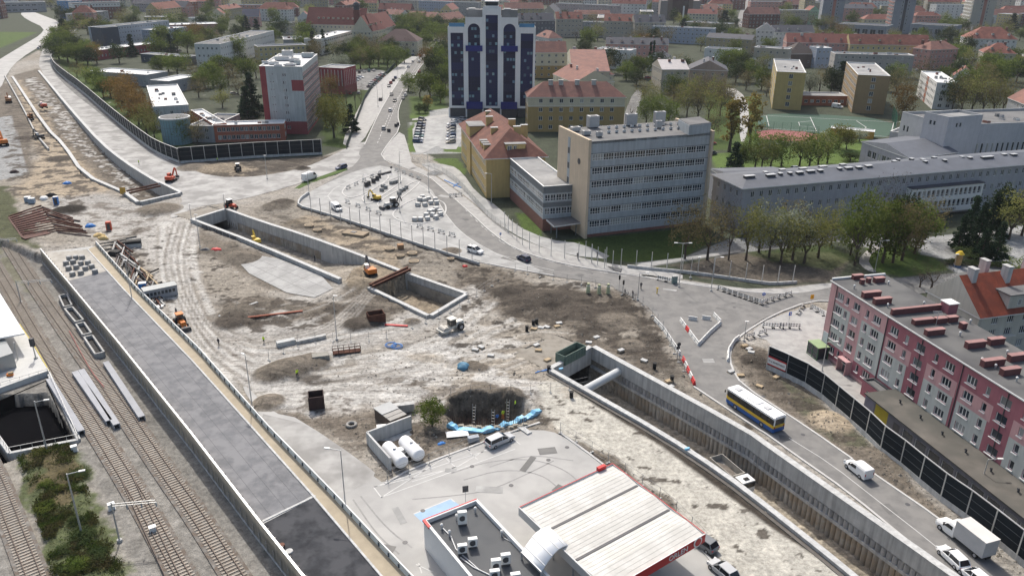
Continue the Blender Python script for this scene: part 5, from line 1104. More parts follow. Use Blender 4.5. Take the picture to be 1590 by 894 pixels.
for(lab,x0,x1,yb,st,mt,dp,sd_) in(('grey concrete tower block with a rust red window strip, left of the railway hall',1272,1305,47,M('rust_strip',(.32,.13,.10),.8),CONB,14,0),('grey blue tower block with a dark window strip and pink side balconies',1381,1413,52,M('dark_strip',(.03,.035,.045),.8),CONB,14,1),('beige tower block with a dark red strip and white balconies on its side',1502,1536,50,M('rust_strip'),SLAB,16,1)):
 a3,b3=G(x0,yb),G(x1,yb+1);A_,B_=Vector((a3.x,a3.y)),Vector((b3.x,b3.y));L_=(B_-A_).length;HH=42
 ws=[]
 for f in range(11):ws+= [(L_*.36,2+f*3.4,L_*.36+1.2,4+f*3.4,1),(L_*.66,2+f*3.4,L_*.66+1.2,4+f*3.4,1)]
 e_=(B_-A_).normalized();nb2=Vector((-e_.y,e_.x));foot=[A_,B_,B_+nb2*34,A_+nb2*34+e_*0]
 rt_,F_,ro_=building('tower_block',lab,foot,HH,mt,12,winspec=lambda i,Lx:ws if abs(Lx-L_) <.1 and True else auto_wins(Lx,1,HH,12,1.6,1.5,4,2),zones=lambda i,Lx:[(L_*.46,0,L_*.60,HH,st)] if abs(Lx-L_) <.1 else[],boxes=2)
 if sd_:
  for f in range(12):
   for k in range(5):
    p=A_+nb2*(4+k*6.4)-e_*.7;u=MB().m(PINKR if x0<1400 else WHITE);u.box((p.x,p.y,2.2+f*3.4),(3.2,1.3,1.1),math.atan2(nb2.y,nb2.x));u.part('balcony',rt_)
    # house with red tiles by the pink block
Az,Bz=RP([(1441,452),(1521,493)],8.6);e_=(Bz-Az).normalized();nz_=Vector((-e_.y,e_.x));nz_=nz_ if nz_.dot(Vector((1,0))) >0 else-nz_
foot=[Az,Bz,Bz+nz_*40,Az+nz_*40]
hr_,Fz,zro=building('apartment_house','cream apartment house with orange red tiled roof behind the pink block',foot,8.6,WM('cream_house',(.56,.54,.47),.14),3,'gable',M('bright_tiles',(.25,.06,.032),.85,.18,1.2,bump=.06,tint=(.19,.05,.03)),5.8,axis=None,gap=3.4,ov=.4,winspec=lambda i,L_:[(L_*.5-.5,9.0-1.0,L_*.5+.5,9.6-1.1,2)] if L_<20 else auto_wins(L_,.5,8.6,3,1.5,1.6,3.6,2,1,3))
ez=nz_;rzz=math.atan2(ez.y,ez.x)
for(t_,v_) in((2.2,-.6),(9.5,-1.2),(16.5,.8),(24,-.8),(8,2.5)):
 p=Az.lerp(Bz,.5)+ez*t_-e_*v_;u=MB().m(CONCL);u.box((p.x,p.y,14.2),(1.0,1.6,3.2),rzz);u.m(CONCR);u.box((p.x,p.y,15.85),(1.2,1.8,.14),rzz);u.part('chimney',zro)
p=Bz-e_*3.6+ez*15;u=MB().m(WM('cream_house'));u.box((p.x,p.y,10.3),(17,6.2,3.4),rzz);u.m(FELT);u.box((p.x,p.y,12.1),(17.6,6.8,.2),rzz);u.part('flat_dormer',zro)
for k in range(4):
 pp=p+e_*3.12+ez*(-6+k*4);inst('window',window_mesh(.9,1.2,1),hr_,(pp.x-hr_.location.x,pp.y-hr_.location.y,9.9),math.atan2(ez.y,ez.x))
for k in range(3):
 p=Bz+ez*(7+k*9)+e_*.6;u=MB().m(WM('cream_house'));u.box((p.x,p.y,3.9),(2.8,1.2,1.1),rzz);u.part('balcony',hr_)
p=Bz-e_*5.5+ez*4.2;u=MB().m(METAL);u.box((p.x,p.y,12.2),(.9,1.2,.12),rzz);u.part('skylight',zro)
# distant town: rows of houses beyond the ones above
occ=[]
def free(x,y,r):
 for(a,b,c) in occ:
  if(x-a)**2+(y-b)**2< (r+c)**2:return False
 return True
for o in list(COL.objects):
 if o.parent is None and o.get('category') and o.type=='EMPTY' and o.name in OFF and o.location.y>250:occ.append((o.location.x,o.location.y,20))
rg=random.Random(42);looks=[('cream',YC),('beige',BEIGE),('pale grey',GREYR),('white',WREN),('rose',PINKR),('yellow',YEL2),('brick',BRK),('olive',OLIVE)]
roofs=[('red roof',RTILE,'gable'),('rose roof',ROSE,'gable'),('maroon roof',MAROON,'gable'),('flat roof',FELT,'flat'),('pale flat roof',FELTL,'flat'),('slate roof',SLATE,'gable'),('hipped red roof',RTILE,'hip')]
nb=0;fillers=[]
for row in range(21):
 py=62-row*3.6 if row<16 else 4-(row-16)*5.0
 if row<5:continue
 x=-60+rg.uniform(0,40)
 while x<1660:
  wpx=rg.uniform(28,70)*(1.0 if row<12 else .8);g_=G(x+wpx/2,py)
  if any(a<x+wpx/2<b for a,b in((1135,1180),(655,700) if row<12 else(0,0),(0,130) if row<14 else(0,0))):x+=wpx*.6;continue
  sc=g_.y/1250.;L_=wpx*sc;H_=rg.uniform(9,17) if rg.random() <.9 else rg.uniform(20,30);dp_=rg.uniform(11,15)
  if free(g_.x,g_.y,26) and rg.random() < (.78 if row>8 else .5):
   ang_=rg.choice([0,0,.12,-.15,.2,1.45,-.3]);
   if ang_>1:L_=min(L_*1.3,60);
   ex=Vector((math.cos(ang_),math.sin(ang_)));ey=Vector((-ex.y,ex.x));c_=Vector((g_.x,g_.y));L_=min(L_,75)
   foot=[c_-ex*L_/2,c_+ex*L_/2,c_+ex*L_/2+ey*dp_,c_-ex*L_/2+ey*dp_]
   lk,wm_=rg.choice(looks);rl,rm_,rk=rg.choice(roofs);fl_=max(2,int(H_/3.1));
   rt_,_,_=building('town_house',None,foot,H_,wm_,fl_,rk,rm_,rg.uniform(4,7),cat='house',gap=max(3.4,L_/9),w=1.6,h=1.7,chim=3 if rk!='flat' else 0,dorm=0,seed=nb,boxes=2 if rk=='flat' else 0)
   fillers.append((rt_,f'{lk} {fl_}-storey town house, {rl}',row));occ.append((g_.x,g_.y,26));nb+=1
  x+=wpx*rg.uniform(.9,1.3)
for rt_,lk,row in fillers:
 ordinal(rt_,lk,('in the nearer rows' if row<11 else 'in the middle rows' if row<16 else 'in the farthest rows'),'houses of the distant town')
 # ------------------------------------------------------------------ trees
def leafmat(name,c,c2,tr=.3):
 m=bpy.data.materials.new(name);m.use_nodes=True;t=m.node_tree;N=t.nodes;L=t.links;N.remove(N['Principled BSDF'])
 geo=N.new('ShaderNodeNewGeometry');oi=N.new('ShaderNodeObjectInfo');n=N.new('ShaderNodeTexNoise');n.inputs['Scale'].default_value=.55;n.inputs['Detail'].default_value=4;L.new(geo.outputs['Position'],n.inputs['Vector'])
 mr=N.new('ShaderNodeMapRange');mr.inputs[1].default_value=.38;mr.inputs[2].default_value=.62;L.new(n.outputs['Fac'],mr.inputs[0])
 mx=N.new('ShaderNodeMix');mx.data_type='RGBA';mx.inputs[6].default_value=(*c,1);mx.inputs[7].default_value=(*c2,1);L.new(mr.outputs[0],mx.inputs[0])
 r2=N.new('ShaderNodeMapRange');r2.inputs[3].default_value=.72;r2.inputs[4].default_value=1.3;L.new(oi.outputs['Random'],r2.inputs[0])
 vm=N.new('ShaderNodeVectorMath');vm.operation='SCALE';L.new(mx.outputs[2],vm.inputs[0]);L.new(r2.outputs[0],vm.inputs['Scale'])
 d=N.new('ShaderNodeBsdfDiffuse');tl=N.new('ShaderNodeBsdfTranslucent');ms=N.new('ShaderNodeMixShader');ms.inputs[0].default_value=tr
 L.new(vm.outputs[0],d.inputs[0]);L.new(vm.outputs[0],tl.inputs[0]);L.new(d.outputs[0],ms.inputs[1]);L.new(tl.outputs[0],ms.inputs[2]);L.new(ms.outputs[0],N['Material Output'].inputs[0]);return m
LM={'green':leafmat('leaf_green',(.075,.108,.026),(.135,.165,.04),.4),'bright':leafmat('leaf_bright',(.095,.135,.03),(.145,.175,.05),.35),'spring':leafmat('leaf_spring',(.15,.165,.05),(.21,.205,.075),.4),
'brown':leafmat('leaf_brown',(.12,.11,.055),(.17,.14,.07),.38),'orange':leafmat('leaf_orange',(.15,.095,.03),(.21,.135,.05)),'dark':leafmat('leaf_dark',(.042,.062,.026),(.07,.088,.035)),
'conifer':leafmat('needle',(.02,.038,.02),(.035,.058,.03),.15),'blossom':leafmat('blossom',(.22,.25,.17),(.34,.36,.28)),'poplar':leafmat('leaf_yellow',(.20,.16,.045),(.27,.21,.07),.4),'willow':leafmat('leaf_willow',(.14,.15,.035),(.20,.19,.06),.35),'bare':leafmat('twig_buds',(.09,.078,.055),(.12,.095,.07))}
BARK=M('bark',(.075,.06,.048),.95,.25,3)
def crown_pts(shape,n,rg):
 out=[]
 while len(out) <n:
  p=rg.normal(size=3);p/=np.linalg.norm(p)+1e-9;r=rg.random()**.45
  q=p*r
  if shape=='cone':
   z=rg.random()**1.5;a=rg.random()*6.283;rr=(1-z)*(.35+.65*rg.random()**.5)*(1+.25*math.sin(a*5+z*20));q=np.array([rr*math.cos(a),rr*math.sin(a),z*2-1])
  elif shape=='column':q[2]=np.sign(q[2])*abs(q[2])**.8
  out.append(q)
 return np.array(out)
def make_tree(kind,shape,dens,leaf,rg,var):
 """unit tree: height 1 .. crown radius given by proportions (H=10, R=4); returns meshes"""
 H,R=10.0,{'round':4.0,'cone':2.7,'column':1.6,'weep':3.6}[shape]
 rnd=random.Random(var*13+hash(shape) %7);mb=MB().m(BARK);ends=[]
 z0={'round':1.5,'cone':.6,'column':1.5,'weep':1.2}[shape]
 def branch(p,d,L_,r,lvl):
  q=p+d*L_;mb.tube(p,q,r,r*.62,6 if lvl<2 else 3,False)
  if lvl>= (4 if dens<.7 else 3):ends.append(q);return
  k=rnd.choice([2,3,3]) if lvl<3 else 2
  for _ in range(k):
   nd=(d+Vector((rnd.uniform(-1,1),rnd.uniform(-1,1),rnd.uniform(-.3,.55)))*(.75 if shape=='round' else .4)).normalized()
   branch(q,nd,L_*rnd.uniform(.62,.82),r*.6,lvl+1)
 if shape=='cone':mb.tube((0,0,0),(0,0,9.6),.22,.04,6,False)
 else:branch(Vector((0,0,0)),Vector((rnd.uniform(-.05,.05),rnd.uniform(-.05,.05),1)),z0+.6,.28,0)
 trunk=mb.mesh('trunk')
 nc=int({'round':95,'cone':130,'column':80,'weep':90}[shape]*(.55+.45*dens));cps=crown_pts('cone' if shape=='cone' else shape,nc,rg)
 lob=rg.normal(size=(7,3));lob/=np.linalg.norm(lob,axis=1)[:,None]
 vs=[];fs=[]
 cz=(z0+H)/2+.2;hz=(H-z0)/2
 for c in cps:
  dirn=c/(np.linalg.norm(c)+1e-9);bump=.78+.30*max(0,(lob@dirn).max()-.35)*1.4+rg.uniform(-.08,.08)
  k=1 if shape=='cone' else bump
  ctr=np.array([c[0]*R*k,c[1]*R*k,cz+c[2]*hz*k]);nl=int((34 if leaf>.3 else 44)*dens*rg.uniform(.5,1.4));cr=R*(.24 if shape!='cone' else .2)
  off=rg.normal(size=(nl,3))*cr*.55
  if shape=='weep':off[:,2] *=1.7;off[:,:2] *=.8
  if shape=='cone':off[:,2] *=.45
  for o in off:
   a=rg.normal(size=3);a/=np.linalg.norm(a);b=np.cross(a,rg.normal(size=3));b/=np.linalg.norm(b)+1e-9;s=leaf*rg.uniform(.6,1.3);p=ctr+o;i=len(vs)
   vs+= [p-a*s*.5,p+b*s*.35,p+a*s*.5,p-b*s*.35];fs.append((i,i+1,i+2,i+3))
 me=bpy.data.meshes.new('crown');me.from_pydata([tuple(v) for v in vs],[],fs);me.materials.append(LM[kind]);me.update()
 return me,trunk
TP={}
for kind,shape,dens,leaf,nv in(('green','round',1.0,.42,3),('bright','round',.7,.40,2),('spring','round',.6,.34,3),('brown','round',.5,.30,3),('orange','round',.8,.38,2),('dark','round',1.0,.42,2),('conifer','cone',1.1,.42,2),('blossom','round',.8,.36,1),('poplar','column',.7,.34,2),('willow','weep',.9,.36,2),('bare','round',.22,.22,2)):
 TP[kind]=[]
 for v in range(nv):
  cm,tm=make_tree(kind,shape,dens,leaf,RNG,v);TP[kind].append((cm,tm,{'round':4.0,'cone':2.7,'column':1.6,'weep':3.6}[shape]))
TLOOK={'green':('green leafy tree','leafy_tree'),'bright':('bright green spring tree','bright_green_tree'),'spring':('thin yellow green tree','spring_tree'),'brown':('sparse brown tree','brown_tree'),'orange':('orange brown tree','autumn_coloured_tree'),'dark':('dark green tree','dark_leafy_tree'),'conifer':('dark conifer','conifer_tree'),'blossom':('whitish blossoming tree','blossom_tree'),'poplar':('tall yellow poplar','poplar_tree'),'willow':('yellow green willow','willow_tree'),'bare':('almost bare tree','bare_tree')}
trg=random.Random(5)
def tree(x,y,h,r,kind,anchor,z=0.0):
 cm,tm,R=trg.choice(TP[kind]);t=root(TLOOK[kind][1],(x,y,z),None,'tree',rz=trg.uniform(0,6.28));r*=1.30;h*=1.14;t.scale=(r/R,r/R,h/10.0)
 for nm,me_ in(('trunk',tm),('crown',cm)):o=bpy.data.objects.new(nm,me_);COL.objects.link(o);o.parent=t
 ordinal(t,TLOOK[kind][0],anchor,'trees '+anchor);occ.append((x,y,r*.5));return t
def trees(anchor,L_):
 for(px,py,h,r,k) in L_:g_=G(px,py);tree(g_.x,g_.y,h,r,k,anchor)
trees('behind the curved noise barrier',[(92,93,13,7,'dark'),(106,97,12,7,'green'),(120,100,12,7,'green'),(137,102,11,6,'dark'),(100,82,13,7,'green'),(118,85,12,7,'dark'),(138,90,11,6,'green'),(84,80,11,5,'green'),(128,44,13,8,'willow'),(146,42,12,8,'willow'),(112,52,10,6,'green'),
(134,128,9,4.5,'spring'),(150,138,10,5,'green'),(161,152,10,4.5,'green'),(172,150,9,4.5,'green'),(190,163,12,5.5,'orange'),(203,178,12,5.5,'orange'),(216,194,12,5.0,'orange'),(228,208,11,4.6,'spring'),(199,152,11,5,'orange'),(233,200,10,4.2,'orange'),(183,150,11,4.5,'brown'),(240,214,8,3,'spring'),(120,120,8,4,'brown'),(212,172,11,4.4,'orange')])
trees('around the low clinic halls',[(249,116,10,5,'green'),(262,112,10,5,'green'),(276,118,11,5.5,'green'),(288,108,9,4.5,'bright'),(303,128,11,5,'brown'),(318,138,10,5,'green'),(331,134,12,5.5,'green'),(343,150,11,4.5,'bright'),(355,132,11,5,'brown'),(370,148,10,4,'brown'),(384,128,12,5,'green'),(309,152,10,4.5,'brown'),(346,168,8,4.0,'spring'),(398,122,11,5,'spring'),(362,118,10,5,'green'),(376,112,10,5,'dark'),(340,118,11,5,'green'),(206,88,13,3.6,'conifer'),(250,80,12,3.4,'conifer'),(266,84,12,3.4,'conifer'),(393,178,16,4.5,'conifer'),(385,184,12,3.6,'conifer'),(400,60,14,3.6,'conifer'),(383,48,12,3.5,'conifer'),(284,224,9,3,'bright'),(307,224,9,3.4,'brown'),(298,208,8,3,'orange')])
trees('between the clinic tower and the avenue',[(519,214,15,4.8,'willow'),(507,196,12,4,'willow'),(546,206,10,2.6,'conifer'),(500,160,12,4.5,'brown'),(538,162,11,2.6,'bare'),(552,168,12,2.2,'bare'),(561,166,11,2.2,'bare'),(515,150,10,4,'orange'),(530,112,11,6,'blossom'),(546,108,10,5,'green'),(487,88,15,3.2,'conifer'),(503,84,15,3,'conifer'),(480,92,9,4,'dark'),(560,108,12,5.5,'brown'),(574,106,12,5.5,'green'),(588,104,13,5.5,'brown'),(602,106,12,5,'bright'),(616,104,12,5,'bright'),(556,92,13,6,'green'),(572,88,13,6,'brown'),(590,90,13,6,'brown'),(608,90,12,5.5,'dark'),(545,82,12,5,'blossom'),(628,98,9,4,'green'),(548,96,12,5,'green'),(562,98,11,5,'spring'),(580,97,12,5,'brown'),(596,98,12,5,'green'),(612,96,11,4.5,'spring'),(535,96,11,5,'dark'),(528,88,11,5,'brown'),(600,82,12,5,'green'),(518,92,11,5,'spring'),(560,84,12,5,'dark'),(533,204,9,3.5,'spring'),(525,182,10,4,'brown'),(568,76,12,5.5,'blossom'),(585,80,11,5,'brown')])
trees('right of the avenue by the hotel',[(634,142,9,3.5,'green'),(652,152,11,4.5,'bright'),(668,152,12,5,'green'),(680,146,12,5,'dark'),(692,140,13,5,'green'),(671,124,14,5.5,'dark'),(684,118,14,6,'green'),(664,108,12,5,'orange'),(676,100,13,5.5,'green'),(690,96,13,6,'dark'),(662,92,11,5,'brown'),(684,160,9,4,'green'),(660,176,4,1.8,'dark'),(651,176,4,2.0,'dark'),(664,170,6,2,'poplar')])
trees('in the park left of the hotel top',[(628,66,14,8,'green'),(642,62,14,8,'green'),(656,60,14,8,'dark'),(670,62,14,8,'green'),(684,66,14,8,'green'),(634,52,14,8,'green'),(650,50,14,8,'spring'),(666,50,14,8,'green'),(682,52,14,8,'dark'),(640,42,14,8,'green'),(660,40,13,8,'green'),(678,40,13,8,'spring'),(649,72,14,2.2,'conifer'),(690,78,12,6,'brown'),(692,70,12,7,'green'),(622,44,13,7,'green')])
trees('behind the office block',[(1003,194,11,4.2,'bright'),(1022,192,11,4.6,'bright'),(1038,196,10,4.2,'bright'),(1012,172,12,5,'spring'),(1000,158,10,4.5,'brown'),(1050,178,13,5,'brown'),(1066,184,15,5,'spring'),(1083,186,15,5,'brown'),(1100,184,14,5,'spring'),(1118,180,14,5,'brown'),(1046,156,12,5,'green'),(1072,160,13,5.5,'spring'),(1092,158,13,5.5,'brown'),(1112,158,12,5,'spring'),(1126,162,12,5,'brown'),(1132,236,20,3.4,'poplar'),(1163,232,19,3.2,'poplar'),(1139,268,9,3.0,'conifer'),(983,120,11,5,'dark'),(997,122,12,5,'green'),(972,125,10,5,'green'),(1008,108,15,1.6,'conifer'),(1013,109,16,1.6,'conifer'),(988,132,8,4,'dark'),(1106,215,12,3.5,'brown'),(1022,208,8,3,'green'),(980,182,7,2.4,'bare')])
trees('between the sports pitch and the university',[(1172,262,11,4.2,'bright'),(1182,266,10,4,'spring'),(1196,262,11,4.6,'bright'),(1213,258,10,4.4,'bright'),(1241,258,11,4.6,'spring'),(1256,262,11,4.6,'bright'),(1270,256,11,4.6,'spring'),(1284,254,10,4.0,'bright'),(1302,232,9,4.6,'willow'),(1314,232,7,3,'willow'),(1150,262,8,3,'green'),(1334,220,5,3,'blossom'),(1320,250,3,3,'dark')])
trees('around the brick slab blocks',[(1256,148,13,5,'blossom'),(1272,142,13,5,'brown'),(1290,144,13,5,'dark'),(1304,142,14,5,'conifer'),(1190,150,10,3.5,'brown'),(1399,186,14,4.6,'orange'),(1390,150,13,5,'brown'),(1378,142,12,5,'dark'),(1182,140,12,4.5,'green'),(1150,118,13,6,'dark'),(1162,128,12,5,'green'),(1142,108,12,6,'green'),(1158,140,10,4,'brown'),(1175,125,11,5,'brown'),(1185,110,11,5,'spring'),(1408,150,11,5,'brown')])
trees('around the white apartment house',[(1450,98,14,8,'dark'),(1468,104,13,7,'green'),(1488,100,13,7,'green'),(1505,108,13,6,'spring'),(1478,172,15,5,'dark'),(1491,178,17,5.5,'brown'),(1507,180,18,6,'spring'),(1524,180,18,6,'brown'),(1541,178,17,6,'spring'),(1556,176,15,5.5,'brown'),(1500,152,15,6,'green'),(1520,148,16,6.5,'brown'),(1540,142,15,6.5,'green'),(1560,132,14,6,'green'),(1578,128,13,6,'dark'),(1535,118,14,6,'green'),(1572,112,14,6,'green'),(1588,118,13,6,'spring'),(1490,128,12,5,'dark'),(1462,136,11,3.5,'green'),(1430,190,2.0,3,'dark'),(1440,192,2.0,3,'dark')])
trees('in front of the university',[(1063,402,13,4.0,'brown'),(1098,404,14,4.2,'brown'),(1131,404,15,2.8,'bare'),(1158,404,13,3.6,'spring'),(1178,392,12,4,'spring'),(1194,400,13,4,'blossom'),(1212,410,12,4.0,'spring'),(1230,404,13,4,'blossom'),(1248,410,12,4.2,'spring'),(1270,400,11,3.8,'spring'),(1224,386,12,4.2,'brown'),(1327,412,17,4.2,'bright'),(1320,396,9,3,'green'),(1370,408,14,4.4,'green'),(1386,408,14,4.2,'brown'),(1400,404,13,4.5,'brown'),(1420,394,12,4.0,'green'),(1350,392,12,4,'spring'),(1372,382,18,4,'bare'),(1436,372,11,3.6,'brown'),(1393,380,13,4,'dark'),(1120,372,9,3,'brown'),(1290,380,10,3,'spring'),(1566,372,12,4.6,'spring'),(1586,366,12,4.6,'brown'),(1550,360,11,4,'dark'),(1586,436,5,3.0,'bright'),(1446,448,6,3.2,'bare'),(1428,446,5,2.6,'bare')])
trees('in the round bed before the university',[(1486,388,8,1.7,'conifer'),(1501,378,11,2.2,'conifer'),(1513,394,11.5,2.1,'conifer'),(1522,404,7,1.8,'conifer'),(1545,404,8.5,1.9,'conifer'),(1536,366,10,2.2,'conifer'),(1530,388,3,2.5,'dark'),(1505,400,2.2,3,'dark'),(1550,395,2.4,2.2,'dark')])
g_=G(671,662);t=tree(g_.x,g_.y,4.6,1.9,'green','beside the gas tanks on the site');
# shrubs of the railway bank
for i in range(22):
 px=trg.uniform(35,175);py=trg.uniform(700,900)
 if not(abs(px-(75+(py-700)*.35)) <42):continue
 g_=G(px,py,-2);t=tree(g_.x,g_.y,trg.uniform(.6,1.3),trg.uniform(.7,1.4),trg.choice(['dark','green','spring','brown']),'on the bank between the tracks',-2.0);t.name='shrub';t['category']='shrub'
for(a,b,n_) in(((505,400),(560,405),5),((1478,410),(1560,415),8)):
 for i in range(n_):
  g_=G(a[0]+(b[0]-a[0])*i/(n_-1),a[1]+(b[1]-a[1])*i/(n_-1)) if a[0] >1000 else G(540+i,400)
  if a[0] >1000:t=tree(g_.x,g_.y,1.2,1.3,'dark','in the hedge of the round bed');t.name='hedge_shrub';t['category']='shrub'
  # trees between the houses
def inpoly(x,y,P):
 c=False;n=len(P)
 for i in range(n):
  x1,y1=P[i];x2,y2=P[i-1]
  if(y1>y) != (y2>y) and x< (x2-x1)*(y-y1)/(y2-y1)+x1:c=not c
 return c
ug=np.random.default_rng(8);gk=gi[gd>.3];nz_=fbm(X[gk]*.45,Y[gk]*.45,4,77);pr=np.clip(nz_-.42,0,1)**1.2+.003;sel=ug.choice(gk,26000,p=pr/pr.sum());vs=[];fs=[]
for k in sel:
 a=ug.normal(size=3);a[2]=abs(a[2])+.5;a/=np.linalg.norm(a);b=ug.normal(size=3);b/=np.linalg.norm(b);s=ug.uniform(.1,.34);c=np.array([X[k]+ug.uniform(-.3,.3),Y[k]+ug.uniform(-.3,.3),HGT[k]+ug.uniform(0,.35)]);i=len(vs);vs+= [tuple(c-b*s*.3),tuple(c+b*s*.3),tuple(c+b*s*.2+a*s),tuple(c-b*s*.2+a*s)];fs.append((i,i+1,i+2,i+3))
me=bpy.data.meshes.new('undergrowth');me.from_pydata(vs,[],fs);me.materials.append(leafmat('undergrowth',(.06,.085,.022),(.10,.088,.042)));o=bpy.data.objects.new('undergrowth',me);COL.objects.link(o);tag(o,kind='stuff')
NOGO=[r_[1] for r_ in ROADS]+[SITE]
for i in range(900):
 py=trg.choice([trg.uniform(8,60),trg.uniform(-30,12),trg.uniform(60,150),trg.uniform(30,110)]);px=trg.uniform(-40,1640)
 if any(inpoly(px,py,P) for P in NOGO) or(py>100 and not(930<px<1190 or 1380<px)) or(px<75 and py>14) or(637<px<660 and 60<py<100) or 1138<px<1172 and py<45:continue
 g_=G(px,py)
 if not free(g_.x,g_.y,3.5):continue
 k=trg.choices(['brown','green','spring','dark','bright','orange','conifer','bare'],[5,5,3,4,1,1,.6,1.5])[0]
 h=trg.uniform(10,16);tree(g_.x,g_.y,h,h*trg.uniform(.36,.5),k,'left of the avenue' if px<650 and py>30 else 'right of the hotel' if py>30 else 'among the far left houses' if px<800 else 'among the far right houses')
 # ------------------------------------------------------------------ site structures
PILE=M('bored_pile',(.42,.39,.34),.9,.22,.8,streak=.4,bump=.04,tint=(.30,.25,.19));PILEU=M('pile_grey',(.34,.34,.335),.9,.15,.9,streak=.35,bump=.03)
SOILM=M('soil_cover',(.21,.19,.16),.95,.3,.9,bump=.06,tint=(.27,.25,.215));RUST=M('rusty_steel',(.075,.036,.028),.9,.3,1.5,tint=(.11,.055,.04),spec=.1);TANP=M('tan_panel',(.56,.49,.38),.85,.08,.6,streak=.2)
BARR=M('barrier_panel',(.012,.017,.022),.7,.1,.5,spec=.15);GREENF=M('green_mesh',(.03,.16,.09),.7,.2,2);STEEL=M('galvanised_steel',(.45,.46,.46),.4,.1,1,metal=.4);WOOD=M('timber',(.36,.28,.18),.85,.2,2);BLUEM=M('blue_plastic',(.03,.18,.50),.5,.15,2);LBLUE=M('light_blue_foil',(.22,.50,.72),.4,.2,3,bump=.05);REDM=M('signal_red',(.50,.03,.03),.5,.1,1);ORANGE=M('machine_orange',(.55,.17,.03),.5,.12,1.5);YELLOW=M('machine_yellow',(.55,.38,.05),.5,.12,1.5);BLACK=M('rubber_black',(.02,.02,.02),.8,.15,2)
def wpts(px,z=0,it=1):return[G(p[0],p[1],z) for p in(smooth_poly(px,it,False) if it else[Vector(q) for q in px])]
def wall_strip(mb,P,t,zb,zt,side,o0=0.0):
 "wall of thickness t on the given side (+1 left) of the polyline P; zb/zt number or function of distance"
 n=len(P);A=[];B=[]
 for i,p in enumerate(P):
  a=P[max(0,i-1)];b=P[min(n-1,i+1)];d=(b-a);d.z=0;d.normalize();nn=Vector((-d.y,d.x,0))*side;A.append(p+nn*o0);B.append(p+nn*(o0+t))
 f0=zb if callable(zb) else(lambda s:zb);f1=zt if callable(zt) else(lambda s:zt);s=0
 for i in range(n-1):
  s2=s+(P[i+1]-P[i]).length;vs=[]
  for(q,ss) in((A[i],s),(A[i+1],s2),(B[i+1],s2),(B[i],s)):vs.append((q.x,q.y,f0(ss)))
  for(q,ss) in((A[i],s),(A[i+1],s2),(B[i+1],s2),(B[i],s)):vs.append((q.x,q.y,f1(ss)))
  fs=[(4,5,6,7),(0,1,5,4),(2,3,7,6)]+([(3,0,4,7)] if i==0 else[])+([(1,2,6,5)] if i==n-2 else[])
  if side<0:fs=[f[::-1] for f in fs]
  mb.add(vs,fs,False);s=s2
def along(P,step,off=0.0):
 out=[];s=off;acc=0
 for a,b in zip(P[:-1],P[1:]):
  L_=(b-a).length
  while s<=acc+L_:out.append((a.lerp(b,(s-acc)/L_),(b-a).normalized()));s+=step
  acc+=L_
 return out
def plen(P):return sum((b-a).length for a,b in zip(P[:-1],P[1:]))
# long cutting (right)
t=root('road_cutting',(*G(1100,680).xy,0),'long deep road cutting with pale concrete walls and bored piles in the foreground','retaining walls',world=True)
R4=wpts([(919,543),(1158,675),(1190,699),(1412,855),(1470,897),(1560,960)]);L4=wpts([(857,577),(901,602),(1031,676),(1127,739),(1200,795),(1321,891),(1400,960)])
u=MB().m(CONCR);wall_strip(u,R4,.95,-2.0,.55,1);u.m(CONCL);wall_strip(u,R4,1.1,.551,.66,1,-.08);u.part('right_wall_beam',t)
u=MB().m(CONCR);wall_strip(u,L4,.75,-6.6,.55,-1);u.m(CONCL);wall_strip(u,L4,.9,.551,.66,-1,-.08);u.m(M('dark_footing',(.12,.11,.10),.9,.2));wall_strip(u,L4,.7,-.2,.10,-1,.76);u.part('left_wall',t)
E4=[G(857,577),G(919,543)];u=MB().m(CONCR);wall_strip(u,E4,.8,-3.0,.58,1);u.m(CONCL);wall_strip(u,E4,.95,.581,.68,1,-.08);u.part('end_wall',t)
u=MB().m(SOILM);q=TUN4;u.prism([q[0]+(q[3]-q[0])*.09,q[1]+(q[2]-q[1])*.09,q[2]+(q[2]-q[1])*.12,q[3]+(q[3]-q[0])*.12],-1.0,.045);u.part('tunnel_roof',t)
u=MB().m(PILEU);u2=MB().m(PILE);wal=MB().m(CONCR);wall_strip(wal,R4,1.0,-3.7,-3.25,1,-.2)
ap=along(R4,.86,7)
for p,d in ap:
 nn_=Vector((-d.y,d.x,0));c=p+nn_*.32;u.tube((c.x,c.y,-3.25),(c.x,c.y,-2.0),.45,.45,10,False);u2.tube((c.x,c.y,-7.2),(c.x,c.y,-3.7),.45,.45,10,False)
bk4=MB().m(PILE);wall_strip(bk4,R4,.5,-7,-2.0,1,.5)
for k,v in enumerate(u.v):pass
u.part('upper_piles',t);u2.part('lower_piles',t);wal.part('waling_beam',t);bk4.part('soil_face',t)
a_,b_=G(900,600,0),G(946,575,0);a_.z=-1.3;b_.z=-1.3;dd_=(b_-a_).normalized();u=MB().m(M('pipe_grey',(.50,.52,.52),.6,.1));u.tube(a_-dd_*1.0,b_+dd_*3.6,.75,.75,16);u.part('pipe_strut',t)
u=MB().m(LBLUE)
for px,py in((871,573),(1067,697)):p=G(px,py,.7);u.box((p.x,p.y,.8),(.8,.3,.25),.5)
u.part('foil_scrap',t)
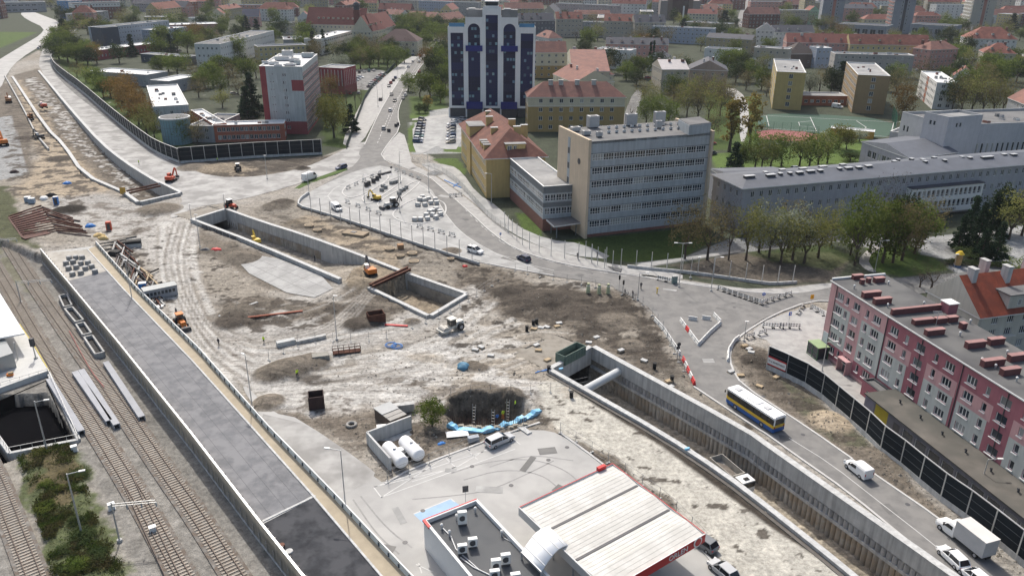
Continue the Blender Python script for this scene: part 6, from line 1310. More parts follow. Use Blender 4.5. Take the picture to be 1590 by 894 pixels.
# middle cutting
t=root('road_cutting',(*G(430,390).xy,0),'middle road cutting with pale concrete walls and a soil ramp at its right end','retaining walls',world=True)
B2=wpts([(351,328),(400,346),(470,368),(561,401),(619,424)]);F2=wpts([(300,344),(400,382),(531,438)]);E2=[G(300,344),G(351,328)]
u=MB().m(CONCR);wall_strip(u,B2,.8,-5,.55,1);u.m(CONCL);wall_strip(u,B2,1.0,.551,.66,1,-.1);u.part('back_wall',t)
u=MB().m(PILE);
for p,d in along(B2,.9,6):
 if(p-B2[0]).length<42:c=p+Vector((-d.y,d.x,0))*.15;u.tube((c.x,c.y,-5.2),(c.x,c.y,-2.2),.44,.44,8,False)
u.part('lower_piles',t)
u=MB().m(CONCR);wall_strip(u,F2,.8,-5,.9,-1);u.m(CONCL);wall_strip(u,F2,.95,.901,1.02,-1,-.08)
u.part('front_wall',t);u=MB().m(CONCR);wall_strip(u,E2,.8,-2.6,.6,1);u.m(CONCL);wall_strip(u,E2,1.0,.601,.7,1,-.08);u.part('end_wall',t)
u=MB().m(SOILM);q=TUN2;u.prism([q[0]+(q[3]-q[0])*.1,q[1]+(q[2]-q[1])*.1,q[2]+(q[2]-q[1])*.15,q[3]+(q[3]-q[0])*.15],-1.0,.045);u.part('tunnel_roof',t)
for k in range(5):
 p,d=along(F2,3.4,7.5)[k];nn_=Vector((d.y,-d.x,0));c=p+nn_*.95;u=MB().m(FELT);u.box((c.x,c.y,.35),(2.6,.16,1.3),math.atan2(d.y,d.x));u.part('dark_guard_panel',t)
 # small cutting box with rust beams
t=root('cutting_box',(*G(650,460).xy,0),'short concrete walled pit box right of the soil ramp with rusty beams across','retaining walls',world=True)
P3=wpts([(575,449),(667,493)],0,0);P3b=wpts([(619,424),(722,460)],0,0);P3c=[G(667,493),G(722,460)]
for nm_,P_,sd__ in(('front_wall',P3,-1),('back_wall',P3b,1),('end_wall',P3c,-1)):
 u=MB().m(CONCR);wall_strip(u,P_,.75,-4.0,.6,sd__);u.m(CONCL);wall_strip(u,P_,.9,.601,.7,sd__,-.08);u.part(nm_,t)
u=MB().m(SOILM);P3i=wpts([(634,429),(719,459)],0,0);wall_strip(u,P3i,.3,-3.9,-1.0,-1,.0);u.part('soil_face',t)
t2=root('steel_beam_pair',(*G(606,437).xy,.75),'pair of long rusty steel beams lying across the small pit box','steel beams',world=True)
for k,(a,b) in enumerate((((574,451),(634,423)),((579,453),(638,426)))):
 a_,b_=G(*a),G(*b);a_.z=b_.z=1.0;u=MB().m(RUST);u.beam(a_,b_,.5,.08);u.beam(a_+Vector((0,0,.25)),b_+Vector((0,0,.25)),.12,.5);u.beam(a_+Vector((0,0,.5)),b_+Vector((0,0,.5)),.5,.08);u.part('beam',t2)
 # far left cutting
t=root('road_cutting',(*G(150,220).xy,0),'long shallow cutting with concrete walls between soil and the upper left road','retaining walls',world=True)
W1=wpts([(21,120),(75,201),(101,225),(133,273),(191,298)]);W2=wpts([(59,111),(108,171),(156,225),(191,253),(230,278),(247,287)]);yv=lambda P:None
def zb1(P):
 Lp=plen(P);return lambda s:-.3-4.2*(s/Lp)
u=MB().m(CONCR);wall_strip(u,W1,1.0,zb1(W1),.5,-1);u.m(CONCL);wall_strip(u,W1,1.15,.501,.62,-1,-.08);u.part('left_wall',t)
u=MB().m(CONCR);wall_strip(u,W2,1.0,zb1(W2),.5,1);u.m(CONCL);wall_strip(u,W2,1.15,.501,.62,1,-.08);u.part('right_wall',t)
for nm_,P_,s_ in(('portal_wall',[G(191,298),G(217,317)],-1),('portal_wall',[G(217,317),G(279,303)],-1),('portal_wall',[G(247,287),G(279,303)],1)):
 u=MB().m(CONCR);wall_strip(u,P_,.9,-4.6,.8,s_);u.m(CONCL);wall_strip(u,P_,1.05,.801,.92,s_,-.08);u.part(nm_,t)
W0=wpts([(18,118),(50,170),(72,210),(92,232)]);u=MB().m(CONCR);wall_strip(u,W0,.5,-.2,.9,-1,3.2);u.part('outer_kerb_wall',t)
t2=root('steel_beam_pair',(*G(225,298).xy,.9),'two rusty beams across the portal box at the left cutting','steel beams',world=True)
for(a,b) in(((198,302),(246,291)),((202,305),(250,294))):a_,b_=G(*a),G(*b);a_.z=b_.z=1.1;u=MB().m(RUST);u.beam(a_,b_,.5,.45);u.part('beam',t2)
# wall and posts below the temporary square
t=root('square_wall',(*G(600,365).xy,0),'low dark footed concrete wall with a row of bare steel posts along the square','wall',world=True)
SQ=wpts([(480,302),(466,312),(464,322),(493,330),(551,348),(647,381),(745,412)]);u=MB().m(CONCL);wall_strip(u,SQ,.4,.0,.9,-1);u.m(M('dark_footing'));wall_strip(u,SQ,.3,-.3,.35,-1,.41);u.part('wall',t)
def fence_posts(P,step,h,par,nm='post',r=.09,off=1.0,z=0):
 for p,d in along(P,step,off):u=MB().m(STEEL);u.beam((p.x,p.y,z),(p.x,p.y,z+h),r*1.6,r*2.4);u.part(nm,par)
fence_posts(wpts([(480,330),(551,350),(647,382),(745,412)]),4.1,5.2,t)
# posts along the office and university
t=root('post_row',(*G(950,405).xy,0),'long row of bare steel fence posts on a low kerb wall before the university','fence posts',world=True)
PO=wpts([(782,352),(800,372),(822,388),(856,398),(900,404),(924,410),(960,414),(1015,420),(1060,424),(1120,432),(1180,441),(1200,443),(1250,440),(1330,430),(1400,420)]);Q=[Vector(v) for v in PO]
u=MB().m(CONCL);wall_strip(u,[v for v in PO if 25<v.x<66],.35,0,.7,1);u.part('kerb_wall',t);fence_posts([v for v in PO if v.x<66],3.6,4.6,t)
t=root('post_row',(*G(920,408).xy,0),'short second row of steel posts by the dark steel plate at the office','fence posts',world=True)
fence_posts(wpts([(905,400),(945,420),(960,414)]),2.4,4.6,t);u=MB().m(DMET);q=[G(*p) for p in((944,414),(966,418),(964,423),(952,420))];u.prism(q,.05,.2);u.part('steel_plate',t)
t=root('site_fence',(*G(700,290).xy,0),'low grey mesh fence panels along the footpath beside the school','fence',world=True)
FP=wpts([(638,250),(655,254),(685,266),(710,284),(735,312),(760,340),(790,362)]);u=MB().m(STEEL)
for k in range(10):
 for a,b in zip(FP[:-1],FP[1:]):u.beam((a.x,a.y,.1+k*.2),(b.x,b.y,.1+k*.2),.03,.03)
for p,d in along(FP,.3):u.beam((p.x,p.y,.1),(p.x,p.y,1.95),.02,.02)
u.part('mesh_panel',t);fence_posts(FP,3.4,2.1,t,r=.04)
# noise barriers
def barrier(label,px,h,step=4.0,posts=True,zf=.9,it=1,extra=None):
 P=wpts(px,0,it);t=root('noise_barrier',(P[len(P)//2].x,P[len(P)//2].y,0),label,'noise barrier',world=True);st=along(P,step,0)
 pts=[s[0] for s in st]+([P[-1]] if(st[-1][0]-P[-1]).length>.5 else[])
 for a,b in zip(pts[:-1],pts[1:]):
  rz=math.atan2(b.y-a.y,b.x-a.x);m_=(a+b)/2;l=(b-a).length-.14;hh=h(m_) if callable(h) else h
  u=MB().m(BARR);u.box((m_.x,m_.y,zf+(hh-zf)/2),(l,.12,hh-zf),rz);u.m(M('panel_seam',(.10,.11,.12),.5))
  for k in(1,2):u.box((m_.x,m_.y,zf+(hh-zf)*k/3),(l,.15,.06),rz)
  u.part('panel',t);u=MB().m(CONCL);u.box((m_.x,m_.y,zf/2-.1),(l,.2,zf+.2),rz);u.part('plinth',t);u=MB().m(STEEL);u.box((m_.x,m_.y,hh+.04),(l+.14,.2,.1),rz);u.part('top_rail',t)
 for p in pts:
  hh=h(p) if callable(h) else h;u=MB().m(STEEL);u.beam((p.x,p.y,0),(p.x,p.y,hh+.02),.2,.22);u.part('post',t)
 return t,pts
bt,bp=barrier('long curved black noise barrier between the road and the pink block',[(1190,572),(1221,586),(1248,599),(1271,614),(1291,632),(1316,654),(1341,675),(1366,702),(1397,724),(1424,748),(1457,776),(1492,800),(1530,830),(1568,862),(1640,920)],4.5,4.0)
a,b=bp[0],bp[1];rz=math.atan2(b.y-a.y,b.x-a.x);m_=a.lerp(b,.5);nn_=Vector((math.sin(rz),-math.cos(rz),0))
u=MB().m(REDM);c=m_+nn_*.12;u.box((c.x,c.y,1.9),(3.7,.06,1.7),rz);u.m(WHITE);c=m_+nn_*.16;u.box((c.x,c.y,1.9),(3.7,.06,1.2),rz);u.part('banner',bt)
text('M. J. INVESTMENT',.42,(*((m_+nn_*.20).xy-bt.location.xy),1.9),math.pi/2,rz,bt,txtm)
barrier('long blue grey noise barrier curving along the upper left road',[(79,92),(84,108),(100,122),(126,141),(174,184),(214,217),(245,240),(280,254)],5.2,5.0)
barrier('straight black noise barrier in front of the clinic',[(280,254),(330,250),(400,245),(500,240)],5.6,4.2,it=0)
# fence left of avenue, pitch fence
def mesh_fence(label,px,h,mt,step=3.0,nm='mesh_fence',post=STEEL,z=0):
 P=wpts(px,z);t=root(nm,(P[0].x,P[0].y,z),label,'fence',world=True);u=MB().m(post)
 for k in range(int(h/.5)+1):
  for a,b in zip(P[:-1],P[1:]):u.beam((a.x,a.y,z+.1+k*.5),(b.x,b.y,z+.1+k*.5),.03,.03)
 for p,d in along(P,.5,0):u.beam((p.x,p.y,z+.1),(p.x,p.y,z+h),.02,.02)
 u.part('mesh',t)
 for p,d in along(P,step,0):u=MB().m(post);u.beam((p.x,p.y,z),(p.x,p.y,z+h+.1),.09,.09);u.part('post',t)
 return t
t=root('garden_fence',(*G(580,150).xy,0),'dark green opaque fence along the left pavement of the avenue','fence',world=True);u=MB().m(M('dark_green_fence',(.03,.05,.04),.8,.2));wall_strip(u,wpts([(538,232),(553,190),(571,143),(600,116),(618,97)]),.08,0,2.0,1);u.part('boards',t)
mesh_fence('tall green mesh fence on the near side of the sports pitch',[(1172,222),(1172,201),(1270,206),(1270,222)],3.6,GREENF,3.6,post=M('green_post',(.02,.10,.06),.6))
mesh_fence('tall green ball net at the right end of the sports pitch',[(1384,184),(1390,198),(1388,214)],6,GREENF,4,post=M('green_post'))
for lab,px in(('line of site fence panels along the haul road in the middle',[(640,510),(690,492),(730,468),(760,446),(790,430)]),('site fence panels beside the blue pipe coils',[(418,560),(480,530),(560,532),(640,520)]),('site fence panels behind the deep dark hole',[(700,618),(760,610),(860,612),(930,596)]),('light site fence along the petrol station edge',[(602,748),(690,712),(800,668),(850,655)]),('site fence along the lower edge of the right road',[(1013,490),(1035,520),(1048,552),(1072,592)]),('site fence beside the gravel lane',[(870,672),(950,722),(1040,785),(1100,850)]),('site fence along the road above the brown soil',[(800,421),(860,436),(930,446),(990,466),(1015,492)])):
 P=wpts(px);t=root('site_fence',(P[0].x,P[0].y,0),lab,'fence',world=True)
 for(a,da),(b,db) in zip(along(P,3.4)[:-1],along(P,3.4)[1:]):
  u=MB().m(M('fence_steel',(.24,.245,.25),.6));
  for z_ in(.2,1.1,1.95):u.beam((a.x,a.y,z_),(b.x,b.y,z_),.028,.028)
  u.beam((a.x,a.y,0),(a.x,a.y,2.0),.06,.06);u.part('panel_frame',t);u=MB().m(CONCR);u.box((a.x,a.y,.09),(.7,.25,.16),math.atan2(da.y,da.x)+1.57);u.part('foot_block',t)
  # ---- viaduct deck
ZD=.9
LEFT=[(63,392),(111,450),(185,540),(297,681),(400,816),(465,898),(560,1010)];KER=[(137,387),(194,450),(300,560),(400,671),(486,767),(591,890),(690,1005)];RGT=[(150,381),(211,450),(310,548),(415,667),(520,775),(630,893),(730,1000)]
dk=root('ramp_deck',(*G(320,640).xy,0),'long raised road ramp with dark asphalt deck and tan parapet beside the railway','road ramp',world=True)
LP=wpts(LEFT,ZD,0);KP=wpts(KER,ZD,0);RPp=wpts(RGT,ZD,0)
u=MB().m(CONCR);poly=LP+RPp[::-1];u.prism(poly,-2.1,ZD-.05);u.part('deck_body',dk)
DASP=M('deck_asphalt',(.16,.163,.17),.9,.16,1.1,bump=.01,tint=(.215,.216,.222),spec=.1);DAS2=M('deck_asphalt_wet',(.045,.047,.052),.95,.3,.9,tint=(.075,.077,.083),spec=.05);SAND=M('sand_strip',(.36,.31,.23),.9,.12,.7)
u=MB().m(DASP);q=[G(*p,ZD) for p in((101,437),(168,420),(194,450),(300,560),(400,671),(486,767),(402,812),(299,679),(187,540),(113,450))];u.prism(q,ZD-.04,ZD-.01);u.part('asphalt',dk)
u=MB().m(DAS2);q=[G(*p,ZD) for p in((404,815),(489,771),(591,890),(690,1005),(562,1010),(467,898))];u.prism(q,ZD-.04,ZD-.012);u.part('dark_asphalt',dk)
u=MB().m(CONCL);u.beam(G(401,812,ZD),G(490,769,ZD),.35,.1);wall_strip(u,KP,.28,ZD-.05,ZD+.12,-1);u.part('kerb',dk)
u=MB().m(SAND);q=[v for v in KP]+[v for v in RPp[::-1]];u.prism(q,ZD-.045,ZD+.02);u.part('sand_strip',dk)
u=MB().m(M('rough_concrete',(.32,.30,.265),.9,.2,.8,tint=(.40,.385,.35)));q=[G(*p,ZD) for p in((65,392),(137,387),(168,420),(101,437))];u.prism(q,ZD-.045,ZD-.005);u.part('unpaved_end',dk)
u=MB().m(M('rust_lid',(.15,.07,.05),.8));g_=G(438,848,ZD);u.tube((g_.x,g_.y,ZD),(g_.x,g_.y,ZD+.35),.35,.35,12);u.part('drum',dk);u=MB().m(CONCL);g_=G(449,856,ZD);u.tube((g_.x,g_.y,ZD-.01),(g_.x,g_.y,ZD+.15),.5,.45,14);u.part('manhole_ring',dk)
for f_ in(.25,.5,.75):
 for i in range(1,4):
  a2,b2=LP[i].lerp(KP[min(i,3)],f_),LP[i+1].lerp(KP[min(i+1,4)],f_)
  if i<4:u=MB().m(M('tar_seam',(.10,.10,.105),.9));u.beam((a2.x,a2.y,ZD-.007),(b2.x,b2.y,ZD-.007),.05,.008);u.part('seam',dk)
  # tan parapet facing the railway
u=MB().m(TANP);wall_strip(u,LP,.3,-1.4,ZD+.95,1,-.32 if False else 0);u.part('parapet',dk)
u=MB().m(CONCL);wall_strip(u,LP,.1,-1.7,-1.45,-1,.02);u.part('ledge',dk)
u=MB().m(STEEL);wall_strip(u,LP,.3,ZD+.97,ZD+1.08,1,-.02);u.part('parapet_cap',dk)
pl=along(LP,2.1,.6)
for p,d in pl:
 n_=Vector((d.y,-d.x,0));u=MB().m(STEEL);c=p+n_*.1;u.beam((c.x,c.y,-1.4),(c.x,c.y,.2),.07,.1);u.part('rib',dk);c=p-n_*.35;u=MB().m(DMET);u.box((c.x,c.y,ZD+.85),(.25,.3,.25),math.atan2(d.y,d.x));u.part('bracket',dk)
RAILW=M('railing_white',(.58,.64,.64),.5,.08,1)
for(p,d),(p2,d2) in zip(along(RPp,2.35,0)[:-1],along(RPp,2.35,0)[1:]):
 m_=(p+p2)/2;rz=math.atan2(d.y,d.x);u=MB().m(RAILW);u.box((m_.x,m_.y,ZD+.55),(2.05,.08,.9),rz);u.m(WHITE);u.box((m_.x,m_.y,ZD+1.12),(2.34,.14,.1),rz);u.m(M('railing_dark',(.03,.05,.08),.5));u.box((p.x,p.y,ZD+.5),(.16,.3,.5),rz);u.m(STEEL);u.box((p.x,p.y,ZD+.55),(.1,.12,1.1),rz);u.part('railing_panel',dk)
 # ---- railway
RAILM=M('rail_steel',(.085,.06,.048),.6,.2,2,metal=.1);SLP=M('concrete_sleeper',(.33,.295,.25),.85,.2,2);BAL=M('ballast',(.175,.165,.15),.95,.35,3,bump=.05,tint=(.13,.105,.085))
def track(label,px,w_sl=2.5):
 P=wpts(px,-2,2);t=root('railway_track',(P[len(P)//2].x,P[len(P)//2].y,-2),label,'railway track',world=True)
 u=MB().m(BAL);
 for s_ in(1,):wall_strip(u,[p+Vector((0,0,0)) for p in P],3.4,-2.3,-1.80,1,-1.7)
 u.part('ballast_bed',t);u=MB().m(SLP)
 for p,d in along(P,.62):
  if 40<p.y<330:u.box((p.x,p.y,-1.78),(.24,w_sl,.12),math.atan2(d.y,d.x))
 u.part('sleepers',t)
 for s_ in(-.72,.72):u=MB().m(RAILM);wall_strip(u,P,.09,-1.74,-1.56,1,s_-.045);u.part('rail',t)
track('main railway track left of the ramp running to the bottom edge',[(-120,250),(-40,360),(14,450),(52,516),(90,580),(118,621),(152,672),(193,737),(226,791),(258,850),(285,897),(320,960)])
track('railway track closest to the tan parapet of the ramp',[(-100,220),(-30,315),(0,358),(58,450),(105,517),(148,577),(184,627),(217,675),(255,731),(305,800),(363,890),(400,950)])
track('single railway track in the bottom left corner',[(-120,560),(-60,650),(-10,735),(11,789),(33,845),(52,894),(76,960)])
P=wpts([(197,743),(218,790),(246,850),(268,897),(300,960)],-2,2);t=root('railway_switch',(P[2].x,P[2].y,-2),'pair of switch rails diverging from the main track near the bottom','railway switch',world=True)
for s_ in(-.72,.72):u=MB().m(RAILM);wall_strip(u,P,.09,-1.70,-1.52,1,s_-.045);u.part('rail',t)
P=wpts([(106,517),(118,540),(140,580),(160,605)],-2,1);t=root('railway_switch',(P[1].x,P[1].y,-2),'short reddish switch blade between the two upper tracks','railway switch',world=True);u=MB().m(M('red_rail',(.30,.09,.08),.7));wall_strip(u,P,.1,-1.6,-1.5,1,.2);u.part('blade',t)
def trough(label,a,b,z=-2,w_=1.0,h_=.9):
 a_,b_=G(*a,z+h_),G(*b,z+h_);d=(b_-a_).normalized();t=root('concrete_trough',(a_.x,a_.y,z),label,'concrete trough',world=True);rz=math.atan2(d.y,d.x);m_=(a_+b_)/2;L_=(b_-a_).length
 u=MB().m(M('trough_grey',(.33,.34,.36),.8,.1,.6));n_=Vector((-d.y,d.x,0))
 u.box((m_.x,m_.y,z+h_-.08),(L_,w_,.16),rz);
 for s_ in(-1,1):c=m_+n_*s_*(w_/2-.08);u.box((c.x,c.y,z+(h_-.16)/2-.05),(L_,.16,h_-.2),rz)
 u.part('slab',t)
for lab,a,b in(('left one of two long grey concrete beams between the tracks',(116,576),(169,652)),('right one of two long grey concrete beams between the tracks',(126,573),(181,658)),('long grey concrete beam close to the ramp wall',(164,561),(220,646)),('long grey concrete beam beside the station underpass',(76,587),(126,668))):trough(lab,a,b)
for i,(a,b) in enumerate((((104,458),(112,475)),((113,478),(130,498)),((131,502),(142,518)),((144,522),(162,548)))):
 a_,b_=G(*a,-1.2),G(*b,-1.2);d=(b_-a_).normalized();n_=Vector((-d.y,d.x,0));t=root('drain_box',(a_.x,a_.y,-2),None,'drain box',world=True);ordinal(t,'open concrete drain box','along the ramp wall','drain boxes by the ramp')
 u=MB().m(CONCR);q0_=a_-n_*-.0
 for P_,Q_ in((a_,b_),(a_-n_*1.5,b_-n_*1.5),(a_,a_-n_*1.5),(b_,b_-n_*1.5)):u.beam((P_.x,P_.y,-1.5),(Q_.x,Q_.y,-1.5),.3,1.3)
 u.m(BLACK);c=(a_+b_)/2-n_*.75;u.box((c.x,c.y,-1.75),((b_-a_).length-.3,1.2,.3),math.atan2(d.y,d.x));u.part('frame',t)
 # masts
def mast(label,base,h,z=-2,arm=None,lampm=True,nm='catenary_mast',cat='mast',r=.13):
 g_=G(*base,z);t=root(nm,(g_.x,g_.y,z),label,cat)
 u=MB().m(STEEL);u.tube((0,0,0),(0,0,h),r,r*.6,8);u.part('pole',t);u=MB().m(CONCR);u.tube((0,0,-.1),(0,0,.35),r*3,r*2.6,8);u.part('foot',t)
 if arm:
  for(dx,dy,zz) in arm:
   u=MB().m(STEEL);u.tube((0,0,zz),(dx,dy,zz+.15),.06,.05,6);u.part('arm',t)
   if lampm:u=MB().m(WHITE);u.box((dx,dy,zz+.14),(.75,.3,.13),math.atan2(dy,dx));u.part('lamp_head',t)
 return t
def bracket_mast(label,base,h,beam_end,nb=3):
 t=mast(label,base,h);e=Vector(beam_end);u=MB().m(STEEL)
 for dz in(0,-.35):u.beam((0,0,h-.3+dz),(e.x,e.y,h-.3+dz),.09,.09)
 for k in range(1,6):q=e*k/6;u.beam((q.x,q.y,h-.3),(q.x,q.y,h-.65),.05,.05)
 u.part('cross_beam',t)
 for k in range(nb):q=e*(k+1)/nb;u=MB().m(M('insulator',(.35,.38,.40),.4));u.tube((q.x,q.y,h-.7),(q.x,q.y,h-1.3),.1,.1,6);u.part('insulator',t)
bracket_mast('catenary mast with cross beam over the main track near the bottom',(186,840),6.2,(5.2,.9))
bracket_mast('catenary mast with pale beam by the pallets of cobbles',(33,470),5.2,(6.4,2.0))
bracket_mast('catenary mast at the left edge below the green bank',(-8,400),5.0,(5.5,1.5))
mast('tall grey lamp mast among the shrubs between the tracks',(128,832),9.8,-2,[(1.6,.6,9.7)],nm='lamp_mast');mast('lamp mast standing before the dark station underpass',(74,702),9.0,-2,[(1.5,.5,8.8)],nm='lamp_mast')
t=mast('signal mast with grey box on the platform end',(56,557),3.6,-1.1,None,nm='signal_mast');u=MB().m(DMET);u.box((0,0,3.4),(.7,.5,1.6));u.part('signal_box',t)
for k,b in enumerate(((116,700),(174,790),(238,826))):
 g_=G(*b,-2);t=root('signal_cabinet',(g_.x,g_.y,-2),None,'cabinet');u=MB().m(WHITE);u.box((0,0,.45),(.8,.6,.9),.6);u.box((0,0,.95),(.9,.7,.08),.6);u.part('box',t);u=MB().m(CONCR);u.box((0,0,.02),(1,.8,.1),.6);u.part('base',t);ordinal(t,'small white track cabinet','between the tracks','track cabinets')
 # station
st=root('station_platform',(*G(20,560,-1).xy,-2),'pale concrete platform end with yellow line and white canopy at the left edge','station',world=True)
u=MB().m(M('platform_slab',(.50,.50,.48),.85,.08,1));q=[G(*p,-1.0) for p in((-120,320),(-40,425),(38,515),(75,575),(0,602),(-120,650))];u.prism(q,-2.2,-1.0);u.part('platform',st)
u=MB().m(M('yellow_line',(.55,.45,.08),.7));wall_strip(u,[G(*p,-1.0) for p in((22,505),(48,545),(66,577))],.14,-1.0,-.985,1,.9);u.part('yellow_line',st)
u=MB().m(M('canopy_white',(.85,.85,.84),.6,.03,1));q=[G(*p,2.6) for p in((-140,240),(-40,395),(0,455),(38,517),(0,524),(-140,550))];u.prism(q,2.3,2.6);u.part('canopy_roof',st)
u=MB().m(GL);q=[G(*p,-1) for p in((-60,560),(-60,600),(26,570),(6,535))];u.prism(q,-1,1.9);u.part('waiting_room',st)
u=MB().m(STEEL)
for px in(28,-10,-50):p=G(px,560-px*.1,-1);u.tube((p.x,p.y,-1),(p.x,p.y,2.4),.12,.12,8)
u.part('canopy_post',st)
u=MB().m(ORANGE);p=G(16,583,-1);u.box((p.x,p.y,-.8),(1.0,.6,.5),.3);u.m(WOOD);u.box((p.x+.2,p.y,-.4),(.8,.5,.25),.5);u.obj('parcel_stack',(p.x,p.y,-1),'small orange and brown parcel stack on the station platform','parcels')
un=root('underpass',(*G(60,640).xy,-2),'dark open underpass with pale parapets and railings next to the platform','underpass',world=True)
for a,b,nm_ in(((75,578),(122,682),'right_parapet'),((122,682),(15,703),'front_parapet'),((75,580),(-60,620),'back_parapet'),((15,703),(-30,640),'left_parapet')):
 a_,b_=G(*a,-1.6),G(*b,-1.6);u=MB().m(CONCL);u.beam((a_.x,a_.y,-3.9),(b_.x,b_.y,-3.9),.6,4.8);u.part(nm_,un)
 d=(b_-a_);n_=int(d.length/1.4);u=MB().m(STEEL);u.beam((a_.x,a_.y,-.6),(b_.x,b_.y,-.6),.07,.07)
 for k in range(n_+1):p=a_.lerp(b_,k/n_);u.beam((p.x,p.y,-1.5),(p.x,p.y,-.6),.05,.05)
 u.part('railing',un)
u=MB().m(M('shade_black',(.006,.006,.007),1.0,.1,1,spec=0.0));q=[G(*p,-1.6) for p in((75,580),(122,682),(15,703),(-70,640))];cq=sum(q,Vector((0,0,0)))/4;u.prism(q,-4.6,-4.3);q=[p+(cq-p).normalized()*2.0 for p in q]  # black floor and added lining put the underpass's shade into colour
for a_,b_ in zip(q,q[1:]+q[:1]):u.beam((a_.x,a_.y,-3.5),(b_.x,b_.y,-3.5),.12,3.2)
u.part('shade_lining',un)
# ---- petrol station
gs=root('fuel_canopy',(*G(950,830).xy,0),'large white petrol station canopy with red fascia at the bottom edge','petrol canopy',world=True)
ZC=5.6;a_,b_,c_=G(806,788,ZC),G(951,720,ZC),G(1095,829,ZC);d_=a_+c_-b_;CW=M('canopy_sheet',(.56,.55,.515),.7,.1,1.2,tint=(.49,.48,.445));e1=(c_-b_);e2=(a_-b_)
u=MB().m(M('canopy_core',(.50,.52,.54),.6));u.prism([a_,b_,c_,d_],ZC-1.0,ZC-.15);u.part('canopy_body',gs)
for k,(s0_,s1_) in enumerate(((0,.31),(.318,.655),(.663,.995))):
 u=MB().m(CW);P_=lambda s,v,z:tuple((b_+e1*s+e2*v).xy)+(z,)
 sm_=(s0_+s1_)/2;z0_,z1_=ZC-.12,ZC+.12
 vs=[P_(s0_,.01,z0_),P_(s0_,.99,z0_),P_(sm_,.01,z1_),P_(sm_,.99,z1_),P_(s1_,.01,z0_),P_(s1_,.99,z0_)];u.add(vs,[(0,2,3,1),(2,4,5,3),(0,4,2),(1,3,5)],False);u.part('roof_sheet',gs)
for k in range(27):
 s_=.015+k*.036;a2,b2=b_+e1*s_,b_+e1*s_
 sd0=min((0.0,.31),(.318,.655),(.663,.995),key=lambda q:abs((q[0]+q[1])/2-s_));f_=1-abs(s_-(sd0[0]+sd0[1])/2)/((sd0[1]-sd0[0])/2)
 if not 0<f_<=1:continue
 z_=ZC-.12+.24*f_;a2=b_+e1*s_+e2*.02;b2=b_+e1*s_+e2*.98;u=MB().m(M('seam_grey',(.53,.52,.485),.7));u.beam((a2.x,a2.y,z_+.012),(b2.x,b2.y,z_+.012),.035,.02);u.part('sheet_seam',gs)
for s_ in(.314,.659):u=MB().m(DMET);a2,b2=b_+e1*s_+e2*.02,b_+e1*s_+e2*.98;u.beam((a2.x,a2.y,ZC-.1),(b2.x,b2.y,ZC-.1),.35,.1);u.part('gutter',gs)
for(p_,q_,m1,m2) in((a_,b_,WHITE,REDM),(b_,c_,WHITE,REDM),(c_,d_,REDM,REDM),(d_,a_,METAL,WHITE)):
 u=MB().m(m1);u.beam((p_.x,p_.y,ZC-.5),(q_.x,q_.y,ZC-.5),.16,1.15);u.m(m2 if m1 is not REDM else WHITE);u.beam((p_.x,p_.y,ZC+.10),(q_.x,q_.y,ZC+.10),.09,.06);u.part('fascia',gs)
for s_ in(.2,.5,.8):
 for v_ in(.25,.75):p=b_+e1*s_+e2*v_;u=MB().m(WHITE);u.box((p.x,p.y,2.3),(.4,.4,4.6),.3);u.part('column',gs)
eo=(d_-c_).normalized();nnf=Vector((-eo.y,eo.x,0));nnf=-nnf if nnf.dot(e1) <0 else nnf;rzc=math.atan2(-eo.y,-eo.x);p=c_+eo*4.6+nnf*.1;rzc=math.atan2(nnf.x,-nnf.y)
text('ORLEN',1.0,(p.x-gs.location.x,p.y-gs.location.y,ZC-.5),math.pi/2,rzc,gs,WHITE,.03)
p=c_+eo*1.4+nnf*.12;u=MB().m(WHITE);u.tube((p.x,p.y,ZC-.35),(p.x+nnf.x*.06,p.y+nnf.y*.06,ZC-.35),.7,.7,20);u.m(REDM);u.tube((p.x,p.y,ZC-.35),(p.x+nnf.x*.1,p.y+nnf.y*.1,ZC-.35),.5,.5,20);u.part('round_emblem',gs)
p=b_.lerp(a_,.13);u=MB().m(REDM);u.box((p.x,p.y,ZC+.25),(1.3,.5,.5),math.atan2(e2.y,e2.x));u.part('red_lamp',gs)
for k,(s_,v_) in enumerate(((.3,.3),(.3,.7),(.7,.3),(.7,.7))):
 p=b_+e1*s_+e2*v_;t=root('fuel_pump',(p.x,p.y,0),None,'fuel pump',rz=.6);u=MB().m(CONCL);u.box((0,0,.1),(1.2,3.6,.2));u.part('island',t);u=MB().m(REDM);u.box((0,0,.95),(.6,1.1,1.5));u.m(WHITE);u.box((0,0,1.85),(.65,1.2,.35));u.part('cabinet',t);ordinal(t,'fuel pump','under the petrol canopy','fuel pumps')
ZS=4.3;a_,b_,c_=G(660,810,ZS),G(740,775,ZS),G(851,892,ZS);d1s=(c_-b_).normalized();L_=34;c_=b_+d1s*L_;n_s=Vector((-d1s.y,d1s.x,0));wv=(a_-b_).dot(n_s);a_=b_+n_s*wv;d_=a_+d1s*L_
SHW2=M('shop_cladding',(.60,.61,.61),.5,.04,1)
sh,_,shr=building('petrol_shop','dark roofed petrol station shop with pale walls and many air conditioners',[a_.xy,b_.xy,c_.xy,d_.xy],ZS-.5,SHW2,1,'flat',M('dark_felt',(.075,.08,.085),.85,.15,.35,tint=(.1,.104,.108)),par=.5,winspec=lambda i,L_:[],capm=SHW2)
u=MB().m(REDM);u.beam((a_.x,a_.y,ZS+.02),((a_+(b_-a_)*1.0).x,(a_+(b_-a_)*1.0).y,ZS+.02),.14,.22);u.beam((a_.x,a_.y,ZS+.02),((a_+d1s*1.6).x,(a_+d1s*1.6).y,ZS+.02),.36,.24);u.part('red_trim',sh)
rzs2=math.atan2(d1s.y,d1s.x)
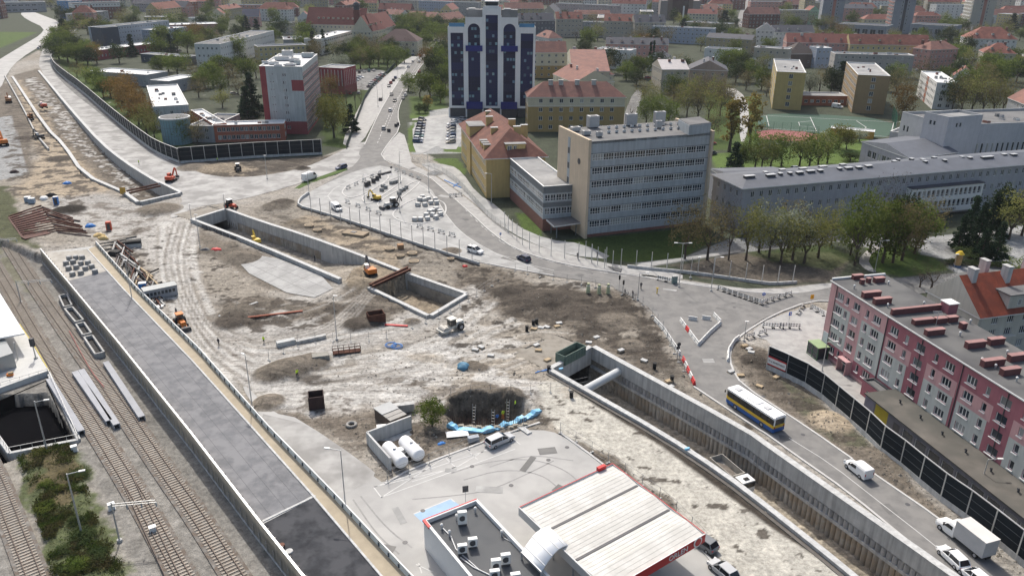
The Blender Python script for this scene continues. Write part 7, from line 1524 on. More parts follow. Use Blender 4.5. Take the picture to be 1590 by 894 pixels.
def ac(px,py,big=1.0,par=None):
 g_=G(px,py,ZS-.5);u=MB().m(WHITE);u.box((g_.x,g_.y,ZS-.5+.35+.55*big),(1.1,.5,1.1*big),rzs2+1.2);u.m(DMET);u.tube((g_.x-.26*math.sin(-rzs2-1.2+math.pi),g_.y,ZS-.5+.35+.55*big),(g_.x+.3*math.sin(rzs2+1.2),g_.y-.3*math.cos(rzs2+1.2),ZS-.5+.35+.55*big),.38,.38,12);u.box((g_.x,g_.y,ZS-.5+.17),(1.0,.45,.34),rzs2+1.2);u.part('air_conditioner',shr)
for px,py,b in((718,815,1.6),(718,860,1),(734,850,1),(785,877,1.2),(770,888,1.4),(768,900,1),(800,905,1)):ac(px,py,b)
for px,py in((738,796),(709,807),(686,822),(698,832),(779,832)):g_=G(px,py,ZS-.5);u=MB().m(METAL);u.tube((g_.x,g_.y,ZS-.5),(g_.x,g_.y,ZS+.2),.13,.13,8);u.m(WHITE);u.ball((g_.x,g_.y,ZS+.25),.2,8,4);u.part('vent_pipe',shr)
u=MB().m(METAL);u.path([G(688,820,ZS-.4),G(700,832,ZS-.4),G(708,852,ZS-.4),G(728,870,ZS-.4),G(745,885,ZS-.4)],.09);u.path([G(715,865,ZS-.4),G(735,880,ZS-.4),G(760,892,ZS-.4)],.1);u.path([G(783,835,ZS-.4),G(812,850,ZS-.4)],.05);u.part('roof_duct',shr)
# barrel canopy between shop and pumps
va,vb,vc=G(810,856,4.9),G(861,818,4.9),G(892,846,4.9);ex_=vb-va;ey_=vc-vb;t=root('barrel_canopy',(*((va+vc)/2).xy,0),'curved bright white barrel canopy linking the shop and the pumps','canopy',world=True)
mb=MB().m(M('white_sheet',(.80,.81,.81),.35,.03,1));N_=14;vs=[]
def vp(f,s_,dz=0):p=va+ex_*f+ey_*s_;return(p.x,p.y,4.9+1.3*math.sin(math.pi*f)+dz)
for k in range(N_+1):vs+= [vp(k/N_,0),vp(k/N_,1),vp(k/N_,0,-.12),vp(k/N_,1,-.12)]
fs=[]
for k in range(N_):b0=4*k;fs+= [(b0,b0+1,b0+5,b0+4),(b0+3,b0+2,b0+6,b0+7),(b0+1,b0+3,b0+7,b0+5),(b0+2,b0,b0+4,b0+6)]
mb.add(vs,fs,True);mb.part('vault',t)
for k in range(5):
 f0=(k+.5)/5;u=MB().m(METAL);u.beam(vp(f0,0,.03),vp(f0,1,.03),.06,.05);u.part('seam',t)
u=MB().m(METAL);u.beam(vp(0,0,-.1),vp(0,1,-.1),.2,.25);u.beam(vp(1,0,-.1),vp(1,1,-.1),.2,.25)
for f in(0,1):
 for s_ in(0,1):p=vp(f,s_);u.tube((p[0],p[1],0),(p[0],p[1],4.8),.12,.12,8)
u.part('frame',t)
# gas tanks in walled yard
t=root('tank_yard_wall',(*G(590,700).xy,0),'pale concrete wall enclosing the two white gas tanks','wall',world=True)
wa,wb,wc=G(571,690),G(639,664),G(607,731);u=MB().m(CONCL);u.beam((wa.x,wa.y,1.1),(wb.x,wb.y,1.1),.3,2.3);u.beam((wa.x,wa.y,1.1),(wc.x,wc.y,1.1),.3,2.3);u.part('wall',t);sheet('tank_yard_base',[(574,690),(640,666),(660,690),(610,730)],.03,CONCR)
for lab,a,b in(('left one of the two white gas tanks',(602,694),(624,717)),('right one of the two white gas tanks',(628,685),(650,706))):
 a_,b_=G(*a,1.2),G(*b,1.2);t=root('gas_tank',(*((a_+b_)/2).xy,0),lab,'gas tank',world=True);u=MB().m(M('tank_white',(.80,.80,.79),.35,.03));u.tube(a_,b_,1.0,1.0,20);d=(b_-a_).normalized()
 for e_,s_ in((a_,-1),(b_,1)):
  for k in range(4):r0,r1=math.cos(k*math.pi/8),math.cos((k+1)*math.pi/8);u.tube(e_+d*s_*.5*math.sin(k*math.pi/8),e_+d*s_*.5*math.sin((k+1)*math.pi/8),r0*1.0 if s_>0 else r0,r1+.001,20,False)
 u.part('vessel',t);u=MB().m(METAL);m_=(a_+b_)/2;u.tube((m_.x,m_.y,2.1),(m_.x,m_.y,2.45),.25,.25,10);u.part('valve_dome',t)
 for f in(.2,.8):p=a_.lerp(b_,f);u=MB().m(METAL);u.box((p.x,p.y,.35),(.3,1.4,.7),math.atan2(d.y,d.x));u.part('saddle',t)
p=G(620,703,.5);t=root('pipe_manifold',(p.x,p.y,0),'small white pump cabinet with pipes between the gas tanks','pump cabinet',world=True);u=MB().m(WHITE);u.box((p.x,p.y,.6),(1.2,1,1.2),.5);u.part('cabinet',t);u=MB().m(METAL);q=[G(626,712,.8),G(640,707,.8),G(652,700,.8)];u.path(q,.06);q=[G(622,705,1),G(636,700,1)];u.path(q,.06);u.part('pipes',t)
# ------------------------------------------------------------------ vehicles
def paintm(name,c):return M('paint_'+name,c,.3,.03,1,spec=.5)
CP={'white':paintm('white',(.75,.75,.74)),'silver':paintm('silver',(.42,.43,.44)),'grey':paintm('grey',(.16,.17,.18)),'black':paintm('black',(.02,.021,.024)),'blue':paintm('blue',(.03,.06,.14)),'red':paintm('red',(.30,.02,.02)),'teal':paintm('teal',(.05,.16,.16)),'beige':paintm('beige',(.36,.33,.27)),'dark blue':paintm('dark_blue',(.02,.03,.07))}
CGL=M('car_glass',(.015,.018,.022),.08,.05,1,spec=.6);LAMP=M('lamp_clear',(.6,.6,.58),.2,.03);TAIL=M('lamp_red',(.35,.02,.02),.3,.03);RIM=M('rim',(.35,.35,.36),.35,.05)
def loft(mb,secs,close=True):
 "secs: (x, [(y,z)...]) half profile mirrored; outlines joined along x"
 rings=[]
 for x,pr in secs:
  ring=[(x,y,z) for y,z in pr]+[(x,-y,z) for y,z in reversed(pr)];rings.append(ring)
 n=len(rings[0]);vs=[p for r in rings for p in r];fs=[]
 for i in range(len(rings)-1):
  for j in range(n):k=(j+1) %n;fs.append((i*n+j,i*n+k,(i+1)*n+k,(i+1)*n+j))
 fs+= [tuple(range(n-1,-1,-1)),tuple(range((len(rings)-1)*n,len(rings)*n))]
 mb.add(vs,fs,False)
def wheels(root_,xs,tw,r=.32,name='wheel'):
 for x in xs:
  for s in(-1,1):
   u=MB().m(BLACK);u.tube((x,s*(tw-.2),r),(x,s*tw,r),r,r,14);w_=u.part(name,root_);u=MB().m(RIM);u.tube((x,s*(tw-.02),r),(x,s*(tw+.015),r),r*.6,r*.55,10);u.part('rim',w_)
def car(color,style='hatch',L_=4.2,W_=1.76,H_=1.48):
 t=bpy.data.objects.new('car',None);COL.objects.link(t);hw=W_/2;h=L_/2;m=CP[color]
 def pr(w0,z0,w1,z1):return[(w0*.92,z0),(w0,z0+.18),(w1,z1-.08),(w1*.93,z1)]
 bz=H_*.60;u=MB().m(m)
 loft(u,[(-h,pr(hw*.86,.30,hw*.84,bz*.92)),(-h+.15,pr(hw*.98,.24,hw*.95,bz)),(-h*.3,pr(hw,.22,hw*.98,bz+.02)),(h*.32,pr(hw,.22,hw*.97,bz-.02)),(h-.55,pr(hw*.97,.24,hw*.90,bz*.86)),(h-.1,pr(hw*.88,.26,hw*.78,bz*.76)),(h,pr(hw*.80,.34,hw*.70,bz*.62))])
 u.part('body',t)
 rear={'hatch':(-h+.12,-h+.55),'estate':(-h+.10,-h+.32),'sedan':(-h+.75,-h+1.25),'suv':(-h+.10,-h+.35)}[style]
 xs=[rear[0],rear[1],h*.10,h*.52];zt=[bz-.03,H_-.04,H_,bz-.05];wt=[hw*.88,hw*.72,hw*.72,hw*.86]
 u=MB().m(CGL);loft(u,[(xs[i],[(hw*.9,bz-.06),(wt[i]+(.0),max(zt[i]-.03,bz-.03)),(wt[i]*.94,max(zt[i],bz-.02))]) for i in range(4)]);u.part('window_band',t)
 u=MB().m(m);loft(u,[(rear[1]-.04,[(hw*.74,H_-.06),(hw*.70,H_+.005)]),(0,[(hw*.76,H_-.03),(hw*.70,H_+.035)]),(h*.10+.02,[(hw*.74,H_-.05),(hw*.69,H_+.01)])])
 for s in(-1,1):u.beam((h*.12,s*hw*.72,H_-.03),(h*.50,s*hw*.87,bz-.02),.06,.05);u.beam((rear[1],s*hw*.72,H_-.04),(rear[0]+.02,s*hw*.88,bz-.02),.10,.06);u.beam((-.1,s*hw*.74,H_-.02),(-.1,s*hw*.92,bz),.07,.04)
 u.part('roof',t);wheels(t,(-h*.62,h*.63),hw,.31 if style!='suv' else .35)
 for s in(-1,1):
  u=MB().m(LAMP);u.box((h-.10,s*hw*.66,bz*.68),(.22,.34,.14),-s*.35);u.part('headlight',t);u=MB().m(TAIL);u.box((-h+.04,s*hw*.74,bz*.82),(.12,.24,.18));u.part('tail_light',t);u=MB().m(m);u.box((h*.40,s*(hw+.08),bz+.02),(.12,.18,.12));u.part('mirror',t)
 return t
def van(color='white',L_=5.6,W_=2.0,H_=2.35,nose=1.2,windows=False,box=None):
 t=bpy.data.objects.new('van',None);COL.objects.link(t);hw=W_/2;h=L_/2;m=CP[color];u=MB().m(m);cab=h-nose
 def pr(w0,z0,z1):return[(w0*.94,z0),(w0,z0+.25),(w0*.98,z1-.25),(w0*.84,z1)]
 if not box:loft(u,[(-h,pr(hw*.95,.35,H_-.06)),(-h+.1,pr(hw,.3,H_)),(cab-.85,pr(hw,.3,H_)),(cab-.35,pr(hw*.98,.3,H_*.93)),(cab+.35,pr(hw*.96,.3,H_*.56)),(h-.12,pr(hw*.9,.32,H_*.44)),(h,pr(hw*.8,.4,H_*.34))])
 else:loft(u,[(cab-1.5,pr(hw,.35,2.1)),(cab-.6,pr(hw,.3,2.15)),(cab-.25,pr(hw*.98,.3,2.0)),(cab+.35,pr(hw*.96,.3,1.3)),(h-.12,pr(hw*.9,.32,1.05)),(h,pr(hw*.8,.4,.8))])
 u.part('body',t);u=MB().m(CGL);zt=H_*.9 if not box else 1.95;zb=H_*.58 if not box else 1.34
 u.add([(cab-.28,-hw*.84,zt),(cab-.28,hw*.84,zt),(cab+.42,hw*.88,zb),(cab+.42,-hw*.88,zb),(cab-.34,-hw*.8,zt-.06),(cab-.34,hw*.8,zt-.06),(cab+.3,hw*.84,zb-.06),(cab+.3,-hw*.84,zb-.06)],[(0,3,2,1),(4,5,6,7),(0,4,7,3),(1,2,6,5),(0,1,5,4),(3,7,6,2)],False);u.part('windscreen',t)
 for s in(-1,1):
  u=MB().m(CGL);u.add([(cab-1.2,s*(hw+.012),zb-.02),(cab+.1,s*(hw+.012),zb-.08),(cab-.4,s*(hw*.985+.012),zt-.12),(cab-1.2,s*(hw*.985+.012),zt-.1)],[(0,1,2,3)[::s]],False);u.part('side_window',t)
  u=MB().m(LAMP);u.box((h-.12,s*hw*.7,.85),(.2,.3,.22));u.part('headlight',t);u=MB().m(TAIL);u.box((-h-.01,s*hw*.86,1.1),(.06,.14,.4));u.part('tail_light',t);u=MB().m(BLACK);u.box((cab,s*(hw+.14),zb+.1),(.12,.2,.3));u.part('mirror',t)
 if box:
  bl_,bw,bh=box;u=MB().m(M('box_body',(.42,.42,.42),.6,.08,1));x1=cab-1.55;u.box((x1-bl_/2,0,.85+bh/2),(bl_,bw,bh));u.part('cargo_box',t);u=MB().m(M('box_roof',(.58,.565,.54),.6,.06,1));u.box((x1-bl_/2,0,.87+bh),(bl_+.06,bw+.06,.08));u.part('box_roof',t);u=MB().m(BLACK);u.box((x1-bl_/2,0,.65),(bl_,.9,.3));u.part('chassis',t);wheels(t,(x1-bl_*.75,h-.95),hw-.02,.38)
 else:
  wheels(t,(-h*.6,h*.62),hw,.34)
  u=MB().m(M('van_panel',(.62,.62,.61),.4,.03));u.box((-h*.35,0,H_+.01),(L_*.45,W_*.62,.03));u.part('roof_panel',t)
 return t
def place(t,px,py,heading_to,label=None,cat=None,z=0.0,group=None,name=None,anchor=None):
 "heading_to: pixel the nose points towards"
 g_=G(px,py,z);a=G(*heading_to,z)-g_;t.location=(g_.x,g_.y,z);t.rotation_euler.z=math.atan2(a.y,a.x)
 if name:t.name=name
 if cat:t['category']=cat
 if label:t['label']=label
 if group:t['group']=group
 return t
place(car('silver','estate',4.8,1.85,1.5),776,687,(792,680),'silver estate car parked at the edge of the petrol station yard','car',.05,name='parked_car')
place(car('grey','hatch',4.1),1090,846,(1078,838),'dark grey car half under the petrol canopy edge','car',.04,name='parked_car')
place(car('silver','hatch',4.1),1122,890,(1108,878),'silver car at the bottom edge below the petrol canopy','car',.04,name='parked_car')
place(van('white',4.3,1.75,1.85,1.35),1331,733,(1312,718),'small white panel van driving on the right road','van',.05,name='panel_van')
place(van('white',6.6,2.0,2.2,1.5,box=(4.4,2.25,2.3)),1490,838,(1450,806),'white van with large grey box body on the right road','box van',.05,name='box_van')
place(car('white','hatch',4.2),1478,870,(1460,853),'white car on the right road near the bottom right corner','car',.05,name='driving_car')
place(car('white','hatch',4.2),1512,900,(1495,886),'second white car cut by the bottom edge at lower right','car',.05,name='driving_car')
place(van('white',4.9,1.9,1.95,1.2),523,326,(532,332),'white van driving below the paving square','van',.06,name='panel_van')
place(van('white',6.4,2.05,2.6,1.2),481,279,(498,272),'tall white delivery van beside the green strip','van',.05,name='delivery_van')
place(car('blue','estate',4.6),530,262,(515,266),'dark blue estate car on the road left of the roundabout','car',.05,name='driving_car')
place(car('white','suv',4.5,1.85,1.65),738,392,(752,396),'white car on the roundabout exit near the posts','car',.05,name='driving_car')
place(car('dark blue','hatch',4.2),813,404,(800,398),'dark car driving past the office posts','car',.05,name='driving_car')
place(van('white',5.4,1.95,2.3),1300,168,(1315,170),'white van parked between the two brick slab blocks','van',name='delivery_van')
# bus
t=bpy.data.objects.new('city_bus',None);COL.objects.link(t);hb,wb_,Hb=5.35,1.25,2.9
YB,BB=M('bus_yellow',(.62,.40,.03),.35,.03),M('bus_blue',(.02,.09,.30),.35,.03)
def bsec(z0,z1,ins=0,mt=None,nm='body',x0=-1,x1=1):
 u=MB().m(mt);w_=wb_-ins
 loft(u,[(-hb+ins,[(w_*.94,z0),(w_*.94,z1)]),(-hb+.25,[(w_,z0),(w_,z1)]),(hb-.35,[(w_,z0),(w_,z1)]),(hb-ins,[(w_*.86,z0),(w_*.86,z1)])]);return u.part(nm,t)
bsec(.28,.98,0,BB,'lower_body');bsec(.98,1.5,.005,YB,'yellow_band');bsec(1.5,2.55,.03,CGL,'window_band');bsec(2.55,2.85,0.01,CP['white'],'roof_edge')
u=MB().m(CP['white']);loft(u,[(-hb+.1,[(wb_*.9,2.851),(wb_*.75,Hb+.05)]),(hb-.3,[(wb_*.9,2.851),(wb_*.75,Hb+.05)])]);u.part('roof',t)
for x_ in(-2.6,0.2,3.9):u=MB().m(METAL if x_!=.2 else CP['white']);u.box((x_,0,Hb+.1),(.9 if x_!=.2 else 2.6,.9 if x_!=.2 else 1.5,.12));u.part('roof_hatch',t)
for k in range(6):
 for s in(-1,1):u=MB().m(BLACK);u.box((-4.0+k*1.55,s*(wb_-.02),2.02),(.07,.04,1.0));u.part('window_pillar',t)
u=MB().m(CP['white']);
for s in(-1,1):u.box((-hb+.03,s*wb_*.86,2.0),(.1,.2,1.1))
u.part('rear_corner',t)
wheels(t,(-2.9,3.0),wb_+.01,.46)
for s in(-1,1):u=MB().m(TAIL);u.box((-hb,s*1.0,1.1),(.08,.22,.3));u.part('tail_light',t);u=MB().m(LAMP);u.box((hb-.03,s*.85,.8),(.1,.35,.2));u.part('headlight',t);u=MB().m(BLACK);u.box((hb+.12,s*(wb_+.1),2.2),(.15,.15,.4));u.part('mirror',t)
place(t,1170,646,(1128,618),'white, yellow and blue city bus on the right road','bus',.05)
# shared small cars
protos={}
for i,(c,st) in enumerate((('white','hatch'),('silver','hatch'),('silver','estate'),('grey','sedan'),('black','hatch'),('blue','estate'),('red','hatch'),('dark blue','suv'),('white','suv'),('beige','hatch'),('teal','hatch'))):protos[(c,st)]=car(c,st)
PK_=list(protos);used=set();crg=random.Random(9)
def pcar(px,py,to,anchor,key=None,z=.05,moving=False,group=None):
 key=key or crg.choice(PK_);g_=G(px,py,z);a=G(*to,z)-g_;rz=math.atan2(a.y,a.x)
 if key in used:o=dup(protos[key],(g_.x,g_.y,z),rz)
 else:o=protos[key];kids(o);used.add(key);o.location=(g_.x,g_.y,z);o.rotation_euler.z=rz
 o.name='driving_car' if moving else 'parked_car';o['category']='car';ordinal(o,f'{key[0]} {"driving" if moving else "parked"} car',anchor,group or 'cars '+anchor);return o
for k in list(protos):kids(protos[k])
for i in range(9):pcar(656-i*.9,187+i*4.3,(666-i*.9,189+i*4.1),'in the left hotel parking row')
for i in range(7):pcar(701-i*.2,194+i*4.7,(690,195+i*4.7),'in the right hotel parking row')
for i in range(8):pcar(595-i*2.9,117+i*2.7,(606-i*2.9,118+i*2.7),'in the fenced clinic parking row')
for i in range(6):pcar(560-i*3.6,121+i*2.2,(568-i*3.6,121.5+i*2.2),'in the middle clinic parking row')
for i in range(6):pcar(543+i*.0+i*7.5,115-i*.9,(543+i*7.5,110),'in the back clinic parking row')
for(px,py) in((544,146),(557,146)):pcar(px,py,(px,py-8),'before the clinic car park')
for(px,py,to,k) in((596,201,(600,190),('silver','suv') if 0 else('silver','estate')),(606,173,(609,164),('white','hatch')),(613,158,(610,165),('black','hatch')),(608,148,(611,140),('grey','sedan')),(641,97,(645,90),('white','suv')),(651,97,(654,90),('white','hatch')),(653,88,(646,86),('red','hatch')),(641,87,(646,84),('blue','estate')),(659,83,(662,78),('silver','hatch'))):pcar(px,py,to,'on the avenue',k,moving=True)
for(px,py,to) in((591,156,(596,148)),(604,135,(607,129)),(607,130,(610,124)),(611,126,(614,120)),(614,122,(617,116)),(630,149,(633,141)),(626,154,(629,146)),(646,120,(649,113)),(651,113,(654,106)),(634,105,(638,99))):pcar(px,py,to,'along the avenue')
place(van('white',5.6),677,76,(682,70),'white van far up the avenue','van',name='delivery_van')
for(px,py,to) in((1104,224,(1115,224)),(1106,240,(1116,238)),(1218,268,(1228,268)),(1236,264,(1246,263)),(974,182,(978,176)),(1006,122,(1016,122)),(1260,150,(1270,150)),(1250,146,(1258,146)),(1195,96,(1203,95)),(1202,104,(1210,103)),(363,147,(372,146)),(380,150,(388,149)),(278,80,(285,79)),(272,78,(279,76)),(1426,104,(1430,96)),(1423,110,(1428,102)),(720,187,(728,188)),(706,190,(714,188)),(60,76,(68,70))):
 pcar(px,py,to,'among the background buildings')
for i in range(9):pcar(1149+i*1.9,40-i*4.2,(1150+i*1.9,34-i*4.2),'on the far church street',moving=True)
for i in range(9):pcar(676+i*2.4,64-i*1.9+(i%2),(684+i*2.4,60-i*2),'by the far park trees')
for i in range(6):pcar(112+i*5,27-i*.3,(112+i*5,22),'before the dark brick school')
# ---- construction machines
def excavator(label,px,py,to,color,boomto=1.0,s=1.0,wheeled=False,z=0.0,boomcol=None,cabc=None,low=.0):
 t=bpy.data.objects.new('excavator',None);COL.objects.link(t);u=MB().m(BLACK)
 if wheeled:wheels(t,(-1.1,1.1),1.2,.5,'wheel');u.box((0,0,.8),(3.0,1.3,.4));u.part('undercarriage',t)
 else:
  for sd_ in(-1,1):
   q=MB().m(BLACK);q.box((0,sd_*1.0,.42),(3.2,.5,.6));q.tube((-1.6,sd_*.75,.42),(-1.6,sd_*1.25,.42),.4,.4,10);q.tube((1.6,sd_*.75,.42),(1.6,sd_*1.25,.42),.4,.4,10);q.part('crawler_track',t)
  u.box((0,0,.6),(1.6,1.6,.4));u.part('undercarriage',t)
 u=MB().m(color);u.box((-.5,0,1.45),(2.9,2.3,.8));u.box((-1.5,0,1.6),(1.1,2.3,1.1),0,.92);u.part('upper_body',t)
 u=MB().m(cabc or color);u.box((.45,.65,2.75),(1.4,.95,.12));u.box((-.2,.65,2.25),(.12,.95,.9));u.part('cab_roof',t);u=MB().m(CGL);u.box((.45,.65,2.2),(1.3,.88,.95));u.part('cab_glass',t)
 bc=boomcol or color;b0,b1,b2,b3=(.7,-.2,1.7),(2.9,-.2,4.0-low),(5.0*boomto,-.2,3.3-low),(5.6*boomto,-.2,1.1)
 u=MB().m(bc);u.beam(b0,b1,.4,.5);u.beam(b1,b2,.36,.42);u.part('boom',t);u=MB().m(bc);u.beam(b2,b3,.28,.34);u.part('dipper_arm',t)
 u=MB().m(STEEL);u.tube((1.2,-.2,1.6),(2.8,-.2,3.3-low),.07,.07,6);u.tube((3.4,-.2,4.3-low),(5.1*boomto,-.2,3.1-low),.06,.06,6);u.part('hydraulic_ram',t)
 u=MB().m(DMET);u.prism([(5.2*boomto,-.75),(6.2*boomto,-.75),(6.2*boomto,.35),(5.2*boomto,.35)],.35,1.15);u.part('bucket',t)
 place(t,px,py,to,label,'excavator',z);t.scale=(s,s,s);return t
excavator('red excavator with raised arm beside the left portal box',266,282,(285,272),M('machine_red',(.48,.07,.03),.5,.1),.72,.95)
excavator('orange and white excavator with dark raised boom on the soil ramp',575,427,(560,412),ORANGE,.62,.95,boomcol=DMET,cabc=WHITE)
excavator('small yellow excavator working among the paving kerbs of the square',584,311,(573,309),YELLOW,.75,.72,z=.06)
excavator('yellow excavator inside the middle road cutting',398,379,(390,372),YELLOW,.6,.8,z=-2.6)
excavator('red excavator with long low arm at the upper left soil',68,168,(45,160),M('machine_red'),.9,1.0,low=1.5,cabc=WHITE)
excavator('brown excavator digging in the ochre soil at left',48,186,(55,200),M('machine_rust',(.26,.12,.05),.6),.8,1.0)
excavator('small dark excavator near the lower left soil strip',62,216,(50,214),DMET,.8,.9,cabc=WHITE)
excavator('orange excavator at the left edge by the concrete lane',6,226,(-6,215),ORANGE,.8,1.2)
excavator('rust coloured excavator near the start of the left cutting',14,160,(6,150),M('machine_rust'),.8,1.1)
# backhoe / tractor / roller / loader
def tractor(label,px,py,to,col,name='tractor',cabc=None,bucket=False,z=0.0,s=1.0):
 t=bpy.data.objects.new(name,None);COL.objects.link(t);u=MB().m(col);u.box((1.1,0,1.15),(1.9,.95,.75),0,.9);u.box((-.4,0,.95),(1.6,1.1,.6));u.part('bonnet',t)
 u=MB().m(CGL);u.box((-.5,0,1.95),(1.3,1.3,1.1),0,.9);u.part('cab_glass',t);u=MB().m(cabc or WHITE);u.box((-.5,0,2.57),(1.5,1.4,.14));u.part('cab_roof',t)
 for s_ in(-1,1):
  q=MB().m(BLACK);q.tube((-.9,s_*.62,.8),(-.9,s_*1.1,.8),.8,.8,16);w_=q.part('rear_wheel',t);q=MB().m(col);q.tube((-.9,s_*1.09,.8),(-.9,s_*1.13,.8),.4,.4,10);q.part('hub',w_)
  q=MB().m(BLACK);q.tube((1.5,s_*.6,.5),(1.5,s_*.95,.5),.5,.5,14);q.part('front_wheel',t)
 if bucket:
  u=MB().m(col);u.beam((1.2,.4,1.2),(2.7,.4,.6),.14,.2);u.beam((1.2,-.4,1.2),(2.7,-.4,.6),.14,.2);u.part('loader_arm',t);u=MB().m(DMET);u.box((3.0,0,.5),(.7,2.1,.7),0,.8);u.part('bucket',t)
  u=MB().m(DMET);u.beam((-1.5,0,1.0),(-2.6,0,2.9),.25,.3);u.beam((-2.6,0,2.9),(-3.3,0,1.2),.22,.26);u.part('rear_boom',t)
 place(t,px,py,to,label,name.replace('_',' '),z);t.scale=(s,s,s);return t
tractor('red tractor with white cab roof on the junction above the middle cutting',359,324,(366,326),M('machine_red'),s=1.05)
tractor('white and black backhoe loader on the paving square',608,322,(590,326),M('backhoe_white',(.5,.5,.48),.5),'backhoe_loader',bucket=True,z=.06,s=1.1)
tractor('white roofed tractor in front of the straight noise barrier',370,266,(372,272),DMET,s=1.0)
tractor('orange wheel loader beside the ramp railing',282,506,(288,513),ORANGE,'wheel_loader',cabc=ORANGE,bucket=True,s=1.0)
t=bpy.data.objects.new('road_roller',None);COL.objects.link(t);RW=M('roller_white',(.62,.60,.54),.5,.06)
u=MB().m(M('drum_steel',(.42,.40,.36),.5,.1));u.tube((2.0,-.95,.75),(2.0,.95,.75),.75,.75,20);u.part('drum',t);u=MB().m(RW);u.beam((2.95,-1.1,.75),(2.95,1.1,.75),.2,.35);
for s_ in(-1,1):u.beam((.9,s_*1.08,.85),(3.0,s_*1.08,.75),.16,.35)
u.beam((1.0,-1.1,.85),(1.0,1.1,.85),.25,.4);u.part('drum_frame',t)
u=MB().m(RW);u.box((-1.5,0,1.35),(2.0,1.4,.95),0,.85);u.box((-.2,0,.9),(1.8,1.0,.5));u.part('engine_body',t);u=MB().m(CGL);u.box((.05,0,1.95),(1.3,1.4,1.3),0,.92);u.part('cab_glass',t);u=MB().m(RW);u.box((.05,0,2.68),(1.6,1.6,.16));u.part('cab_roof',t)
for s_ in(-1,1):q=MB().m(BLACK);q.tube((-1.5,s_*.7,.75),(-1.5,s_*1.15,.75),.75,.75,16);w_=q.part('wheel',t);q=MB().m(RIM);q.tube((-1.5,s_*1.14,.75),(-1.5,s_*1.18,.75),.4,.4,10);q.part('rim',w_)
place(t,702,513,(684,519),'cream white single drum road roller beside the pit box','road roller')
# dump truck in the long cutting
t=bpy.data.objects.new('dump_truck',None);COL.objects.link(t);u=MB().m(CP['white']);u.box((3.0,0,1.7),(1.9,2.4,2.0),0,.96);u.part('cab',t);u=MB().m(CGL);u.box((3.98,0,2.1),(.1,2.1,.8));u.part('windscreen',t);u=MB().m(BLACK);u.box((3.2,0,2.78),(.6,.8,.08));u.part('roof_hatch',t)
u=MB().m(M('tipper',(.40,.38,.34),.7,.15))
for s_ in(-1,1):u.box((-1.2,s_*1.18,1.75),(5.6,.1,1.3))
u.box((-1.2,0,1.1),(5.6,2.3,.12));u.box((1.6,0,1.85),(.1,2.3,1.5));u.box((-4.0,0,1.7),(.1,2.3,1.2));u.part('tipper_body',t);u=MB().m(DIRTM:=M('truck_load',(.16,.14,.12),.95,.3,2));u.lump((-1.2,0,1.15),2.6,1.1,.5,3);u.part('load',t);u=MB().m(BLACK);u.box((0,0,.75),(7.4,.9,.35));u.part('chassis',t);wheels(t,(-3.0,-1.7,2.9),1.2,.5)
place(t,1134,748,(1150,762),'white cabbed dump truck standing inside the long cutting','truck',-6.4)
# white pickup lorry etc. at upper left
place(van('white',6.0,2.1,2.4),15,158,(20,170),'white lorry cab between the machines at the left edge','van',name='lorry')
place(car('black','estate'),62,74,(70,68),'black car on the pale road at the upper left','car',name='driving_car')
# ---- people
def person(px,py,top,legs,lab,face=0.0,stride=.18,z=0.0,arm=.0):
 g_=G(px,py,z);t=root('person',(g_.x,g_.y,z),lab,'person',rz=face);m2=PM[stride].copy()
 for m_ in(top,legs,M('skin',(.42,.26,.19),.6),M('dark_hair',(.03,.02,.015),.8)):m2.materials.append(m_)
 for p in m2.polygons:c=p.center;p.material_index=(3 if c.z>1.68 or c.x<0 else 2) if c.z>1.54 else 1 if c.z<.98 and abs(c.y) <.2 else 2 if c.z<.98 else 0;p.use_smooth=True
 b_=bpy.data.objects.new('body',m2);COL.objects.link(b_);b_.parent=t;return t
HV=M('high_vis',(.55,.75,.06),.7);DK=M('dark_cloth',(.03,.03,.04),.9);HO_=M('orange_cloth',(.6,.2,.05),.8)
person(462,586,HV,DK,'worker in yellow vest walking on the pale haul road',2.5);person(410,534,HV,DK,'worker in yellow vest beside the long guard slabs',1.0);person(340,537,DK,DK,'person in dark clothes near the ramp railing',1.2)
person(489,406,DK,DK,'person in dark clothes on the soil above the middle cutting',.4);person(970,459,DK,DK,'left one of two cyclists dismounted at the junction',.2,.1);person(982,461,DK,DK,'right one of two cyclists dismounted at the junction',.2,.1);person(995,449,DK,DK,'person in black crossing the road near the lamp post',1.4)
person(927,400,DK,DK,'person walking by the office kerb wall',0);person(800,634,HV,DK,'worker in yellow vest at the right rim of the hole',3);person(781,650,HV,HO_,'worker in yellow green inside the hole by the ladder',2,z=-1.6);person(772,656,M('blue_cloth',(.05,.15,.4),.8),DK,'worker in blue at the front rim of the hole',2);person(216,256,HV,DK,'worker in yellow on the pale upper left road',1);person(338,252,HV,DK,'worker in yellow before the straight noise barrier',1)
person(897,402,DK,DK,'person in dark coat on the path before the office lawn',1)
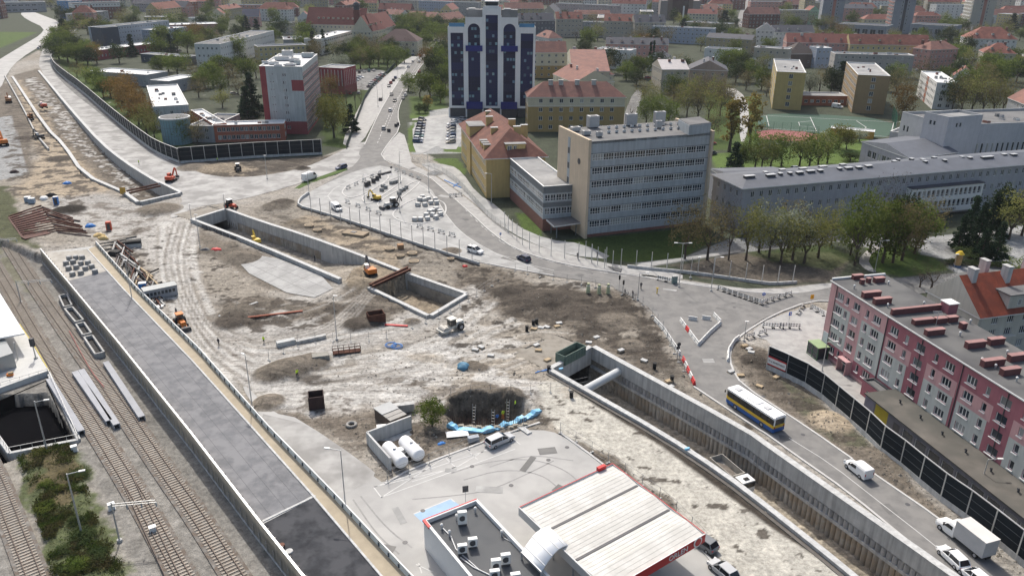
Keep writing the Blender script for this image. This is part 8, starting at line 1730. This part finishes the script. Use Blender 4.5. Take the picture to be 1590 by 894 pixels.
for px,py,lab in((970,459,'left bicycle at the junction'),(982,461,'right bicycle at the junction')):
 g_=G(px+3,py+1);t=root('bicycle',(g_.x,g_.y,0),lab,'bicycle',rz=.3);
 for x_ in(-.5,.5):
  u=MB().m(BLACK)
  for k in range(12):a,b=k*math.pi/6,(k+1)*math.pi/6;u.tube((x_+.33*math.cos(a),0,.34+.33*math.sin(a)),(x_+.33*math.cos(b),0,.34+.33*math.sin(b)),.03,.03,5,False)
  u.part('wheel',t)
 u=MB().m(DMET);u.path([(-.5,0,.34),(0,0,.34),(.35,0,.85),(-.15,0,.85),(0,0,.34)],.03);u.path([(-.5,0,.34),(-.15,0,.85)],.025);u.path([(.5,0,.34),(.35,0,.85),(.33,0,1.0)],.03);u.part('frame',t)
 u=MB().m(BLACK);u.beam((.33,-.25,1.02),(.33,.25,1.02),.04,.04);u.part('handlebar',t);u=MB().m(BLACK);u.box((-.18,0,.92),(.24,.14,.06));u.part('saddle',t)
 # ------------------------------------------------------------------ small things on the site
def T(name,cat,px,py,shapes,rz=0.0,label=None,anchor=None,look=None,group=None,z=0.0):
 g_=G(px,py,z);t=root(name,(g_.x,g_.y,z),label,cat,group,rz)
 for nm,mt,kind,a in shapes:
  u=MB().m(mt)
  if kind=='b':u.box(*a)
  elif kind=='t':u.tube(*a)
  elif kind=='B':u.beam(*a)
  elif kind=='L':
   for q in a:u.beam(*q)
  u.part(nm,t)
 if anchor:ordinal(t,look,anchor,group or f'{look}s {anchor}')
 return t
kg=random.Random(21)
PB=M('paving_bundle',(.47,.47,.46),.85,.15,3);PBD=M('dark_bundle',(.05,.05,.055),.7,.2,2);STR=M('pale_strap',(.62,.62,.6),.6)
def pallet(px,py,m_,anchor,look,s=1.0,h=.9,z=.06):
 T('paving_pallet','pallet',px,py,[('pallet',WOOD,'b',((0,0,.07),(1.2*s,1.0*s,.14))),('stack',m_,'b',((0,0,.15+h/2),(1.15*s,.95*s,h))),('wrap_top',STR if m_ is PB else m_,'b',((0,0,.17+h),(1.0*s,.8*s,.05)))],kg.uniform(-.5,.9),anchor=anchor,look=look,z=z)
for p in((649,320),(660,320),(669,317),(678,317),(652,312),(659,313),(665,311),(676,312),(656,308)):pallet(*p,PB,'in the back cluster on the round island','pale paving stone pallet',1.15)
for p in((662,336),(672,336),(683,331),(664,342),(672,330),(677,327),(644,343),(653,343),(668,331),(677,340),(684,335)):pallet(*p,PB,'in the front cluster on the round island','pale paving stone pallet',1.15)
for p in((569,290),(573,288),(580,284),(586,280),(589,276)):pallet(*p,PBD,'in the row on the paving square','black wrapped pallet',.95,1.3)
for p in((593,297),(595,291),(599,293),(608,286),(612,285),(615,284),(620,302),(623,298),(627,296),(631,293)):pallet(*p,M('grey_bundle',(.22,.23,.23),.85,.15,3),'in the middle of the paving square','grey kerb stone pallet',1.0,.8)
for p in((618,195),(615,197),(604,205)):pallet(*p,PBD,'on the strip right of the avenue','dark pallet',1,1.1)
for i,p in enumerate(((113,428),(126,426),(148,424),(107,419),(119,417),(133,419),(143,416),(103,411),(114,409),(126,411),(137,410),(108,403),(118,402),(128,402))):
 T('cobble_bag','bag',p[0],p[1],[('bag',M('cobble_grey',(.25,.25,.245),.9,.25,4),'t',((0,0,0),(0,0,.85),.68,.62,10)),('cobbles',M('cobble_top',(.38,.38,.37),.9,.3,5),'t',((0,0,.85),(0,0,.93),.56,.5,10))],0,anchor='at the far end of the ramp deck',look='grey bag of cobbles',z=.9)
 # boards, concrete and plastic barriers
BWm={}
def board(px,py,to,anchor,look='striped barrier board'):
 g_=G(px,py);a=G(*to)-g_;rz=math.atan2(a.y,a.x)
 if 'p' not in BWm:
  t=root('barrier_board',(0,0,0),None,'barrier')
  for z_ in(.55,.95):
   u=MB().m(WHITE);u.box((0,0,z_),(2.2,.05,.24))
   u.m(BLACK)
   for k in range(4):u.box((-.8+k*.54,0,z_),(.15,.07,.25))
   u.part('striped_board',t)
  for s in(-.9,.9):u=MB().m(STEEL);u.box((s,0,.55),(.06,.06,1.1));u.part('post',t);u=MB().m(BLACK);u.box((s,0,.06),(.25,.7,.12));u.part('foot',t)
  BWm['p']=t;kids(t);t.location=(g_.x,g_.y,.05);t.rotation_euler.z=rz
 else:t=dup(BWm['p'],(g_.x,g_.y,.05),rz)
 ordinal(t,look,anchor,'striped boards '+anchor)
def row(a,b,n,anchor):
 for i in range(n):f=i/max(1,n-1);x,y=a[0]+(b[0]-a[0])*f,a[1]+(b[1]-a[1])*f;board(x,y,(x+(b[0]-a[0])*.1,y+(b[1]-a[1])*.1),anchor)
row((540,316),(588,333),4,'on the lower side of the paving square');row((652,354),(702,367),4,'below the round paving island');row((703,306),(713,305),2,'on the right kerb of the roundabout');row((541,293),(590,270),5,'on the upper side of the paving square');row((616,266),(650,279),4,'above the paving square')
row((1120,452),(1178,472),8,'across the junction');row((1186,472),(1224,460),5,'at the right arm of the junction');row((1192,509),(1209,510),2,'left at the sandy corner');row((1218,509),(1234,510),2,'right at the sandy corner');row((1165,525),(1184,520),2,'beside the bent kerb');row((1027,436),(1041,439),2,'by the green cabinet');row((1240,486),(1246,478),2,'at the small manhole yard');row((1264,482),(1274,488),2,'right of the small manhole yard')
PLW,PLR=M('barrier_white',(.6,.6,.58),.7,.1,2),REDM
def jersey(px_line,anchor,look,pattern=(0,),step=1.9,h=.8,name='barrier_block'):
 P=wpts(px_line,0,0)
 for i,(p,d) in enumerate(along(P,step,step/2)):
  c=pattern[i%len(pattern)];t=root(name,(p.x,p.y,.04),None,'barrier',None,math.atan2(d.y,d.x));u=MB().m(PLR if c else PLW);u.box((0,0,.2),(step-.1,.5,.4),0,.8);u.part('base',t);u=MB().m(PLR if c else PLW);u.box((0,0,.4+(h-.4)/2),(step-.14,.22,h-.4));u.part('upper',t)
  ordinal(t,('red ' if c else 'white ')+look,anchor,'barrier blocks '+anchor)
jersey([(1056,498),(1084,536)],'on the left side of the traffic triangle','barrier block',(0,0,1,0,0,0,1));jersey([(1085,536),(1102,518),(1119,503)],'on the right side of the traffic triangle','concrete block');jersey([(1119,502),(1108,490)],'at the tip of the traffic triangle','concrete block');jersey([(1068,496),(1084,498)],'at the back left of the triangle','concrete block');jersey([(1089,495),(1104,497)],'at the back right of the triangle','concrete block')
jersey([(1060,558),(1078,597)],'along the lower road edge by the cutting','plastic barrier',(1,0));jersey([(1016,497),(1030,512),(1056,552)],'along the road edge above the cutting','barrier block',(0,),2.6);jersey([(1130,562),(1131,545),(1140,531),(1148,525)],'inside the bent kerb','concrete block',(0,),2.2)
# lamps, poles, signs
def lamp(base,top_py,label,arm=(1.6,0),double=False,nm='street_lamp',r=.1):
 g_=G(*base);h=max(4,HZ(g_,top_py));a=[(arm[0],arm[1],h)]+([(-arm[0],-arm[1],h)] if double else[]);t=mast(label,base,h,0.0,a,nm=nm,cat='street lamp',r=r);return t
for b,tp,lab,kw in(((1054,446),378,'double armed street lamp before the university fence posts',dict(double=True)),((1072,432),400,'street lamp with one arm right of the double lamp',{}),((1358,422),374,'leaning street lamp by the lawn of the university',{}),((763,316),270,'street lamp in front of the yellow school',dict(arm=(-1.6,0))),((1276,577),531,'street lamp behind the noise barrier near the banner',{}),((1518,770),713,'street lamp between noise barrier and shops',{}),((537,792),699,'tall slim lamp mast beside the ramp railing',dict(arm=(-1.8,.3))),((523,528),460,'tall slim mast in the middle of the haul road',dict(arm=(.4,0))),((392,634),552,'tall mast right of the ramp railing in the pale yard',dict(arm=(-.5,.4))),((621,330),256,'slim lamp at the left of the round island',dict(arm=(.8,0))),((566,314),272,'slim lamp left in the paving square',dict(arm=(.8,0))),((666,299),240,'slim lamp on the right kerb of the square',dict(arm=(-.8,0))),((622,284),236,'slim lamp in the middle of the square',dict(arm=(.8,0))),((587,166),128,'left lamp along the avenue pavement',{}),((594,152),131,'second lamp along the avenue pavement',{}),((618,122),105,'far lamp on the avenue',{}),((480,302),268,'dark post left of the square wall',dict(r=.12)),((311,385),334,'dark pole at the left corner of the middle cutting',dict(arm=(.1,0))),((298,345),318,'short pole behind the middle cutting corner',dict(arm=(.1,0))),((350,328),302,'short pole at the back of the middle cutting',dict(arm=(.1,0))),((415,278),242,'dark pole before the straight noise barrier',dict(arm=(.1,0))),((1155,530),500,'bare post on the sandy corner',dict(arm=(.1,0))),((990,466),424,'lamp at the left end of the junction',{}),((1104,452),400,'thin lamp at the cabinet',{}),((1384,230),190,'lamp beside the green ball net',{}),((206,468),405,'thin mast among the scrap heap',dict(arm=(.1,0))),((1480,420),396,'small lamp near the advertising column',dict(arm=(.1,0),r=.06))):lamp(b,tp,lab,**kw)
def sign(base,h,mt,lab,shape='c',s=.4,m2=None):
 g_=G(*base);t=root('traffic_sign',(g_.x,g_.y,0),lab,'sign',None,.25);u=MB().m(STEEL);u.tube((0,0,0),(0,0,h),.04,.04,6);u.part('post',t)
 u=MB().m(mt)
 if shape=='c':u.tube((0,-.03,h),(0,-.06,h),s,s,16)
 else:u.box((0,-.05,h),(s*1.6,.04,s*2))
 u.part('plate',t)
 if m2:u=MB().m(m2);u.box((0,-.08,h),(s*.5,.03,s*.9));u.part('symbol',t)
sign((1052,556),2.9,DMET,'upper round sign seen from behind on the lower road');sign((1051,557),2.3,DMET,'lower round sign seen from behind on the lower road');sign((608,270),2.2,DMET,'round sign seen from behind at the top of the square');sign((1184,471),2.2,M('sign_blue',(.02,.12,.5),.5),'round blue sign at the junction boards',m2=WHITE);sign((1224,505),2.6,M('sign_blue'),'rectangular blue sign by the small manhole yard','r',m2=WHITE);sign((1258,478),2.6,M('sign_orange',(.75,.35,.02),.5),'orange temporary sign by the pink block corner','r',.5);sign((777,372),1.6,M('sign_blue'),'blue sign on the fence at the office pavement','r',.3,WHITE);sign((192,304),1.6,M('board_ochre',(.5,.3,.06),.8),'ochre board at the left portal box','r',1.0);sign((723,783),2.6,DMET,'dark price sign at the petrol station yard','r',.5)
for px,py,lab in((967,458,'traffic light with black head at the junction'),(961,450,'second traffic light left of the cyclists')):
 T('traffic_light','traffic light',px,py,[('post',STEEL,'t',((0,0,0),(0,0,3.2),.06,.06,6)),('head',BLACK,'b',((0,0,3.0),(.35,.3,1.0)))],0,lab)
T('cabinet','cabinet',1047,440,[('box',M('cabinet_green',(.16,.22,.21),.7),'b',((0,0,.9),(1.2,.6,1.8))),('roof',STEEL,'b',((0,0,1.84),(1.35,.75,.08)))],.2,'grey green cabinet beside the striped boards before the fence posts')
T('hydrant_post','post',1020,456,[('post',YELLOW,'t',((0,0,0),(0,0,1.3),.14,.12,8)),('cap',YELLOW,'b',((0,0,1.35),(.5,.3,.2)))],0,'short yellow post on the sandy island at the junction')
for i,(x,y) in enumerate(((913,454),(930,456),(944,455))):
 T('gas_bottle_rack','tarpaulin',x,y,[('cover',M('pale_green_sheet',(.42,.44,.27),.8),'t',((0,0,0),(0,0,2.2),.5,.3,8)),('tie',WHITE,'t',((0,0,1.6),(0,0,1.7),.42,.4,8))],0,anchor='on the soil below the main road',look='pale green wrapped upright bundle')
 # advertising column
T('advertising_column','advertising column',1486,414,[('base',M('column_blue',(.05,.12,.25),.7),'t',((0,0,0),(0,0,.5),.85,.85,16)),('drum',M('poster_ochre',(.40,.27,.12),.8,.3,1.5),'t',((0,0,.5),(0,0,3.3),.75,.75,16)),('dome',M('dome_yellow',(.60,.42,.03),.5),'t',((0,0,3.3),(0,0,4.0),1.0,.4,16))],0,'ochre advertising column with yellow dome by the university forecourt')
for i in range(7):T('bollard','bollard',1493+i*5.2,413-i*.5,[('post',DMET,'t',((0,0,0),(0,0,.9),.09,.08,8)),('cap',DMET,'t',((0,0,.9),(0,0,.97),.12,.05,8))],0,anchor='right of the advertising column',look='dark bollard')
# containers
def skip(px,py,to,L_,W_,H_,mt,inner,label):
 g_=G(px,py);a=G(*to)-g_;t=root('skip_container',(g_.x,g_.y,0),label,'container',None,math.atan2(a.y,a.x));u=MB().m(mt)
 for s in(-1,1):u.box((0,s*W_/2,H_/2),(L_,.12,H_));u.box((s*L_/2,0,H_/2),(.12,W_-.14,H_))
 u.part('sides',t);u=MB().m(inner);u.box((0,0,.12),(L_-.14,W_-.14,.2));u.part('floor',t);u=MB().m(mt)
 for k in range(int(L_/.8)+1):
  for s in(-1,1):u.box((-L_/2+.1+k*.8,s*(W_/2+.08),H_/2),(.1,.08,H_*.95))
 u.part('rib',t)
skip(886,556,(905,546),6.0,2.2,1.9,M('skip_green',(.12,.17,.14),.7,.2,1),RUST,'green open skip container at the corner of the long cutting')
skip(584,500,(596,498),3.2,2.2,2.1,RUST,DMET,'rusty open steel container between dark soil heaps');skip(492,630,(500,629),2.4,2.2,2.3,M('dark_rust',(.05,.03,.028),.8,.2),BLACK,'dark rusty open box container on the lower haul road')
T('formwork_stack','formwork',607,655,[('panel_box',M('panel_dark',(.10,.075,.06),.8,.2),'b',((0,0,.95),(4.6,3.0,1.9))),('top_panel',M('panel_top',(.34,.35,.35),.6,.08),'b',((-1.2,0,1.98),(2.6,3.1,.12))),('top_panel',M('panel_top2',(.30,.29,.27),.7,.1),'b',((.75,0,1.94),(1.0,3.05,.08))),('top_panel',M('panel_top2'),'b',((1.85,0,1.94),(.95,3.05,.08)))],-.85,'stack of dark formwork with grey panel tops behind the gas tanks')
T('concrete_segment','concrete block',627,638,[('block',CONCR,'b',((0,0,.7),(3.4,1.0,1.4)))],.25,'grey ribbed concrete block behind the formwork stack');T('small_digger_cab','cabin',593,671,[('body',WHITE,'b',((0,0,.7),(1.5,1.1,.9))),('engine',DMET,'b',((.9,0,.6),(.7,1,.7)))],.2,'small white machine cabin left of the tank wall')
g_=G(546,661);t=root('tyre',(g_.x,g_.y,0),'large pale tyre lying near the formwork','tyre');u=MB().m(M('dusty_tyre',(.27,.26,.24),.9));
for k in range(16):a,b=k*math.pi/8,(k+1)*math.pi/8;u.tube((.7*math.cos(a),.7*math.sin(a),.25),(.7*math.cos(b),.7*math.sin(b),.25),.25,.25,8,False)
u.part('ring',t)
T('grey_box','box',735,684,[('box',M('box_blue_grey',(.30,.33,.37),.6),'b',((0,0,.4),(1.7,.8,.8)))],.35,'blue grey box lying on the grass edge before the silver car');T('white_board','board',710,676,[('board',WHITE,'b',((0,0,.35),(3.4,1.6,.08))),('prop',WOOD,'b',((0,0,.15),(.3,1.2,.3)))],.2,'large white board lying beside the blue foil');T('pale_slab','slab',814,668,[('slab',CONCL,'b',((0,0,.15),(2.6,.9,.2)))],-.9,'pale slabs lying at the end of the blue foil')
# blue foil round the hole
for lab,px in(('light blue foil draped along the near rim of the hole',[(696,661),(712,668),(745,672),(775,665),(800,657),(815,650),(828,645),(840,636)]),):
 P=wpts(px,0,2);u=MB().m(LBLUE);wall_strip(u,P,.9,-.1,lambda s:.45+.25*math.sin(s*2.1)+.15*math.sin(s*5.3),1,-.4);u.obj('blue_foil',P[len(P)//2],lab,'foil')
for i,px in enumerate(range(702,816,7)):
 h=2.4+kg.random()*.8;T('rebar_cage','rebar',px,658+4*math.sin((px-700)/36)+(2 if i%2 else 0),[('bars',RUST,'L',[((dx,0,-.6),(dx+.1,0,h*.5),.05,.05) for dx in(-.3,0,.3)]),('sandbag',M('sandbag',(.36,.33,.27),.9,.2,3),'b',((0,-.4,.15),(.9,.5,.4)))],kg.uniform(-.2,.2),anchor='along the near rim of the hole',look='bar bundle with sandbag')
for x,y in((735,640),(788,632),(765,648)):T('ladder','ladder',x,y,[('ladder',STEEL,'L',[((-.25,0,-2.6),(-.25,.5,1.2),.06,.06),((.25,0,-2.6),(.25,.5,1.2),.06,.06)]+[((-.25,k*.1,-2.4+k*.5),(.25,k*.1,-2.4+k*.5),.04,.04) for k in range(7)])],kg.uniform(-.4,.4),anchor='standing in the hole',look='steel ladder')
# pipes, coils, slabs
for lab,x,y in(('left one of two blue pipe coils',607,536),('right one of two blue pipe coils',616,538)):
 g_=G(x,y);t=root('pipe_coil',(g_.x,g_.y,0),lab,'pipe coil');u=MB().m(BLUEM)
 for r_ in(1.1,.85):
  for k in range(16):a,b=k*math.pi/8,(k+1)*math.pi/8;u.tube((r_*math.cos(a),r_*math.sin(a),.12+.1*(r_<1)),(r_*math.cos(b),r_*math.sin(b),.12+.1*(r_<1)),.07,.07,5,False)
 u.part('coil',t)
def bar(name,lab,a,b,w_,h_,mt,z0=0.0,cat='beam',anchor=None,look=None,group=None):
 a_,b_=G(*a,z0),G(*b,z0);c=(a_+b_)/2;u=MB().m(mt);u.beam((a_.x,a_.y,z0+h_/2+.02),(b_.x,b_.y,z0+h_/2+.02),w_,h_);o=u.obj(name,(c.x,c.y,z0),lab,cat)
 if anchor:ordinal(o,look,anchor,group)
 return o
bar('guard_slab','left long grey guard slab on the haul road',(430,538),(458,532),1.1,.9,M('slab_grey',(.42,.43,.42),.8,.1));bar('guard_slab','right long dark guard slab on the haul road',(460,534),(506,524),.9,.7,CONCR);bar('blue_pipe','upper blue pipe lying at the cutting corner',(831,579),(855,572),.12,.12,BLUEM,cat='pipe');bar('blue_pipe','lower blue pipe lying at the cutting corner',(834,577),(858,575),.12,.12,BLUEM,cat='pipe');bar('red_pipe','rusty red pipe lying in the dark soil field',(385,494),(470,484),.4,.3,M('red_rust',(.30,.10,.06),.8),cat='pipe');bar('red_pipe','bright red pipe near the dark soil field',(381,476),(386,486),.35,.3,REDM,cat='pipe');bar('red_hose','red plastic mesh roll by the rusty container',(598,505),(633,507),.5,.25,REDM,cat='roll');bar('slab_edge','concrete kerb lying in the left soil field',(340,492),(400,470),.5,.25,CONCR);bar('blue_hose','blue foil strip at the fence bend by the school',(690,280),(716,292),.3,.2,BLUEM,cat='foil');bar('blue_hose','second blue foil strip lower at the fence bend',(704,290),(712,285),.35,.2,BLUEM,cat='foil');bar('kerb_stack','long black kerb stack at the top of the paving square',(592,272),(607,268),.7,.6,PBD)
t=root('steel_walkway',(*G(538,548).xy,0),'rusty steel walkway with railing left of the blue coils','walkway',world=True);a_,b_=G(517,551),G(560,546);u=MB().m(RUST);u.beam((a_.x,a_.y,.4),(b_.x,b_.y,.4),1.3,.2);u.part('deck',t);n_=(b_-a_).normalized();n_=Vector((-n_.y,n_.x,0))
for s in(-.6,.6):
 u=MB().m(RUST);p,q=a_+n_*s,b_+n_*s;u.beam((p.x,p.y,1.5),(q.x,q.y,1.5),.07,.07);u.beam((p.x,p.y,1.0),(q.x,q.y,1.0),.05,.05)
 for k in range(6):r_=p.lerp(q,k/5);u.beam((r_.x,r_.y,.4),(r_.x,r_.y,1.5),.07,.07)
 u.part('railing',t)
T('concrete_lump','concrete block',498,560,[('block',M('soil_block',(.26,.25,.22),.9,.2,2),'b',((0,0,.7),(3.4,2.0,1.3),0,.85))],.3,'dusty concrete block beside the rusty walkway')
for i,p in enumerate(((829,512),(840,510),(849,509),(865,508),(868,503),(833,537),(836,545),(850,560),(926,525),(914,533),(964,545),(1000,561),(1038,593),(1041,602),(738,544),(762,553),(747,540),(1163,543),(1156,538),(1166,548),(1150,584),(1179,601),(1135,578),(1205,587),(1290,664))):
 T('slab_pallet','pallet',p[0],p[1],[('pallet',WOOD,'b',((0,0,.08),(1.3,.9,.16))),('slabs',CONCL if kg.random() <.7 else WOOD,'b',((0,0,.28),(1.2,.8,.22)))],kg.uniform(-.8,.8),anchor='on the open soil of the site',look='small pale slab pallet')
for p in((828,505),(833,503),(818,514),(852,577),(887,617),(1016,572),(1043,592)):T('plastic_shaft','pipe',p[0],p[1],[('shaft',BLACK,'t',((0,0,0),(0,0,1.1),.32,.32,10)),('rim',BLACK,'t',((0,0,1.1),(0,0,1.16),.4,.4,10))],0,anchor='standing on the soil',look='short black plastic shaft')
for p,s in(((480,352),1.3),((493,359),1.2),((605,388),1.3),((640,395),1.3),((643,408),1.3),((622,399),1.0),((700,404),.9)):T('manhole_ring','manhole',p[0],p[1],[('ring',M('ring_tan',(.30,.24,.17),.9,.15),'t',((0,0,0),(0,0,.55),s,s,16)),('lid',M('ring_lid',(.22,.18,.13),.9),'t',((0,0,.55),(0,0,.62),s*.7,s*.7,14))],0,anchor='on the ochre soil strip',look='round tan manhole top')
T('square_shaft','manhole',552,364,[('slab',M('ring_tan'),'b',((0,0,.3),(6.5,3.2,.6))),('hatch',DMET,'b',((-.5,0,.65),(1.4,1.2,.12)))],-.35,'square tan concrete shaft cover on the ochre soil');T('clay_box','box',622,386,[('box',M('clay',(.33,.20,.11),.9),'b',((0,0,.6),(1.5,1.5,1.2)))],.3,'orange brown box near the round manhole tops')
# steel beam yard at left
for i in range(12):
 f=i/11;bar('steel_beam',None,(14+f*22,337+f*31),(64+f*26,320+f*40),.35,.34,RUST,anchor='in the left beam yard',look='long rusty steel beam',group='steel beams in the left yard')
bar('steel_beam','broad rusty steel plate at the near side of the beam yard',(36,371),(76,362),2.6,.3,M('rust_plate',(.11,.058,.048),.85,.2,1));u=MB().m(M('rust_plate'));u.prism([G(*p) for p in((12,338),(66,322),(84,352),(34,370))],.02,.1);u.obj('steel_plate',G(48,346),'flat rusty sheet floor under the left steel beams','plate')
for i in range(13):
 f=i/12;bar('steel_beam',None,(66+f*24,322+f*40),(112+f*26+kg.uniform(-4,4),337+f*30+kg.uniform(-3,3)),.32,.3,RUST if i%4 else M('dark_steel',(.05,.03,.03),.8),.1+.2*(i%2),anchor='in the slanted beam heap',look='slanting rusty steel beam',group='steel beams in the slanted heap')
for i in range(72):
 x=kg.uniform(178,240);y=381+(x-150)*1.13-kg.uniform(16,48);dx,dy=kg.choice([(26,26),(30,22),(18,-8),(-6,18),(14,20)]);k=kg.uniform(.6,1.2)
 bar('scrap_bar',None,(x,y),(x+dx*k,y+dy*k),kg.uniform(.15,.4),kg.uniform(.15,.4),kg.choice([RUST,DMET,BLACK,WOOD,M('dark_steel'),CONCR]),kg.uniform(0,.7),anchor='in the heap beside the ramp',look=kg.choice(['dark scrap bar','rusty scrap bar']),group='scrap bars in the heap')
T('black_bin','container',208,383,[('box',BLACK,'b',((0,0,.9),(3.6,1.8,1.6))),('rim',M('slab_grey'),'b',((0,-.95,.5),(3.7,.1,1.0)))],.35,'black open bin with pale front at the head of the scrap heap');T('black_tarpaulin','tarpaulin',180,396,[('sheet',BLACK,'b',((0,0,.6),(3.4,2.4,1.1),.4,.7))],-.6,'black tarpaulin hump at the upper end of the scrap heap')
for i,(a,b) in enumerate((((155,380),(196,373)),((158,384),(200,376)),((160,389),(205,383)),((170,376),(212,368)))):bar('timber_log',None,a,b,.5,.45,M('weathered_log',(.24,.22,.19),.9,.25,2),anchor='above the scrap heap',look='long weathered log',group='weathered logs')
for lab,x,y,mt in(('yellow timber pile left of the log row',153,367,M('fresh_wood',(.55,.40,.18),.8)),('second yellow timber pile beside the first',161,371,M('fresh_wood')),('blue tarpaulin heap by the slanted beams',140,352,BLUEM),('blue sheet on the ochre soil at left',105,286,BLUEM),('white sheet heap near the portable toilets',68,309,WHITE),('black sheet heap near the portable toilets',80,304,BLACK),('blue and red foil rubbish before the tank yard',686,690,BLUEM),('red and blue rubbish heap right of the square wall',722,414,REDM),('red striped board bundle near the middle cutting',336,390,REDM),('dark board bundle near the middle cutting',320,390,DMET),('blue grey pump set on the soil',720,570,M('pump_blue',(.08,.2,.3),.6)),('brown tarpaulin at the upper left soil',22,268,M('dark_steel'))):
 g_=G(x,y);u=MB().m(mt);k_=.5 if 'rubbish' in lab else 1.0;u.lump((0,0,0),1.4*k_,1.0*k_,.9*k_,int(x));u.obj('sheet_heap' if 'timber' not in lab else 'timber_pile',(g_.x,g_.y,0),lab,'heap',local=True)
for lab,x,y,mt in(('blue portable toilet beside the black soil heap',88,317,BLUEM),('red generator box right of the beam yard',170,357,M('machine_red'))):T('portable_toilet' if 'toilet' in lab else 'generator','toilet' if 'toilet' in lab else 'generator',x,y,[('cabin',mt,'b',((0,0,1.1),(1.3,1.2,2.2))),('roof',WHITE if 'toilet' in lab else mt,'b',((0,0,2.27),(1.2,1.1,.12))),('door',DMET,'b',((0,-.62,1.05),(.8,.04,1.8)))],.3,lab)
for x,y in((44,313),(50,315)):T('water_tank','tank',x,y,[('tank',M('tank_bluegrey',(.25,.32,.4),.6),'b',((0,0,.7),(1.6,1.3,1.4))),('lid',WHITE,'b',((0,0,1.45),(1.65,1.35,.1)))],.2,anchor='left of the white sheet heap',look='pale blue water tank')
T('site_cabin','cabin',250,461,[('body',M('cabin_grey',(.30,.31,.33),.6,.1),'b',((0,0,1.3),(6.6,2.4,2.2))),('roof',M('slab_grey'),'b',((0,0,2.46),(6.8,2.6,.12)))]+[('window',GL,'b',((-2.7+k*.75,-1.22,1.5),(.5,.05,.7))) for k in range(8)],.62,'grey site cabin with a row of dark windows beside the ramp')
T('blue_tank','tank',222,447,[('tank',BLUEM,'b',((0,0,.6),(1.6,1.2,1.2))),('top',WHITE,'b',((0,0,1.25),(1.6,1.2,.1)))],.3,'blue tank with white top between scrap and cabin');T('white_dish','basin',249,478,[('rim',WHITE,'t',((0,0,.3),(0,0,.5),.7,.75,14)),('stand',DMET,'t',((0,0,0),(0,0,.3),.3,.3,8))],0,'white round basin below the site cabin')
# loose stones and clods
rg2=np.random.default_rng(3);vs=[];fs=[]
cand=np.where(ROUGH>.3)[0];w_=(1/np.maximum(Y[cand],60)**2)*ROUGH[cand];sel=rg2.choice(cand,11000,p=w_/w_.sum())
for k in sel:
 if HGT[k] < -1:continue
 s=rg2.uniform(.05,.17)*(2.2 if rg2.random() <.03 else 1);c=np.array([X[k]+rg2.uniform(-.3,.3),Y[k]+rg2.uniform(-.3,.3),HGT[k]+s*.1]);i=len(vs);R_=rg2.normal(size=(6,3))*.18+np.array([[1,0,0],[-1,0,0],[0,1,0],[0,-1,0],[0,0,.9],[0,0,-.8]])
 vs+= [tuple(c+r_*s) for r_ in R_];fs+= [(i,i+2,i+4),(i+2,i+1,i+4),(i+1,i+3,i+4),(i+3,i,i+4),(i+2,i,i+5),(i+1,i+2,i+5),(i+3,i+1,i+5),(i,i+3,i+5)]
me=bpy.data.meshes.new('rubble');me.from_pydata(vs,[],fs);me.materials.append(M('rubble',(.30,.275,.23),.95,.35,.7,tint=(.20,.175,.14)));o=bpy.data.objects.new('rubble',me);COL.objects.link(o);tag(o,kind='stuff')
# repair patches and manhole covers in the roads
pg=random.Random(77)
for i,(x,y) in enumerate(((1120,480),(1150,470),(1100,560),(1160,620),(1220,680),(1300,730),(1380,790),(900,427),(1040,450),(790,402),(720,340),(690,305),(640,262),(600,340),(520,310),(610,170),(630,130),(700,730),(820,720),(760,760),(620,800),(870,760),(590,850),(850,700))):
 g_=G(x,y);r_=pg.uniform(0,3.14);L_=pg.uniform(1.5,4);u=MB().m(pg.choice([ASPHD,ASPH,CONCP]) if i%3 else M('patch_dark',(.15,.148,.142),.9,.1));u.box((g_.x,g_.y,.0545),(L_,pg.uniform(.8,2),.003),r_);u.obj('road_patch',kind='structure')
 u=MB().m(DMET);u.tube((g_.x+3,g_.y+1,.045),(g_.x+3,g_.y+1,.0575),.34,.34,12);u.obj('manhole_cover',(g_.x+3,g_.y+1,.05),kind='structure')
u=MB();hm=bpy.data.materials.new('haze');hm.use_nodes=True;t=hm.node_tree;t.nodes.remove(t.nodes['Principled BSDF']);pv=t.nodes.new('ShaderNodeVolumePrincipled')
pv.inputs['Color'].default_value=(.80,.86,.95,1);pv.inputs['Density'].default_value=.00006;pv.inputs['Anisotropy'].default_value=.2;t.links.new(pv.outputs[0],t.nodes['Material Output'].inputs['Volume'])
u.m(hm);u.box((0,5700,37),(18400,12900,92));u.obj('haze',(0,0,0),kind='stuff')
finish_ordinals()
